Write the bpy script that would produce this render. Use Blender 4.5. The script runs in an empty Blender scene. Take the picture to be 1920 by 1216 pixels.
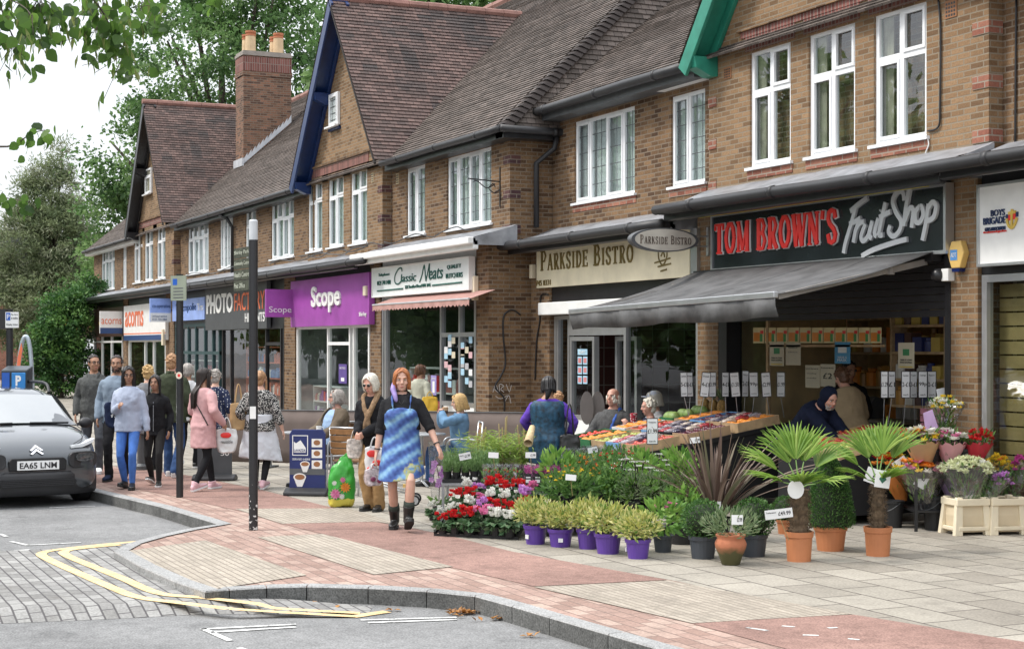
import bpy, math, random
from mathutils import Vector, Matrix, noise
V = Vector
pi = math.pi
rad = math.radians
sc = bpy.context.scene
col = sc.collection
RN = random.Random(11)
# ------------------------------------------------------------------ camera
CAMY, CH, FOC, HOR = -12.39,1.95,3000.0,648.0
FWD, RGT = (-.9073,.4204),(.4204,.9073)
cam = bpy.data.cameras.new('camera')
cam.lens = 56.25
cam.sensor_width = 36
cam.shift_y = 40 / 1920
cam.clip_end = 3000
camo = bpy.data.objects.new('camera', cam)
col.objects.link(camo)
camo.location = (0, CAMY, CH)
camo.rotation_euler = (pi / 2,0, rad(65.14))
sc.camera = camo
# ------------------------------------------------------------------ light
SUN_AZ, SUN_EL = V((-.35,-.94)), rad(52)
w = bpy.data.worlds.new('World')
sc.world = w
w.use_nodes = True
def node(nt, t, ins=None, **props):
 n = nt.nodes.new(t)
 for k, v in props.items():
  setattr(n, k, v)
 for k, v in (ins or {}).items():
  s = n.inputs[k]
  if isinstance(v, bpy.types.NodeSocket):
   nt.links.new(v, s)
  else:
   if isinstance(v, tuple) and len(v) == 3 and s.type == 'RGBA':
    v = (*v, 1)
   s.default_value = v
 return n
nt = w.node_tree
bg = nt.nodes['Background']
sky = node(nt, 'ShaderNodeTexSky', sky_type='NISHITA', sun_disc=False, sun_elevation=SUN_EL,
           sun_rotation=math.atan2(SUN_AZ.x, SUN_AZ.y), dust_density=2.0)
tc = node(nt, 'ShaderNodeTexCoord')
mp = node(nt, 'ShaderNodeMapping', {'Vector': tc.outputs['Generated'], 'Scale': (1,1,2.5)})
nz = node(nt, 'ShaderNodeTexNoise', {'Vector': mp.outputs[0], 'Scale': 2.2, 'Detail': 5.0, 'Roughness': .55})
mr = node(nt, 'ShaderNodeMapRange', {0: nz.outputs[0],1: .3,2: .7,3: .80,4: .98})
mr2 = node(nt, 'ShaderNodeMapRange', {0: nz.outputs[0],1: .3,2: .7,3: .94,4: 1.04})
cl = node(nt, 'ShaderNodeMix', {0: mr2.outputs[0],6: (0,0,0),7: (5.5,5.65,5.85)}, data_type='RGBA', clamp_factor=False)
mx = node(nt, 'ShaderNodeMix', {0: mr.outputs[0],6: sky.outputs[0],7: cl.outputs[2]}, data_type='RGBA')
nt.links.new(mx.outputs[2], bg.inputs[0])
sz = node(nt, 'ShaderNodeSeparateXYZ', {0: tc.outputs['Generated']})
zen = node(nt, 'ShaderNodeMapRange', {0: sz.outputs[2],1: 0.0,2: 1.0,3: .86,4: 2.6})     # an overcast sky is brightest overhead
mz = node(nt, 'ShaderNodeVectorMath', {0: mx.outputs[2],1: zen.outputs[0]}, operation='MULTIPLY')
nt.links.new(mz.outputs[0], bg.inputs[0])
bg.inputs[1].default_value = 0.1
sun = bpy.data.lights.new('sun', 'SUN')
sun.energy = 1.5
sun.angle = rad(11)
sun.color = (1,.95,.88)
suno = bpy.data.objects.new('sun', sun)
col.objects.link(suno)
sd = V((SUN_AZ.x * math.cos(SUN_EL), SUN_AZ.y * math.cos(SUN_EL), math.sin(SUN_EL)))
suno.rotation_euler = sd.to_track_quat('Z', 'Y').to_euler()
suno.location = sd * 60
sc.view_settings.view_transform = 'Standard'
sc.view_settings.look = 'None'
sc.view_settings.gamma = 1
sc.view_settings.use_curve_mapping = False
sc.view_settings.exposure = 0.93
sc.cycles.max_bounces = 6
sc.cycles.transparent_max_bounces = 12
sc.cycles.use_denoising = True
# ------------------------------------------------------------------ measuring: a pixel of the photo to a place in the street
def ray(px):
 q = (px - 960) / FOC
 return FWD[0] + RGT[0] * q, FWD[1] + RGT[1] * q
def FX(px, Y):
 dx, dy = ray(px)
 return (Y - CAMY) / dy * dx
def FZ(px, py, Y):
 return CH + (HOR - py) / FOC * (Y - CAMY) / ray(px)[1]
def YX(px, X):
 dx, dy = ray(px)
 return CAMY + X / dx * dy
def ZX(px, py, X):
 return CH + (HOR - py) / FOC * X / ray(px)[0]
def AT(px, py, t):
 dx, dy = ray(px)
 return V((t * dx, CAMY + t * dy, CH + (HOR - py) / FOC * t))
def G(px, py, z=0.0):
 t = (CH - z) * FOC / (py - HOR)
 dx, dy = ray(px)
 return V((t * dx, CAMY + t * dy, z))
FACE = rad(65.14)      # turn a thing whose front is -Y so that it faces the camera
# ------------------------------------------------------------------ materials
MC = {}
def newmat(name):
 m = bpy.data.materials.new(name)
 m.use_nodes = True
 return m, m.node_tree, m.node_tree.nodes['Principled BSDF']
def mat(name, c, rough=.6, metal=0., var=.14, scale=5., bump=0., bscale=40., spec=.5, sub=0., coat=0.):
 if name in MC:
  return MC[name]
 m, nt, b = newmat(name)
 tc = node(nt, 'ShaderNodeTexCoord')
 n = node(nt, 'ShaderNodeTexNoise', {'Vector': tc.outputs['Object'], 'Scale': scale, 'Detail': 4.0})
 mr = node(nt, 'ShaderNodeMapRange', {0: n.outputs[0],1: .28,2: .72,3: 1 - var, 4: 1 + var})
 mul = node(nt, 'ShaderNodeVectorMath', {0: tuple(c),1: mr.outputs[0]}, operation='MULTIPLY')
 nt.links.new(mul.outputs[0], b.inputs['Base Color'])
 b.inputs['Roughness'].default_value = rough
 b.inputs['Metallic'].default_value = metal
 b.inputs['Specular IOR Level'].default_value = spec
 b.inputs['Coat Weight'].default_value = coat
 if sub:
  b.inputs['Subsurface Weight'].default_value = sub
  b.inputs['Subsurface Radius'].default_value = (.01,.004,.002)
 if bump:
  n2 = node(nt, 'ShaderNodeTexNoise', {'Vector': tc.outputs['Object'], 'Scale': bscale, 'Detail': 5.0})
  bp = node(nt, 'ShaderNodeBump', {'Height': n2.outputs[0], 'Strength': bump, 'Distance': .02})
  nt.links.new(bp.outputs[0], b.inputs['Normal'])
 MC[name] = m
 return m
def ramp(nt, fac, cols, interp='CONSTANT'):
 r = node(nt, 'ShaderNodeValToRGB', {0: fac})
 cr = r.color_ramp
 cr.interpolation = interp
 n = len(cols)
 while len(cr.elements) < n:
  cr.elements.new(.5)
 for i, c in enumerate(cols):
  cr.elements[i].position = i / n if interp == 'CONSTANT' else i / max(1, n - 1)
  cr.elements[i].color = (*c, 1)
 return r
def leafmat(name, cols, rough=.5, trans=.3, patch=0.):
 """a random shade of cols for every leaf or petal"""
 if name in MC:
  return MC[name]
 m, nt, b = newmat(name)
 g = node(nt, 'ShaderNodeNewGeometry')
 r = ramp(nt, g.outputs['Random Per Island'], cols, 'LINEAR')
 out = r.outputs[0]
 nt.links.new(out, b.inputs['Base Color'])
 b.inputs['Roughness'].default_value = rough
 b.inputs['Specular IOR Level'].default_value = .35
 if trans:
  t = node(nt, 'ShaderNodeBsdfTranslucent', {'Color': out})
  mx = node(nt, 'ShaderNodeMixShader', {0: trans, 1: b.outputs[0],2: t.outputs[0]})
  nt.links.new(mx.outputs[0], nt.nodes['Material Output'].inputs[0])
 MC[name] = m
 return m
def brickmat(name, c1, c2, c3, mortar, bw=.225, rh=.075, ms=.009, mode='wall', bump=.5, noise_amt=.35, scale_z=1., rough=.85, off=.5, skew=1., patch=None):
 """bricks or tiles laid in the plane of the surface: wall (X+Y against Z), flat (X, Y) or the mesh's own UV"""
 m, nt, b = newmat(name)
 g = node(nt, 'ShaderNodeNewGeometry')
 sx = node(nt, 'ShaderNodeSeparateXYZ', {0: g.outputs['Position']})
 if mode == 'wall':
  a = node(nt, 'ShaderNodeMath', {0: sx.outputs[0],1: sx.outputs[1]}, operation='ADD')
  cv = node(nt, 'ShaderNodeCombineXYZ', {0: a.outputs[0],1: sx.outputs[2]})
  vec = cv.outputs[0]
 elif mode == 'flat':
  vec = g.outputs['Position']
 else:
  vec = node(nt, 'ShaderNodeUVMap').outputs[0]
 nw = node(nt, 'ShaderNodeTexNoise', {'Vector': g.outputs['Position'], 'Scale': 3.0})
 dv = node(nt, 'ShaderNodeVectorMath', {0: nw.outputs['Color'],1: (.006,.006,0)}, operation='MULTIPLY')
 av = node(nt, 'ShaderNodeVectorMath', {0: vec, 1: dv.outputs[0]}, operation='ADD')
 br = node(nt, 'ShaderNodeTexBrick', {'Vector': av.outputs[0], 'Color1': (0,0,0), 'Color2': (1,1,1), 'Mortar': (.5,.5,.5), 'Scale': 1.0,
                                         'Mortar Size': ms, 'Mortar Smooth': .2, 'Bias': 0.0, 'Brick Width': bw, 'Row Height': rh}, offset=off)
 pw_ = node(nt, 'ShaderNodeMath', {0: br.outputs['Color'],1: skew}, operation='POWER')
 r = ramp(nt, pw_.outputs[0],[c1, c2, c3], 'LINEAR')
 st_ = node(nt, 'ShaderNodeMapping', {'Vector': g.outputs['Position'], 'Scale': (1,1,.4 if mode == 'wall' else 1)})
 n1 = node(nt, 'ShaderNodeTexNoise', {'Vector': st_.outputs[0], 'Scale': 1.3, 'Detail': 6.0, 'Roughness': .65})
 n2 = node(nt, 'ShaderNodeTexNoise', {'Vector': g.outputs['Position'], 'Scale': 45.0, 'Detail': 3.0})
 ad = node(nt, 'ShaderNodeMath', {0: n1.outputs[0],1: n2.outputs[0]}, operation='ADD')
 mr = node(nt, 'ShaderNodeMapRange', {0: ad.outputs[0],1: .65,2: 1.35,3: 1 - noise_amt, 4: 1 + noise_amt})
 base = r.outputs[0]
 if patch:       # drifts of darker replacement tiles, whole tiles at a time
  sn = node(nt, 'ShaderNodeVectorMath', {0: vec, 1: (bw * 2, rh, 1)}, operation='SNAP')
  pn = node(nt, 'ShaderNodeTexNoise', {'Vector': sn.outputs[0], 'Scale': 1.1, 'Detail': 3.0, 'Roughness': .7})
  pr = node(nt, 'ShaderNodeMapRange', {0: pn.outputs[0],1: .49,2: .62,3: 0.0,4: .8})
  base = node(nt, 'ShaderNodeMix', {0: pr.outputs[0],6: base, 7: patch}, data_type='RGBA').outputs[2]
 mul = node(nt, 'ShaderNodeVectorMath', {0: base, 1: mr.outputs[0]}, operation='MULTIPLY')
 mo = mul.outputs[0]
 if mode == 'flat':      # trodden gum, drips and a film of dirt along the joints
  vo = node(nt, 'ShaderNodeTexVoronoi', {'Vector': g.outputs['Position'], 'Scale': 2.6})
  vs = node(nt, 'ShaderNodeMapRange', {0: vo.outputs['Distance'],1: .035,2: .075,3: .45,4: 0.0})
  n4 = node(nt, 'ShaderNodeTexNoise', {'Vector': g.outputs['Position'], 'Scale': 2.4, 'Detail': 7.0, 'Roughness': .7})
  ns = node(nt, 'ShaderNodeMapRange', {0: n4.outputs[0],1: .54,2: .70,3: 0.0,4: .38})
  mxs = node(nt, 'ShaderNodeMath', {0: vs.outputs[0],1: ns.outputs[0]}, operation='MAXIMUM')
  mo = node(nt, 'ShaderNodeMix', {0: mxs.outputs[0],6: mo, 7: (.10,.088,.075)}, data_type='RGBA').outputs[2]
 mxm = node(nt, 'ShaderNodeMix', {0: br.outputs['Fac'],6: mo, 7: mortar}, data_type='RGBA')
 nt.links.new(mxm.outputs[2], b.inputs['Base Color'])
 b.inputs['Roughness'].default_value = rough
 b.inputs['Specular IOR Level'].default_value = .25
 if bump:
  inv = node(nt, 'ShaderNodeMath', {0: n2.outputs[0],1: br.outputs['Fac']}, operation='SUBTRACT')
  bp = node(nt, 'ShaderNodeBump', {'Height': inv.outputs[0], 'Strength': bump, 'Distance': .008})
  nt.links.new(bp.outputs[0], b.inputs['Normal'])
 MC[name] = m
 return m
def glassmat(name, tint=(.86,.9,.9), wave=.02, ior=1.55):
 m, nt, b = newmat(name)
 nt.nodes.remove(b)
 tc = node(nt, 'ShaderNodeTexCoord')
 n = node(nt, 'ShaderNodeTexNoise', {'Vector': tc.outputs['Object'], 'Scale': 1.6, 'Detail': 1.0})
 bp = node(nt, 'ShaderNodeBump', {'Height': n.outputs[0], 'Strength': wave, 'Distance': .1})
 fr0 = node(nt, 'ShaderNodeFresnel', {'IOR': ior})
 gg = node(nt, 'ShaderNodeNewGeometry')
 fb = node(nt, 'ShaderNodeMath', {0: 1.0,1: gg.outputs['Backfacing']}, operation='SUBTRACT')
 fr = node(nt, 'ShaderNodeMath', {0: fr0.outputs[0],1: fb.outputs[0]}, operation='MULTIPLY')
 tr = node(nt, 'ShaderNodeBsdfTransparent', {0: tint})
 gl = node(nt, 'ShaderNodeBsdfGlossy', {'Color': (.95,.97,1), 'Roughness': .01, 'Normal': bp.outputs[0]})
 mx = node(nt, 'ShaderNodeMixShader', {0: fr.outputs[0],1: tr.outputs[0],2: gl.outputs[0]})
 nt.links.new(mx.outputs[0], nt.nodes['Material Output'].inputs[0])
 MC[name] = m
 return m
def asphaltmat(name, c, var=.2, speck=.35, wear=None):
 m, nt, b = newmat(name)
 g = node(nt, 'ShaderNodeNewGeometry')
 n1 = node(nt, 'ShaderNodeTexNoise', {'Vector': g.outputs['Position'], 'Scale': .8, 'Detail': 5.0, 'Roughness': .65})
 n2 = node(nt, 'ShaderNodeTexNoise', {'Vector': g.outputs['Position'], 'Scale': 70.0, 'Detail': 3.0})
 n3 = node(nt, 'ShaderNodeTexNoise', {'Vector': g.outputs['Position'], 'Scale': 9.0, 'Detail': 4.0})
 a = node(nt, 'ShaderNodeMapRange', {0: n1.outputs[0],1: .3,2: .7,3: 1 - var, 4: 1 + var})
 s = node(nt, 'ShaderNodeMapRange', {0: n2.outputs[0],1: .3,2: .7,3: 1 - speck, 4: 1 + speck})
 d = node(nt, 'ShaderNodeMapRange', {0: n3.outputs[0],1: .3,2: .7,3: 1 - var * .5,4: 1 + var * .5})
 p = node(nt, 'ShaderNodeMath', {0: a.outputs[0],1: s.outputs[0]}, operation='MULTIPLY')
 p3 = node(nt, 'ShaderNodeMath', {0: p.outputs[0],1: d.outputs[0]}, operation='MULTIPLY')
 n5 = node(nt, 'ShaderNodeTexNoise', {'Vector': g.outputs['Position'], 'Scale': 2.0, 'Detail': 8.0, 'Roughness': .72})
 e = node(nt, 'ShaderNodeMapRange', {0: n5.outputs[0],1: .55,2: .72,3: 1.0,4: .62})
 p2 = node(nt, 'ShaderNodeMath', {0: p3.outputs[0],1: e.outputs[0]}, operation='MULTIPLY')
 mul = node(nt, 'ShaderNodeVectorMath', {0: tuple(c),1: p2.outputs[0]}, operation='MULTIPLY')
 out = mul.outputs[0]
 if wear:        # paint worn through to the tarmac
  wn = node(nt, 'ShaderNodeTexNoise', {'Vector': g.outputs['Position'], 'Scale': 14.0, 'Detail': 8.0, 'Roughness': .75})
  wm = node(nt, 'ShaderNodeMapRange', {0: wn.outputs[0],1: wear, 2: wear + .06,3: 0.0,4: .9})
  out = node(nt, 'ShaderNodeMix', {0: wm.outputs[0],6: out, 7: (.2,.2,.195)}, data_type='RGBA').outputs[2]
 nt.links.new(out, b.inputs['Base Color'])
 b.inputs['Roughness'].default_value = .9
 b.inputs['Specular IOR Level'].default_value = .2
 bp = node(nt, 'ShaderNodeBump', {'Height': n2.outputs[0], 'Strength': .5, 'Distance': .006})
 nt.links.new(bp.outputs[0], b.inputs['Normal'])
 MC[name] = m
 return m
# ------------------------------------------------------------------ meshes
class MB:
 def __init__(s):
  s.v, s.f, s.m, s.uv, s.k = [],[],[], {}, 0
 def face(s, pts, uv=None):
  i = len(s.v)
  s.v += [tuple(p) for p in pts]
  if uv:
   s.uv[len(s.f)] = uv
  s.f.append(tuple(range(i, i + len(pts))))
  s.m.append(s.k)
 def grid(s, rows, close=False, capa=False, capb=False):
  i, n = len(s.v), len(rows[0])
  for r in rows:
   s.v += [tuple(p) for p in r]
  for a in range(len(rows) - 1):
   for b in range(n if close else n - 1):
    c = (b + 1) % n
    s.f.append((i + a * n + b, i + a * n + c, i + (a + 1) * n + c, i + (a + 1) * n + b))
    s.m.append(s.k)
  if capa:
   s.f.append(tuple(i + b for b in range(n))[::-1]); s.m.append(s.k)
  if capb:
   s.f.append(tuple(i + (len(rows) - 1) * n + b for b in range(n))); s.m.append(s.k)
  return s
 def box(s, x0, x1, y0, y1, z0, z1):
  i = len(s.v)
  s.v += [(x, y, z) for z in (z0, z1) for y in (y0, y1) for x in (x0, x1)]
  for q in ((0,2,3,1),(4,5,7,6),(0,1,5,4),(2,6,7,3),(0,4,6,2),(1,3,7,5)):
   s.f.append(tuple(i + a for a in q)); s.m.append(s.k)
  return s
 def bar(s, a, b, w, h, up=(0,0,1)):
  """a rectangular bar from a to b, w across, h along up"""
  a, b = V(a), V(b)
  d = (b - a).normalized()
  x = d.cross(V(up))
  if x.length < 1e-4:
   x = d.cross(V((1,0,0)))
  x.normalize()
  u = x.cross(d)
  x, u = x * w / 2, u * h / 2
  return s.grid([[p - x - u, p + x - u, p + x + u, p - x + u] for p in (a, b)], True, True, True)
 def tube(s, pts, r, n=8, caps=True, flat=None):
  """a round tube through pts, r a radius or one per point; flat=(sideways factor, reference)"""
  pts = [V(p) for p in pts]
  rs = r if isinstance(r, (list, tuple)) else [r] * len(pts)
  rows, ref = [], None
  for i, p in enumerate(pts):
   d = (pts[min(i + 1, len(pts) - 1)] - pts[max(i - 1,0)])
   if d.length < 1e-9:
    d = V((0,0,1))
   d.normalize()
   if ref is None:
    ref = V((1,0,0)) if abs(d.x) < .8 else V((0,1,0))
   x = (ref - d * ref.dot(d)).normalized()
   ref = x
   y = d.cross(x)
   k = rs[i]
   rows.append([p + (x * math.cos(t) + y * math.sin(t)) * k for t in (2 * pi * j / n for j in range(n))])
  return s.grid(rows, True, caps, caps)
 def rings(s, rings, n=20, caps=True):
  """stack of ellipses (centre, half width x, half depth y) with optional superellipse"""
  rows = []
  for c, rx, ry in rings:
   rows.append([(c[0] + rx * math.cos(t), c[1] + ry * math.sin(t), c[2]) for t in (2 * pi * j / n for j in range(n))])
  return s.grid(rows, True, caps, caps)
 def lathe(s, prof, c=(0,0,0), n=20, capa=True, capb=True):
  return s.grid([[(c[0] + r * math.cos(t), c[1] + r * math.sin(t), c[2] + z) for t in (2 * pi * j / n for j in range(n))] for r, z in prof], True, capa, capb)
 def ell(s, c, r, n=12, m=8, rot=None):
  c = V(c)
  rows = []
  for a in range(1, m):
   p = pi * a / m
   row = []
   for j in range(n):
    t = 2 * pi * j / n
    q = V((r[0] * math.sin(p) * math.cos(t), r[1] * math.sin(p) * math.sin(t),-r[2] * math.cos(p)))
    if rot:
     q = rot @ q
    row.append(c + q)
   rows.append(row)
  return s.grid(rows, True, True, True)
 def prism(s, pts, z0, z1):
  lo = [(p[0], p[1], z0) for p in pts]
  hi = [(p[0], p[1], z1) for p in pts]
  return s.grid([lo, hi], True, True, True)
 def prismY(s, pts, y0, y1):
  """outline in X,Z given depth along Y"""
  return s.grid([[(p[0], y0, p[1]) for p in pts],[(p[0], y1, p[1]) for p in pts]], True, True, True)
 def prismX(s, pts, x0, x1):
  return s.grid([[(x0, p[0], p[1]) for p in pts],[(x1, p[0], p[1]) for p in pts]], True, True, True)
 def leaf(s, p, d, l, wd, nrm=None, bend=0.):
  """a pointed leaf of four corners"""
  p, d = V(p), V(d).normalized()
  x = d.cross(nrm if nrm else V((RN.uniform(-1,1), RN.uniform(-1,1), RN.uniform(-1,1))))
  if x.length < 1e-3:
   x = d.cross(V((.3,.5,1)))
  x.normalize()
  n = x.cross(d)
  m = p + d * l * .45
  i = len(s.v)
  s.v += [tuple(p), tuple(m + x * wd / 2 + n * bend * l), tuple(p + d * l), tuple(m - x * wd / 2 + n * bend * l)]
  s.f.append((i, i + 1, i + 2, i + 3)); s.m.append(s.k)
 def add(s, o, M=None):
  i, fo = len(s.v), len(s.f)
  s.v += [tuple(M @ V(p)) for p in o.v] if M else o.v
  s.f += [tuple(a + i for a in f) for f in o.f]
  s.m += o.m
  for k, u in o.uv.items():
   s.uv[k + fo] = u
  return s
 def xf(s, M, start=0):
  s.v[start:] = [tuple(M @ V(p)) for p in s.v[start:]]
  return s
 def mesh(s, name, mats, smooth=False):
  me = bpy.data.meshes.new(name)
  me.from_pydata(s.v, [], s.f)
  for m in (mats if isinstance(mats, (list, tuple)) else [mats]):
   me.materials.append(m)
  if any(s.m):
   me.polygons.foreach_set('material_index', s.m)
  if s.uv:
   l = me.uv_layers.new(name='UVMap')
   for fi, us in s.uv.items():
    st = me.polygons[fi].loop_start
    for j, u in enumerate(us):
     l.data[st + j].uv = u
  if smooth:
   me.polygons.foreach_set('use_smooth', [True] * len(s.f))
  me.update()
  return me
 def build(s, name, mats, parent=None, smooth=False, world=False, bevel=0, loc=None, rz=0):
  o = bpy.data.objects.new(name, s.mesh(name, mats, smooth))
  col.objects.link(o)
  if parent:
   o.parent = parent
   if world:
    o.matrix_parent_inverse = Matrix.Translation(parent.location).inverted()
  if loc is not None:
   o.location = loc
  if rz:
   o.rotation_euler.z = rz
  if bevel:
   b = o.modifiers.new('bevel', 'BEVEL')
   b.width = bevel
   b.segments = 2
   b.limit_method = 'ANGLE'
  return o
def tag(o, label=None, cat=None, group=None, kind=None):
 for k, v in (('label', label),('category', cat),('group', group),('kind', kind)):
  if v:
   o[k] = v
 return o
def thing(name, label, cat, loc=(0,0,0), rz=0., group=None, scale=None):
 o = bpy.data.objects.new(name, None)
 o.empty_display_size = .2
 col.objects.link(o)
 o.location = loc
 o.rotation_euler.z = rz
 if scale:
  o.scale = (scale,) * 3 if not isinstance(scale, tuple) else scale
 return tag(o, label, cat, group)
def dup(root, loc, rz=0., label=None, scale=None, group=None):
 """a copy of a thing and of its parts and sub-parts"""
 def cp(o, par):
  c = o.copy()
  col.objects.link(c)
  if par:
   c.parent = par
  for k in o.children:
   cp(k, c)
  return c
 r = cp(root, None)
 r.location = loc
 r.rotation_euler.z = rz
 if label:
  r['label'] = label
 if group:
  r['group'] = group
 if scale:
  r.scale = (scale,) * 3 if not isinstance(scale, tuple) else scale
 return r
def struct(mb, name, m, **k):
 o = mb.build(name, m, **k)
 o['kind'] = 'structure'
 return o
TXT = {}
def text(s, x0, z0, wd, ht, y=0., depth=.006, bold=0., shear=0., fixed=None):
 """lettering set in the box (x0, z0, wd, ht), facing -Y"""
 key = (s, bold)
 if key not in TXT:
  cu = bpy.data.curves.new('lettering', 'FONT')
  cu.body = s
  cu.offset = bold
  cu.extrude = .5
  cu.resolution_u = 3
  o = bpy.data.objects.new('lettering', cu)
  me = o.to_mesh()
  vs = [tuple(v.co) for v in me.vertices]
  fs = [tuple(p.vertices) for p in me.polygons]
  o.to_mesh_clear()
  bpy.data.objects.remove(o)
  bpy.data.curves.remove(cu)
  xs, ys = [v[0] for v in vs],[v[1] for v in vs]
  TXT[key] = (vs, fs, min(xs), max(xs), min(ys), max(ys))
 vs, fs, ax, bx, ay, by = TXT[key]
 mb = MB()
 kx, kz = wd / (bx - ax), ht / (by - ay)
 mb.v = [(x0 + (v[0] - ax) * kx + shear * (v[1] - ay) * kz, y - (v[2] + .5) * depth, z0 + (v[1] - ay) * kz) for v in vs]
 mb.f = list(fs)
 mb.m = [0] * len(fs)
 return mb
def catmull(pts, n=6):
 if len(pts) < 3:
  return [V(p) for p in pts]
 P = [V(pts[0])] + [V(p) for p in pts] + [V(pts[-1])]
 out = []
 for i in range(1, len(P) - 2):
  for j in range(n):
   t = j / n
   a, b, c, d = P[i - 1], P[i], P[i + 1], P[i + 2]
   out.append(.5 * ((2 * b) + (c - a) * t + (2 * a - 5 * b + 4 * c - d) * t * t + (3 * b - a - 3 * c + d) * t ** 3))
 out.append(P[-2])
 return out
def strokes(mb, lst, X, Z, sx, sz, y, depth, wd, smooth=True, pen=None, grow=0.):
 """pen strokes in unit coordinates drawn as raised ribbons facing -Y"""
 for k, st in enumerate(lst):
  ww = wd
  pts = st
  if isinstance(st[0],(int, float)):
   ww, pts = st[0] * wd, st[1]
  ps = [V((X + p[0] * sx, Z + p[1] * sz)) for p in pts]
  if smooth:
   ps = catmull([(p.x, p.y) for p in ps])
  rows = []
  for i, p in enumerate(ps):
   d = ps[min(i + 1, len(ps) - 1)] - ps[max(i - 1,0)]
   if d.length < 1e-9:
    continue
   d.normalize()
   nn = V((-d.y, d.x)) * (ww / 2 + grow)
   e = d * grow * (-1 if i == 0 else 1 if i == len(ps) - 1 else 0)
   p = p + e
   yy = y - depth - .0003 * (k % 5)
   rows.append([(p.x - nn.x, yy, p.y - nn.y),(p.x + nn.x, yy, p.y + nn.y),(p.x + nn.x, y, p.y + nn.y),(p.x - nn.x, y, p.y - nn.y)])
  mb.grid(rows, True, True, True)
 return mb
# ------------------------------------------------------------------ the common materials
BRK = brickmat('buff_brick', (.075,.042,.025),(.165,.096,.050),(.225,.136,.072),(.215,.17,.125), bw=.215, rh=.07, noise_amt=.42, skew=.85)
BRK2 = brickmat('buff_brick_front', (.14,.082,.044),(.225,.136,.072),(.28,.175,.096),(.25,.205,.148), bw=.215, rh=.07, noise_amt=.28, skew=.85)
BRKR = brickmat('red_brick', (.20,.075,.05),(.28,.11,.075),(.33,.15,.10),(.3,.25,.2), noise_amt=.25)
SOLD = brickmat('soldier_brick', (.13,.052,.045),(.20,.08,.065),(.24,.10,.085),(.26,.21,.18), bw=.075, rh=.3, off=0., noise_amt=.2)
QUO = brickmat('quoin_brick', (.06,.035,.04),(.09,.045,.045),(.12,.055,.05),(.2,.16,.13), noise_amt=.2)
CHB = brickmat('chimney_brick', (.08,.045,.035),(.18,.10,.065),(.25,.125,.08),(.2,.165,.13), bw=.215, rh=.07, noise_amt=.5)
TILE = brickmat('roof_tile', (.085,.062,.055),(.125,.085,.075),(.17,.115,.10),(.035,.028,.026), bw=.165, rh=.1, ms=.006, mode='uv', noise_amt=.3, rough=.75, bump=.3, patch=(.05,.047,.046))
TILE2 = brickmat('roof_tile_grey', (.09,.075,.065),(.135,.112,.098),(.185,.152,.134),(.035,.03,.028), bw=.165, rh=.1, ms=.006, mode='uv', noise_amt=.3, rough=.75, bump=.3)
UPVC = mat('white_plastic', (.80,.81,.82),.35, var=.04)
GLS = glassmat('window_glass', ior=2.0)
SHG = glassmat('shop_glass', (.8,.84,.83), ior=1.5)
LEADM = mat('lead_flashing', (.30,.31,.33),.45,.3, var=.3, scale=4, bump=.9, bscale=5)
BLK = mat('black_paint', (.018,.018,.02),.35, var=.3)
BLKP = mat('black_plastic', (.022,.022,.024),.5, var=.2)
GREYP = mat('dark_grey_paint', (.09,.095,.1),.5)
WHT = mat('white_paint', (.78,.78,.76),.5, var=.06)
ALU = mat('aluminium', (.55,.56,.57),.35,.8, var=.08)
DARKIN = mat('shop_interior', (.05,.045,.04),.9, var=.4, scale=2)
CREAM = mat('cream_plastic', (.76,.67,.50),.45, var=.06)
# ================================================================== THE SETTING
ROADZ, TABZ = -.125,-.055
TAR = asphaltmat('asphalt', (.20,.20,.198))
REDT = asphaltmat('red_tarmac', (.265,.165,.138), var=.25, speck=.3)
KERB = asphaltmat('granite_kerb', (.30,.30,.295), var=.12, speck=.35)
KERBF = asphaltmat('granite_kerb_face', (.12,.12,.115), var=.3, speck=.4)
PINK = brickmat('pink_paver', (.26,.172,.14),(.345,.235,.195),(.39,.29,.24),(.165,.12,.10), bw=.24, rh=.12, ms=.006, mode='flat', bump=.4, noise_amt=.32)
SLAB = brickmat('concrete_slab', (.25,.226,.19),(.30,.275,.232),(.345,.316,.268),(.095,.082,.07), bw=.62, rh=.42, ms=.010, mode='flat', bump=.4, noise_amt=.3)
TACT = brickmat('ribbed_paver', (.31,.272,.222),(.345,.303,.248),(.38,.334,.275),(.21,.18,.15), bw=.4, rh=.066, ms=.007, mode='flat', bump=.5, noise_amt=.28, off=0.)
TABL = brickmat('grey_block', (.20,.195,.185),(.255,.25,.24),(.30,.295,.28),(.085,.08,.08), bw=.21, rh=.105, ms=.008, mode='flat', bump=.5, noise_amt=.3)
YEL = asphaltmat('yellow_road_paint', (.70,.51,.27), var=.22, speck=.22, wear=.585)
WRP = asphaltmat('white_road_paint', (.60,.60,.58), var=.15, speck=.25, wear=.55)
def sheet(name, pxs, m, z, extra=()):
 mb = MB()
 mb.face([G(x, y, z) if len(p) == 2 else V(p) for p in pxs for (x, y) in [p[:2]]])
 return struct(mb, name, m)
mb = MB()
mb.face([(-400,-300, ROADZ),(120,-300, ROADZ),(120,200, ROADZ),(-400,200, ROADZ)])
struct(mb, 'road', TAR)
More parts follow.
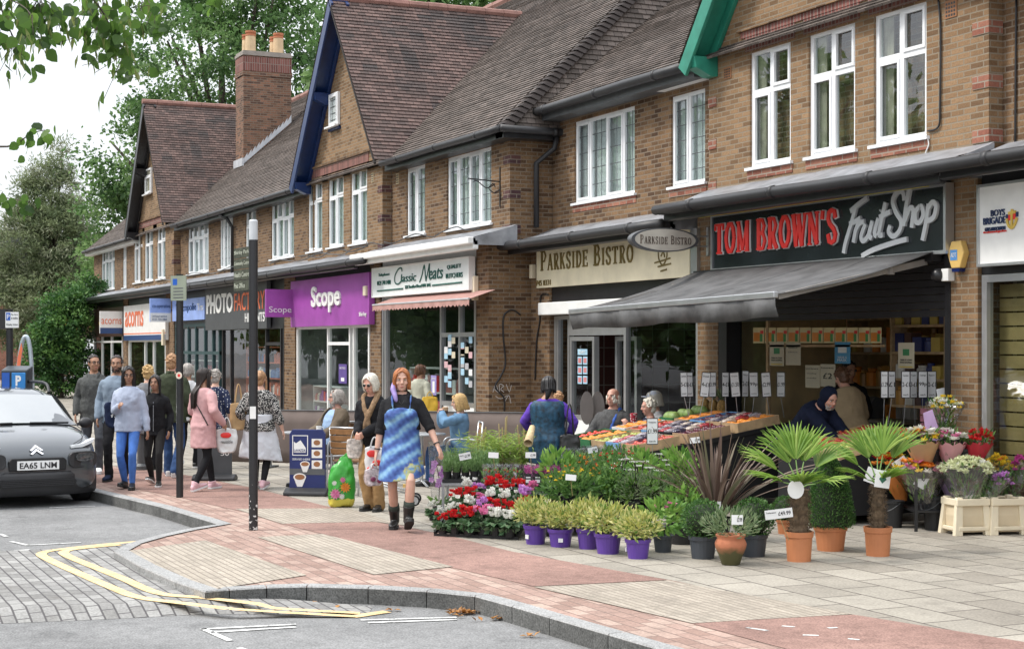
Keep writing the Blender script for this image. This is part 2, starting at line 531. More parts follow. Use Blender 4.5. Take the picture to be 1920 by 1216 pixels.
# the edge of the pavement: granite kerb round the parking bay, the crossing and the near bay
KP = [(172,920),(300,950),(410,983),(350,992),(290,1005),(240,1019),(213,1034),(262,1062),(330,1092),(385,1110),
      (430,1106),(500,1102),(575,1100),(690,1103),(800,1109),(890,1118),(960,1137),(1030,1158),(1140,1190),(1250,1222),(1400,1266)]
KG = [G(*p) for p in KP]
d0 = (KG[0] - KG[2]).normalized()
far = KG[0] + d0 * 70
d1 = (KG[-1] - KG[-2]).normalized()
near = KG[-1] + d1 * 9
EDGE = [far] + KG + [near]
mb = MB()
mb.face([V((p.x, p.y, 0)) for p in EDGE] + [V((14, near.y, 0)), V((14,6,0)), V((-95,6,0)), V((-95, far.y, 0))])
struct(mb, 'pavement', PINK)
# kerb stones, one strip of stones with open joints
mb = MB()
inn = []
for i, p in enumerate(EDGE):
 d = (EDGE[min(i + 1, len(EDGE) - 1)] - EDGE[max(i - 1,0)]).normalized()
 n = V((-d.y, d.x, 0))
 if n.y < 0 and i < 3:
  n = -n
 inn.append(n)
for i in range(len(EDGE) - 1):
 a, b = EDGE[i], EDGE[i + 1]
 L = (b - a).length
 k = max(1, round(L / .92))
 for j in range(k):
  t0, t1 = j / k + .004 / L, (j + 1) / k - .004 / L
  p, q = a.lerp(b, t0), a.lerp(b, t1)
  n0, n1 = inn[i].lerp(inn[i + 1], t0).normalized(), inn[i].lerp(inn[i + 1], t1).normalized()
  flush = 4 <= i <= 9
  wd = .14
  zt = .011
  mb.k = 0
  A = [p + n0 * wd, p + n0 * .012, p]
  B = [q + n1 * wd, q + n1 * .012, q]
  zz = [zt, zt, zt - .012]
  rA = [V((s.x, s.y, z)) for s, z in zip(A, zz)]
  rB = [V((s.x, s.y, z)) for s, z in zip(B, zz)]
  mb.grid([rA, rB])
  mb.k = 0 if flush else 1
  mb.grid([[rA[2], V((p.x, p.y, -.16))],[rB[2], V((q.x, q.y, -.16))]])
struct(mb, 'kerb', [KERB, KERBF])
# pavement surfaces
def sheet3(name, pxs, world, m, z):
 mb = MB()
 mb.face([G(x, y, z) for x, y in pxs] + [V((x, y, z)) for x, y in world])
 return struct(mb, name, m)
sheet3('pavement_slabs', [(150,866),(330,886),(480,915),(640,955),(760,985),(960,1035),(1250,1085),(1420,1120),(1640,1160),(1920,1203),(2500,1310)],
       [(13,3),(-90,3),(-90,-6.2)], SLAB, .002)
sheet3('cycle_track', [(110,868),(330,887),(480,915),(640,955),(652,975),(560,978),(430,953),(330,930),(130,893)],[], REDT, .004)
sheet3('cycle_track', [(530,981),(700,977),(830,1000),(960,1033),(1252,1086),(1000,1098),(800,1052),(650,1012)],[], REDT, .004)
sheet3('cycle_track', [(1298,1168),(1440,1158),(1600,1151),(1920,1202),(2300,1275),(1900,1330),(1500,1222)],[], REDT, .004)
sheet3('tactile_paving', [(440,953),(652,952),(760,984),(700,977),(530,981)],[], TACT, .006)
sheet3('tactile_paving', [(482,1006),(605,1000),(850,1061),(700,1076)],[], TACT, .006)
sheet3('tactile_paving', [(220,1034),(385,1012),(575,1077),(397,1104)],[], TACT, .006)
sheet3('tactile_paving', [(1000,1099),(1252,1087),(1600,1150),(1298,1167)],[], TACT, .006)
# raised crossing of grey blocks with its ramp down to the road
mb = MB()
up = [(-260,1040),(0,1032),(130,1027),(240,1019),(216,1033),(262,1061),(330,1091),(386,1109)]
lowr = [(386,1124),(200,1132),(0,1137),(-260,1143)]
mb.face([G(x, y, TABZ) for x, y in up + lowr])
A = [G(x, y, TABZ) for x, y in ((386,1109),(386,1124))]
B = [G(560,1124,-.095), G(560,1138,-.095)]
C = [G(700,1136, ROADZ + .003), G(690,1150, ROADZ + .003)]
mb.grid([A, B, C])
mb.grid([[G(690,1150, ROADZ + .003), G(560,1138,-.095), G(386,1124, TABZ), G(200,1132, TABZ), G(0,1137, TABZ), G(-260,1143, TABZ)],
         [G(690,1151, ROADZ + .002), G(560,1150, ROADZ + .002), G(386,1150, ROADZ + .002), G(200,1160, ROADZ + .002), G(0,1168, ROADZ + .002), G(-260,1176, ROADZ + .002)]])
struct(mb, 'crossing_blocks', TABL)
def stripe(mb, pts, wd, zf):
 ps = [V(p) for p in pts]
 rows = []
 for i, p in enumerate(ps):
  d = (ps[min(i + 1, len(ps) - 1)] - ps[max(i - 1,0)])
  d.z = 0
  d.normalize()
  n = V((-d.y, d.x, 0)) * wd / 2
  rows.append([p - n, p + n])
 mb.grid(rows)
mb = MB()
for L in ([(272,1013),(190,1020),(110,1029),(78,1036),(90,1047),(140,1070),(200,1096),(258,1118),(340,1129),(430,1140)],
          [(225,1020),(150,1027),(122,1032),(125,1040),(165,1057),(230,1083),(298,1111),(380,1119),(480,1130)]):
 stripe(mb, catmull([G(x, y, TABZ + .006) for x, y in L],4),.10,0)
for L in ([(430,1140),(540,1147),(665,1154)],[(480,1130),(515,1139),(600,1144),(675,1148)]):
 z = [TABZ + .006,-.088, ROADZ + .009] if len(L) == 3 else [TABZ + .006,-.068,-.095, ROADZ + .009]
 stripe(mb, [G(x, y, zz) for (x, y), zz in zip(L, z)],.09,0)
stripe(mb, [G(660,1155, ROADZ + .007), G(726,1145, ROADZ + .007)],.11,0)
struct(mb, 'double_yellow_lines', YEL)
mb = MB()
for L in ([(377,1178),(555,1169)],[(380,1177),(432,1200)],[(676,1161),(856,1156)],[(20,1014),(52,1021)],[(50,1021),(152,1016)],
          [(0,1000),(12,1005)],[(92,951),(178,948)],[(-60,1038),(56,1029)],[(448,1213),(470,1221)],[(395,1184),(555,1174)],[(690,1166),(856,1160)]):
 stripe(mb, [G(x, y, ROADZ + .006) for x, y in L],.05,0)
struct(mb, 'white_bay_markings', WRP)
mb = MB()
for L in ([(1400,1175),(1440,1181)],[(1466,1172),(1490,1174)],[(1505,1189),(1535,1190)],[(1552,1176),(1570,1175)],[(1590,1196),(1612,1198)]):
 stripe(mb, [G(x, y, .0065) for x, y in L],.035,0)
struct(mb, 'worn_cycle_marking', WRP)
# fallen leaves in the gutter
mb = MB()
for k in range(70):
 p = G(RN.gauss(868,16),1148 + RN.gauss(0,2), ROADZ + .012)
 if k > 48:
  x = RN.choice((590,640,740,905,930,1000))
  p = G(x + RN.gauss(0,8), {590: 1131,640: 1139,740: 1143,905: 1163,930: 1160,1000: 1192}[x], ROADZ + .01)
 mb.leaf(p, (RN.uniform(-1,1), RN.uniform(-1,1), RN.uniform(0,.5)),.06,.04,(0,0,1),.12)
LITT = leafmat('fallen_leaf', [(.30,.12,.03),(.42,.2,.05),(.2,.09,.03)], trans=.1)
tag(mb.build('fallen_leaves', LITT), kind='stuff', label='small heap of orange fallen leaves in the gutter', cat='leaves')
# ================================================================== THE TWO TERRACES
YA, YB = -.8,0.0            # upper wall planes of the far and the near terrace
GA, GB = -1.0,-.2           # front of their gabled bays
SA, SB = -1.2,-.42          # shop fronts
def wall(mb, x0, x1, z0, z1, Y, holes=(), dep=.1):
 xs = sorted({x0, x1, *[h[0] for h in holes], *[h[1] for h in holes]})
 zs = sorted({z0, z1, *[h[2] for h in holes], *[h[3] for h in holes]})
 for i in range(len(xs) - 1):
  for j in range(len(zs) - 1):
   cx, cz = (xs[i] + xs[i + 1]) / 2,(zs[j] + zs[j + 1]) / 2
   if any(h[0] < cx < h[1] and h[2] < cz < h[3] for h in holes):
    continue
   mb.face([(xs[i], Y, zs[j]),(xs[i + 1], Y, zs[j]),(xs[i + 1], Y, zs[j + 1]),(xs[i], Y, zs[j + 1])])
 for a, b, c, d in holes:
  e = Y + dep
  mb.face([(a, Y, c),(b, Y, c),(b, e, c),(a, e, c)])
  mb.face([(a, Y, d),(a, e, d),(b, e, d),(b, Y, d)])
  mb.face([(a, Y, c),(a, e, c),(a, e, d),(a, Y, d)])
  mb.face([(b, Y, c),(b, Y, d),(b, e, d),(b, e, c)])
CURT = mat('net_curtain', (.80,.80,.78),.9, var=.1, scale=14)
CURT2 = mat('beige_curtain', (.45,.40,.30),.9, var=.2, scale=9)
def window(par, h, Y, cuts=(.5,), transom=None, lead=None, curtain='net', m=UPVC, sill=True, fw=.055, name='window'):
 """a framed casement in the hole h; parts: frame bars, pane, sill, curtain"""
 a, b, c, d = h
 y0, y1 = Y + .035, Y + .095
 mb = MB()
 mb.box(a, b, y0, y1, c, c + fw); mb.box(a, b, y0, y1, d - fw, d)
 mb.box(a, a + fw, y0, y1, c + fw, d - fw); mb.box(b - fw, b, y0, y1, c + fw, d - fw)
 xs = [a + fw] + [a + (b - a) * k for k in cuts] + [b - fw]
 for k in cuts:
  x = a + (b - a) * k
  mb.box(x - fw * .6, x + fw * .6, y0, y1, c + fw, d - fw)
 for i in range(len(xs) - 1):
  l, r = xs[i] + (fw * .6 if i else 0), xs[i + 1] - (fw * .6 if i < len(xs) - 2 else 0)
  zz = [c + fw, d - fw]
  if transom:
   zt = c + (d - c) * transom
   mb.box(l, r, y0 + .002, y1, zt - fw * .6, zt + fw * .6)
   zz = [c + fw, zt - fw * .6, zt + fw * .6, d - fw]
  for p in range(0, len(zz),2):
   if (i + p // 2) % 2 == 0:          # opening lights stand a little proud of the frame
    q = .032
    e0, e1 = y0 - .015, y0 + .02
    mb.box(l - .008, r + .008, e0, e1, zz[p] - .008, zz[p] + q); mb.box(l - .008, r + .008, e0, e1, zz[p + 1] - q, zz[p + 1] + .008)
    mb.box(l - .008, l + q, e0, e1, zz[p] + q, zz[p + 1] - q); mb.box(r - q, r + .008, e0, e1, zz[p] + q, zz[p + 1] - q)
 f = mb.build(name, m, par, world=True)
 g = MB().box(a + fw * .5, b - fw * .5, y0 + .03, y0 + .038, c + fw * .5, d - fw * .5).build('pane', GLS, f)
 if lead:
  l = MB()
  for i in range(1, lead[0]):
   x = a + (b - a) * i / lead[0]
   if all(abs(x - q) > .05 for q in xs):
    l.box(x - .006, x + .006, y0 + .023, y0 + .0285, c + fw, d - fw)
  for j in range(1, lead[1]):
   z = c + (d - c) * j / lead[1]
   l.box(a + fw, b - fw, y0 + .0225, y0 + .028, z - .006, z + .006)
  l.build('leading', GREYP, f)
 if curtain:
  l = MB()
  n = max(8, int((b - a) / .03))
  spans = [(a + .02, b - .02)] if curtain == 'net' else [(a + .02, a + (b - a) * .24),(b - (b - a) * .2, b - .02)]
  for (p, q) in spans:
   rows = [[(p + (q - p) * i / n, Y + .135 + .016 * math.sin(i * 1.9) + .008 * math.sin(i * .7), z) for i in range(n + 1)] for z in (c - .05, d + .02)]
   l.grid(rows)
  l.build('curtain', CURT if curtain == 'net' else CURT2, f, smooth=True)
 if sill:
  MB().box(a - .06, b + .06, Y - .05, Y + .034, c - .035, c + .004).build('sill', m, f)
 return f
def roof(mb, A, B, C, D, gauge=.1, lip=.026, seg=14):
 """courses of tiles from the eave A-B up to D-C, each course lapping the one below"""
 A, B, C, D = V(A), V(B), V(C), V(D)
 L = ((D + C) / 2 - (A + B) / 2).length
 n = max(2, int(L / gauge))
 nrm = (B - A).cross(D - A)
 nrm = (nrm if nrm.length > 1e-6 else (B - A).cross(C - A)).normalized()
 if nrm.z < 0:
  nrm = -nrm
 ud = (B - A).normalized()
 for i in range(n):
  t0, t1 = i / n, (i + 1.15) / n
  t1 = min(t1,1.0)
  l0, r0, l1, r1 = A.lerp(D, t0), B.lerp(C, t0), A.lerp(D, t1), B.lerp(C, t1)
  k = max(2, min(seg, int((r0 - l0).length / .5) + 1))
  lo, hi, dn = [],[],[]
  for j in range(k + 1):
   s = j / k
   jit = RN.uniform(-.004,.005)
   p, q = l0.lerp(r0, s), l1.lerp(r1, s)
   lo.append(p + nrm * (lip + jit)); hi.append(q + nrm * .003); dn.append(p - nrm * .004)
  for j in range(k):
   u0, u1 = (lo[j] - A).dot(ud),(lo[j + 1] - A).dot(ud)
   h0, h1 = (hi[j] - A).dot(ud),(hi[j + 1] - A).dot(ud)
   v0, v1 = i * .1 + .012, i * .1 + .112
   off = (i % 2) * 0.0
   mb.face([lo[j], lo[j + 1], hi[j + 1], hi[j]],[(u0 + off, v0),(u1 + off, v0),(h1 + off, v1 - .02),(h0 + off, v1 - .02)])
   mb.face([dn[j], dn[j + 1], lo[j + 1], lo[j]],[(u0, v0 - .005),(u1, v0 - .005),(u1, v0),(u0, v0)])
def ridge(mb, a, b, r=.12):
 a, b = V(a), V(b)
 n = max(1, int((b - a).length / .45))
 for i in range(n):
  p, q = a.lerp(b, i / n), a.lerp(b, (i + .98) / n)
  k = 1 + .06 * (i % 2)
  mb.tube([p, q], r * k, 8)
RIDGE = mat('ridge_tile', (.25,.13,.105),.8, var=.25, bump=.3)
BARGE_BLUE = mat('blue_gloss_paint', (.008,.028,.11),.35, var=.2)
BARGE_BLK = mat('black_gloss_paint', (.012,.012,.014),.35)
BARGE_GRN = mat('green_gloss_paint', (.025,.22,.15),.4, var=.18)
def gable(par, xc, hw, ze, za, Y, back, m, smallwin=None, wm=None, left_foot=True):
 """a gabled bay: brick triangle, two tiled slopes running back, painted barge boards with brackets"""
 k = (za - ze) / hw
 ov = .42
 mb = MB()
 mb.prismY([(xc - hw + .2, ze - .02),(xc + hw - .2, ze - .02),(xc + .02, za - .3),(xc - .02, za - .3)], Y, Y + .25)
 mb.build('gable_wall', BRK2, par, world=True)
 mb = MB()
 for sgn in (-1,1):
  A, B = (xc + sgn * hw, Y - ov, ze),(xc + sgn * hw, back, ze)
  C, D = (xc, back, za),(xc, Y - ov, za)
  # a slight bell-cast at the foot
  roof(mb, A, B, C, D)
 r = mb.build('roof', TILE, par, world=True)
 mb = MB()
 ridge(mb, (xc, Y - ov, za + .0),(xc, back, za + .0),.1)
 mb.build('ridge_tiles', RIDGE, r)
 for sgn in (-1,1):
  mb = MB()
  d = V((sgn * hw, 0, ze - za)).normalized()
  n = V((-d.z * sgn, 0, d.x * sgn))
  n = n if n.z > 0 else -n
  a, b = V((xc, 0, za)) - n * .03, V((xc + sgn * (hw + .03),0, ze - .04)) - n * .03
  def board(y0, y1, dep, off=0.):
   q = [a - n * off, b - n * off, b - n * (dep + off), a - n * (dep + off) - V((0,0,0))]
   mb.prismY([(p.x, p.z) for p in q], y0, y1)
  board(Y - ov, Y - ov + .05,.24 if sgn < 0 else .05)
  if sgn < 0:
   board(Y - ov + .055, Y - .005,.03,.06)
   board(Y - .07, Y - .003,.14,.095)
  for t in ((.5,.985) if sgn < 0 else ()):
   p = a.lerp(b, t) - n * .24
   w_ = .16
   mb.prismX([(Y - ov + .02, p.z + .2),(Y - .002, p.z + .2),(Y - .002, p.z - .07),(Y - .12, p.z - .07),(Y - ov + .06, p.z + .04)], p.x - w_ + (.1 if sgn < 0 else -.1), p.x + w_ * .4 + (.1 if sgn < 0 else -.1))
  mb.build('bargeboard', m if sgn < 0 else TILE2, par, world=True, bevel=.008)
def quoins(par, x, Y, z0, z1, m=QUO, w_=.34, dep=.2, step=.6):
 z = z0
 while z < z1:
  MB().box(x - w_ * .75, x + .012, Y - .012, Y + dep, z, z + .15).build('quoin', m, par, world=True)
  z += step
def gutter(par, a, b, r=.065, m=BLKP, fascia=True, name='gutter'):
 mb = MB()
 a, b = V(a), V(b)
 n = max(2, int((b - a).length / .9))
 pts = [a.lerp(b, i / n) + V((0,0, RN.uniform(-.008,.008))) for i in range(n + 1)]
 mb.tube(pts, r, 8)
 for p in pts[1:-1:2]:
  mb.tube([p - (b - a).normalized() * .04, p + (b - a).normalized() * .04], r * 1.15,8)
 mb.build(name, m, par, world=True, smooth=True)
def shell(par, x0, x1, y0, y1, z0, z1, m):
 """the room behind a shop front or window: back, sides, floor and ceiling"""
 mb = MB()
 mb.face([(x0, y1, z0),(x1, y1, z0),(x1, y1, z1),(x0, y1, z1)])
 mb.face([(x0, y0, z0),(x0, y1, z0),(x0, y1, z1),(x0, y0, z1)])
 mb.face([(x1, y0, z0),(x1, y0, z1),(x1, y1, z1),(x1, y1, z0)])
 mb.face([(x0, y0, z0),(x1, y0, z0),(x1, y1, z0),(x0, y1, z0)])
 mb.face([(x0, y0, z1),(x0, y1, z1),(x1, y1, z1),(x1, y0, z1)])
 return mb.build('interior_walls', m, par, world=True)
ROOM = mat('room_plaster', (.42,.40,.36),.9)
SOLB = []
def soldier(par, x0, x1, z, Y, h=.22, m=SOLD):
 MB().box(x0, x1, Y - .012, Y + .05, z, z + h).build('brick_lintel', m, par, world=True)
def holes_px(lst, Y):
 return [(FX(a, Y), FX(b, Y), FZ(a, zb, Y), FZ(a, zt, Y)) for a, b, zt, zb in lst]
# ---------------------------------------------------------------- far terrace
far_t = thing('shop_terrace', 'far brick terrace with blue and black barge boards and a tall chimney', 'building', (-45,-1,0))
XL, XR = FX(176, YA),-25.1
ZE = 5.66
w_main = holes_px([(838,921,297,432),(762,797,317,443)], YA) + holes_px([(508,551,380,487),(460,480,394,491),(412,437,408,505),(352,391,420,515),(190,215,467,545),(230,237,462,540)], YA)
w_sc = holes_px([(577,604,338,473),(615,644,328,465),(657,688,315,459)], GA)
w_lg = holes_px([(251,267,434,531),(271,287,427,528),(294,310,420,524)], GA)
bay1 = (-35.55, FX(717, GA)); bay2 = (-54.6, FX(326, GA))
mb = MB()
wall(mb, XL, XR, 3.75, ZE, YA, w_main)
mb.face([(XR, YA, 0),(XR, 4,0),(XR, 4, ZE),(XR, YA, ZE)])
mb.face([(XL, YA, 0),(XL, YA, ZE),(XL, 8, ZE),(XL, 8,0)])
mb.face([(XL, 9.6,0),(XR, 9.6,0),(XR, 9.6, ZE),(XL, 9.6, ZE)])
mb.face([(XR, 4,0),(XR, 9.6,0),(XR, 9.6, ZE),(XR, 4, ZE)])
mb.build('wall', BRK, far_t, world=True)
for (b0, b1), hs in ((bay1, w_sc),(bay2, w_lg)):
 mb = MB()
 wall(mb, b0, b1,3.75,5.66 if b0 > -50 else 5.73, GA, hs)
 mb.face([(b1, GA, 3.75),(b1, YA - .004,3.75),(b1, YA - .004, ZE),(b1, GA, ZE)])
 mb.face([(b0, GA, 3.75),(b0, GA, ZE),(b0, YA - .004, ZE),(b0, YA - .004,3.75)])
 mb.build('bay_wall', BRK2, far_t, world=True)
 quoins(far_t, b1, GA, 3.9, ZE - .3)
 z = max(h[3] for h in hs)
 soldier(far_t, hs[0][0] - .12, hs[-1][1] + .12, z + .004, GA, .2)
 MB().box(hs[0][0] - .3, hs[-1][1] + .3, GA - .05, GA + .02, z + .206, z + .25).build('drip_course', BRK, far_t, world=True)
quoins(far_t, XR, YA, 3.9, ZE - .3)
for i, h in enumerate(w_main):
 wide = h[1] - h[0] > 1.3
 window(far_t, h, YA, (.25,.5,.75) if wide else (.5,), None if i < 2 or i == 4 else .68,(12,5) if i == 0 else (6,5) if i in (1,4) else None, 'net')
for h in w_sc + w_lg:
 window(far_t, h, GA, (.5,),.68, None, 'net')
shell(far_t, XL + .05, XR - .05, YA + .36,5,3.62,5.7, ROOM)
# roofs
ry, rz_ = 4.4,10.6
mb = MB()
roof(mb, (XL - .4, YA - .32, ZE),(XR + .35, YA - .32, ZE),(XR - 1.15, ry, rz_),(XL + 3.5, ry, rz_))
roof(mb, (XR + .35,9.9, ZE),(XL - .4,9.9, ZE),(XL + 3.5, ry, rz_),(XR - 1.15, ry, rz_))
roof(mb, (XR + .35, YA - .32, ZE),(XR + .35,9.9, ZE),(XR - 1.15, ry, rz_),(XR - 1.15, ry, rz_))
roof(mb, (XL - .4,9.9, ZE),(XL - .4, YA - .32, ZE),(XL + 3.5, ry, rz_),(XL + 3.5, ry, rz_))
rf = mb.build('roof', TILE2, far_t, world=True)
mb = MB()
ridge(mb, (XL + 3.5, ry, rz_),(XR - 1.15, ry, rz_),.13)
mb.build('ridge_tiles', RIDGE, rf)
mb = MB()
a, b = V((XR + .35, YA - .32, ZE)), V((XR - 1.15, ry, rz_))
for i in range(58):       # bonnet tiles up the hip
 p = a.lerp(b, i / 58)
 q = a.lerp(b, (i + 1.3) / 58)
 mb.grid([[p + V((-.16,-.10,.0)), p + V((-.05,-.05,.065)), p + V((.05,.02,.065)), p + V((.10,.16,.0))],[q + V((-.13,-.08,-.02)), q + V((-.04,-.03,.03)), q + V((.03,.02,.03)), q + V((.08,.13,-.02))]])
mb.build('hip_tiles', TILE, rf)
gable(far_t, -33.15,2.9,5.68,9.5, GA, 3.2, BARGE_BLUE)
gable(far_t, -52.3,2.95,5.75,9.88, GA, 3.4, BARGE_BLK)
hb = holes_px([(621,638,179,240)], GA)[0]
window(far_t, hb, GA - .1,(), None, (3,5), None, UPVC)
MB().box(hb[0] - .05, hb[1] + .05, GA - .06, GA - .002, hb[2] - .09, hb[2] - .036).build('sill', BARGE_BLUE, far_t, world=True)
MB().box(hb[0] + .04, hb[1] - .04, GA - .03, GA - .004, hb[2], hb[3]).build('blind', CURT, far_t, world=True)
hb = holes_px([(275,286,319,366)], GA)[0]
window(far_t, hb, GA - .1,(),.7, None, None)
MB().box(hb[0] + .04, hb[1] - .04, GA - .03, GA - .004, hb[2], hb[3]).build('blind', CURT2, far_t, world=True)
for x0, x1 in ((bay1[1] + .35, XR + .35),(bay2[1] + .35,-36.1),(XL - .4,-55.3)):
 MB().box(x0, x1, YA - .28, YA - .004, ZE - .17, ZE - .02).build('fascia', BLK if x0 > -50 else WHT, far_t, world=True)
 gutter(far_t, (x0, YA - .36, ZE - .02),(x1, YA - .36, ZE - .02))
MB().box(XR + .02, XR + .3, YA - .28,3, ZE - .16, ZE - .02).build('fascia', BLK, far_t, world=True)
gutter(far_t, (XR + .4, YA - .36, ZE - .02),(XR + .4,3, ZE - .02))
xd = XR + .12
mb = MB().tube([(xd + .22,-.05, ZE - .05),(xd + .2,-.1, ZE - .3),(xd, -.35, ZE - .55),(xd, -.35,4.0)],.05,8)
mb.build('downpipe', BLKP, far_t, world=True, smooth=True)
xd = FX(440, YA)
MB().tube([(xd - .3, YA - .34, ZE - .1),(xd - .05, YA - .2, ZE - .22),(xd, YA - .07, ZE - .45),(xd, YA - .07,3.9)],.045,8).build('downpipe', BLKP, far_t, world=True, smooth=True)
def chimney(par, x0, x1, y0, y1, z0, z1, pots, flash=None):
 mb = MB()
 mb.box(x0, x1, y0, y1, z0, z1 - .75)
 mb.box(x0 - .03, x1 + .03, y0 - .03, y1 + .03, z1 - .75, z1 - .62)
 mb.box(x0, x1, y0, y1, z1 - .62, z1 - .12)
 c = mb.build('chimney', CHB, par, world=True)
 MB().box(x0 - .012, x1 + .012, y0 - .012, y1 + .012, z1 - .6, z1 - .16).build('soldier_course', SOLD, c)
 mb = MB().box(x0 - .03, x1 + .03, y0 - .03, y1 + .03, z1 - .12, z1 - .04)
 mb.prism([(x0, y0),(x1, y0),(x1, y1),(x0, y1)], z1 - .04, z1 + .03)
 mb.build('cap', mat('chimney_mortar', (.28,.25,.22),.9, bump=.4), c)
 POT = mat('clay_pot', (.58,.42,.25),.7)
 POT2 = mat('terracotta_cowl', (.42,.15,.07),.7)
 for (px, py, h) in pots:
  p = MB().lathe([(.165,0),(.155, h)],(px, py, z1 + .02),14).build('chimney_pot', POT, c, smooth=False)
  MB().lathe([(.165, h),(.165, h + .05),(.14, h + .06),(.165, h + .1),(.165, h + .16),(.11, h + .17)],(px, py, z1 + .021),14).build('cowl', POT2, p)
 if flash:
  mb = MB()
  n = 12
  ya, za, yb, zb = flash
  for i in range(n):
   y, y2 = ya + (yb - ya) * i / n, ya + (yb - ya) * (i + 1) / n
   z = za + (zb - za) * i / n
   mb.prismX([(y, z - .04),(y2, z + (zb - za) / n - .04),(y2, z + (zb - za) / n + .2),(y, z + .1)], x1, x1 + .012)
  mb.box(x0 - .06, x1 + .06, ya - .06, ya, za - .1, za + .14)
  mb.build('lead_flashing', mat('new_lead', (.55,.57,.60),.5,.2), c)
 return c
chimney(far_t, -49.75,-48.85,1.0,2.55,6.5,11.15,[(-49.5,1.3,.45),(-49.1,1.3,.5),(-49.5,2.2,.45),(-49.1,2.2,.5)],(1.0,7.66,2.55,9.05))
chimney(far_t, -33.3,-32.4,6.0,8.4,8.0, FZ(740,4,7),[])
# sloping lead roof and gutter over the shops
YC = SA - .42
def shoproof(par, x0, x1, yw, yf, zw, zf, gm, endcap=True):
 mb = MB()
 n = max(6, int((x1 - x0) / .35))
 rows = []
 for j, t in enumerate((0,.3,.65,1)):
  rows.append([(x0 + (x1 - x0) * i / n, yw + (yf - yw) * t, zw + (zf - zw) * t + (RN.uniform(-.025,.03) if 0 < j < 3 else RN.uniform(0,.012))) for i in range(n + 1)])
 mb.grid(rows)
 mb.face([(x1, yw, zw),(x1, yf, zf),(x1, yf, zf - .12),(x1, yw, zf - .12)])
 mb.face([(x0, yw, zf - .02),(x1, yw, zf - .02),(x1, yf, zf - .02),(x0, yf, zf - .02)])
 mb.build('shop_roof', LEADM, par, world=True)
 mb = MB()
 mb.box(x0, x1, yf + .0, yf + .1, zf - .2, zf - .03)
 mb.box(x0, x1, yf - .1, yf + .06, zf - .11, zf + .012)
 mb.build('shop_cornice', gm, par, world=True, bevel=.02)
CL0 = FX(700, SA)
shoproof(far_t, XL, CL0, YA, YC, 3.98,3.72, BLK)
shoproof(far_t, CL0, XR + .3, YA, YC, 4.02,3.78, WHT)
gutter(far_t, (FX(350, YC), YC - .09,3.62),(FX(690, YC), YC - .09,3.64),.07)
def shopwin(par, x0, x1, z0, z1, Y, vs=(), hs=(), m=ALU, fw=.06, riser=None, rm=None, name='shop_window'):
 mb = MB()
 y0, y1 = Y, Y + .09
 mb.box(x0, x1, y0, y1, z0, z0 + fw); mb.box(x0, x1, y0, y1, z1 - fw, z1)
 mb.box(x0, x0 + fw, y0, y1, z0 + fw, z1 - fw); mb.box(x1 - fw, x1, y0, y1, z0 + fw, z1 - fw)
 xs = [x0 + fw]
 for v in vs:
  mb.box(v - fw / 2, v + fw / 2, y0, y1, z0 + fw, z1 - fw)
 for h in hs:
  a, b, z = h
  mb.box(a, b, y0 + .003, y1 - .003, z - fw / 2, z + fw / 2)
 f = mb.build(name, m, par, world=True)
 MB().box(x0 + fw * .4, x1 - fw * .4, Y + .045, Y + .053, z0 + fw * .4, z1 - fw * .4).build('pane', SHG, f)
 if riser is not None:
  MB().box(x0, x1, Y + .01, Y + .14, riser, z0 - .002).build('stall_riser', rm or BRK, f)
 return f
def pillar(par, x0, x1, Y, z1=3.75, m=BRK, dep=.5):
 MB().box(x0, x1, Y, Y + dep, 0, z1).build('pillar', m, par, world=True)
def X(px, Y=SA):
 return FX(px, Y)
# shop fronts of the far terrace, left to right
TEAL = mat('teal_paint', (.03,.07,.075),.4)
shopwin(far_t, X(176), X(229),.45,2.75, SA, [X(190), X(208)],[(X(176), X(229),2.1)], WHT, .07,0, mat('pale_riser', (.35,.34,.33)))
pillar(far_t, X(231), X(240), SA)
shopwin(far_t, X(241), X(310),.35,2.15, SA, [X(271), X(287)],[], WHT, .07,0, WHT)
MB().box(X(241), X(310), SA - .02, SA + .1,2.16,2.5).build('shutter_box', WHT, far_t, world=True)
pillar(far_t, X(311), X(326), SA)
shopwin(far_t, X(328), X(411),.5,2.6, SA, [X(340), X(352), X(366), X(383), X(398)],[(X(328), X(411),1.75)], TEAL, .09,0, TEAL)
shopwin(far_t, X(416), X(532),.25,2.45, SA, [X(432), X(470), X(498), X(526)],[(X(498), X(526),2.0)], BLK, .08,0, BLK)
pillar(far_t, X(533), X(553), SA)
shopwin(far_t, X(556), X(692),.3,2.4, SA, [X(614), X(655), X(662)],[(X(614), X(655),2.0)], WHT, .07,0, GREYP)
pillar(far_t, X(694), X(714), SA)
shopwin(far_t, X(716), X(892),.55,2.95, SA, [X(722), X(826), X(861)],[(X(826), X(892),2.15),(X(826), X(892),.9)], ALU, .08,0, BRK)
MB().box(X(831), X(858), SA + .006, SA + .04,.62,.86).build('door_panel', WHT, far_t, world=True)
MB().box(X(865), X(889), SA + .006, SA + .04,.62,.86).build('door_panel', WHT, far_t, world=True)
mb = MB()
mb.box(X(893), XR, SA, YA - .003,0,3.76)
mb.build('corner_pillar', BRK, far_t, world=True)
MB().box(XL, X(693), SA + .02, SA + .1,2.45,3.7).build('fascia_backing', BLK, far_t, world=True)
MB().box(X(716), X(892), SA + .02, SA + .1,2.96,3.75).build('fascia_backing', WHT, far_t, world=True)
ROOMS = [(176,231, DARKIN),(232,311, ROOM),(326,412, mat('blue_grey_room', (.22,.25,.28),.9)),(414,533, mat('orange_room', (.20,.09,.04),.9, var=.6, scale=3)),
         (554,693, mat('pale_room', (.30,.31,.30),.9, var=.4, scale=2)),(715,892, mat('green_room', (.09,.10,.08),.9, var=.5, scale=2))]
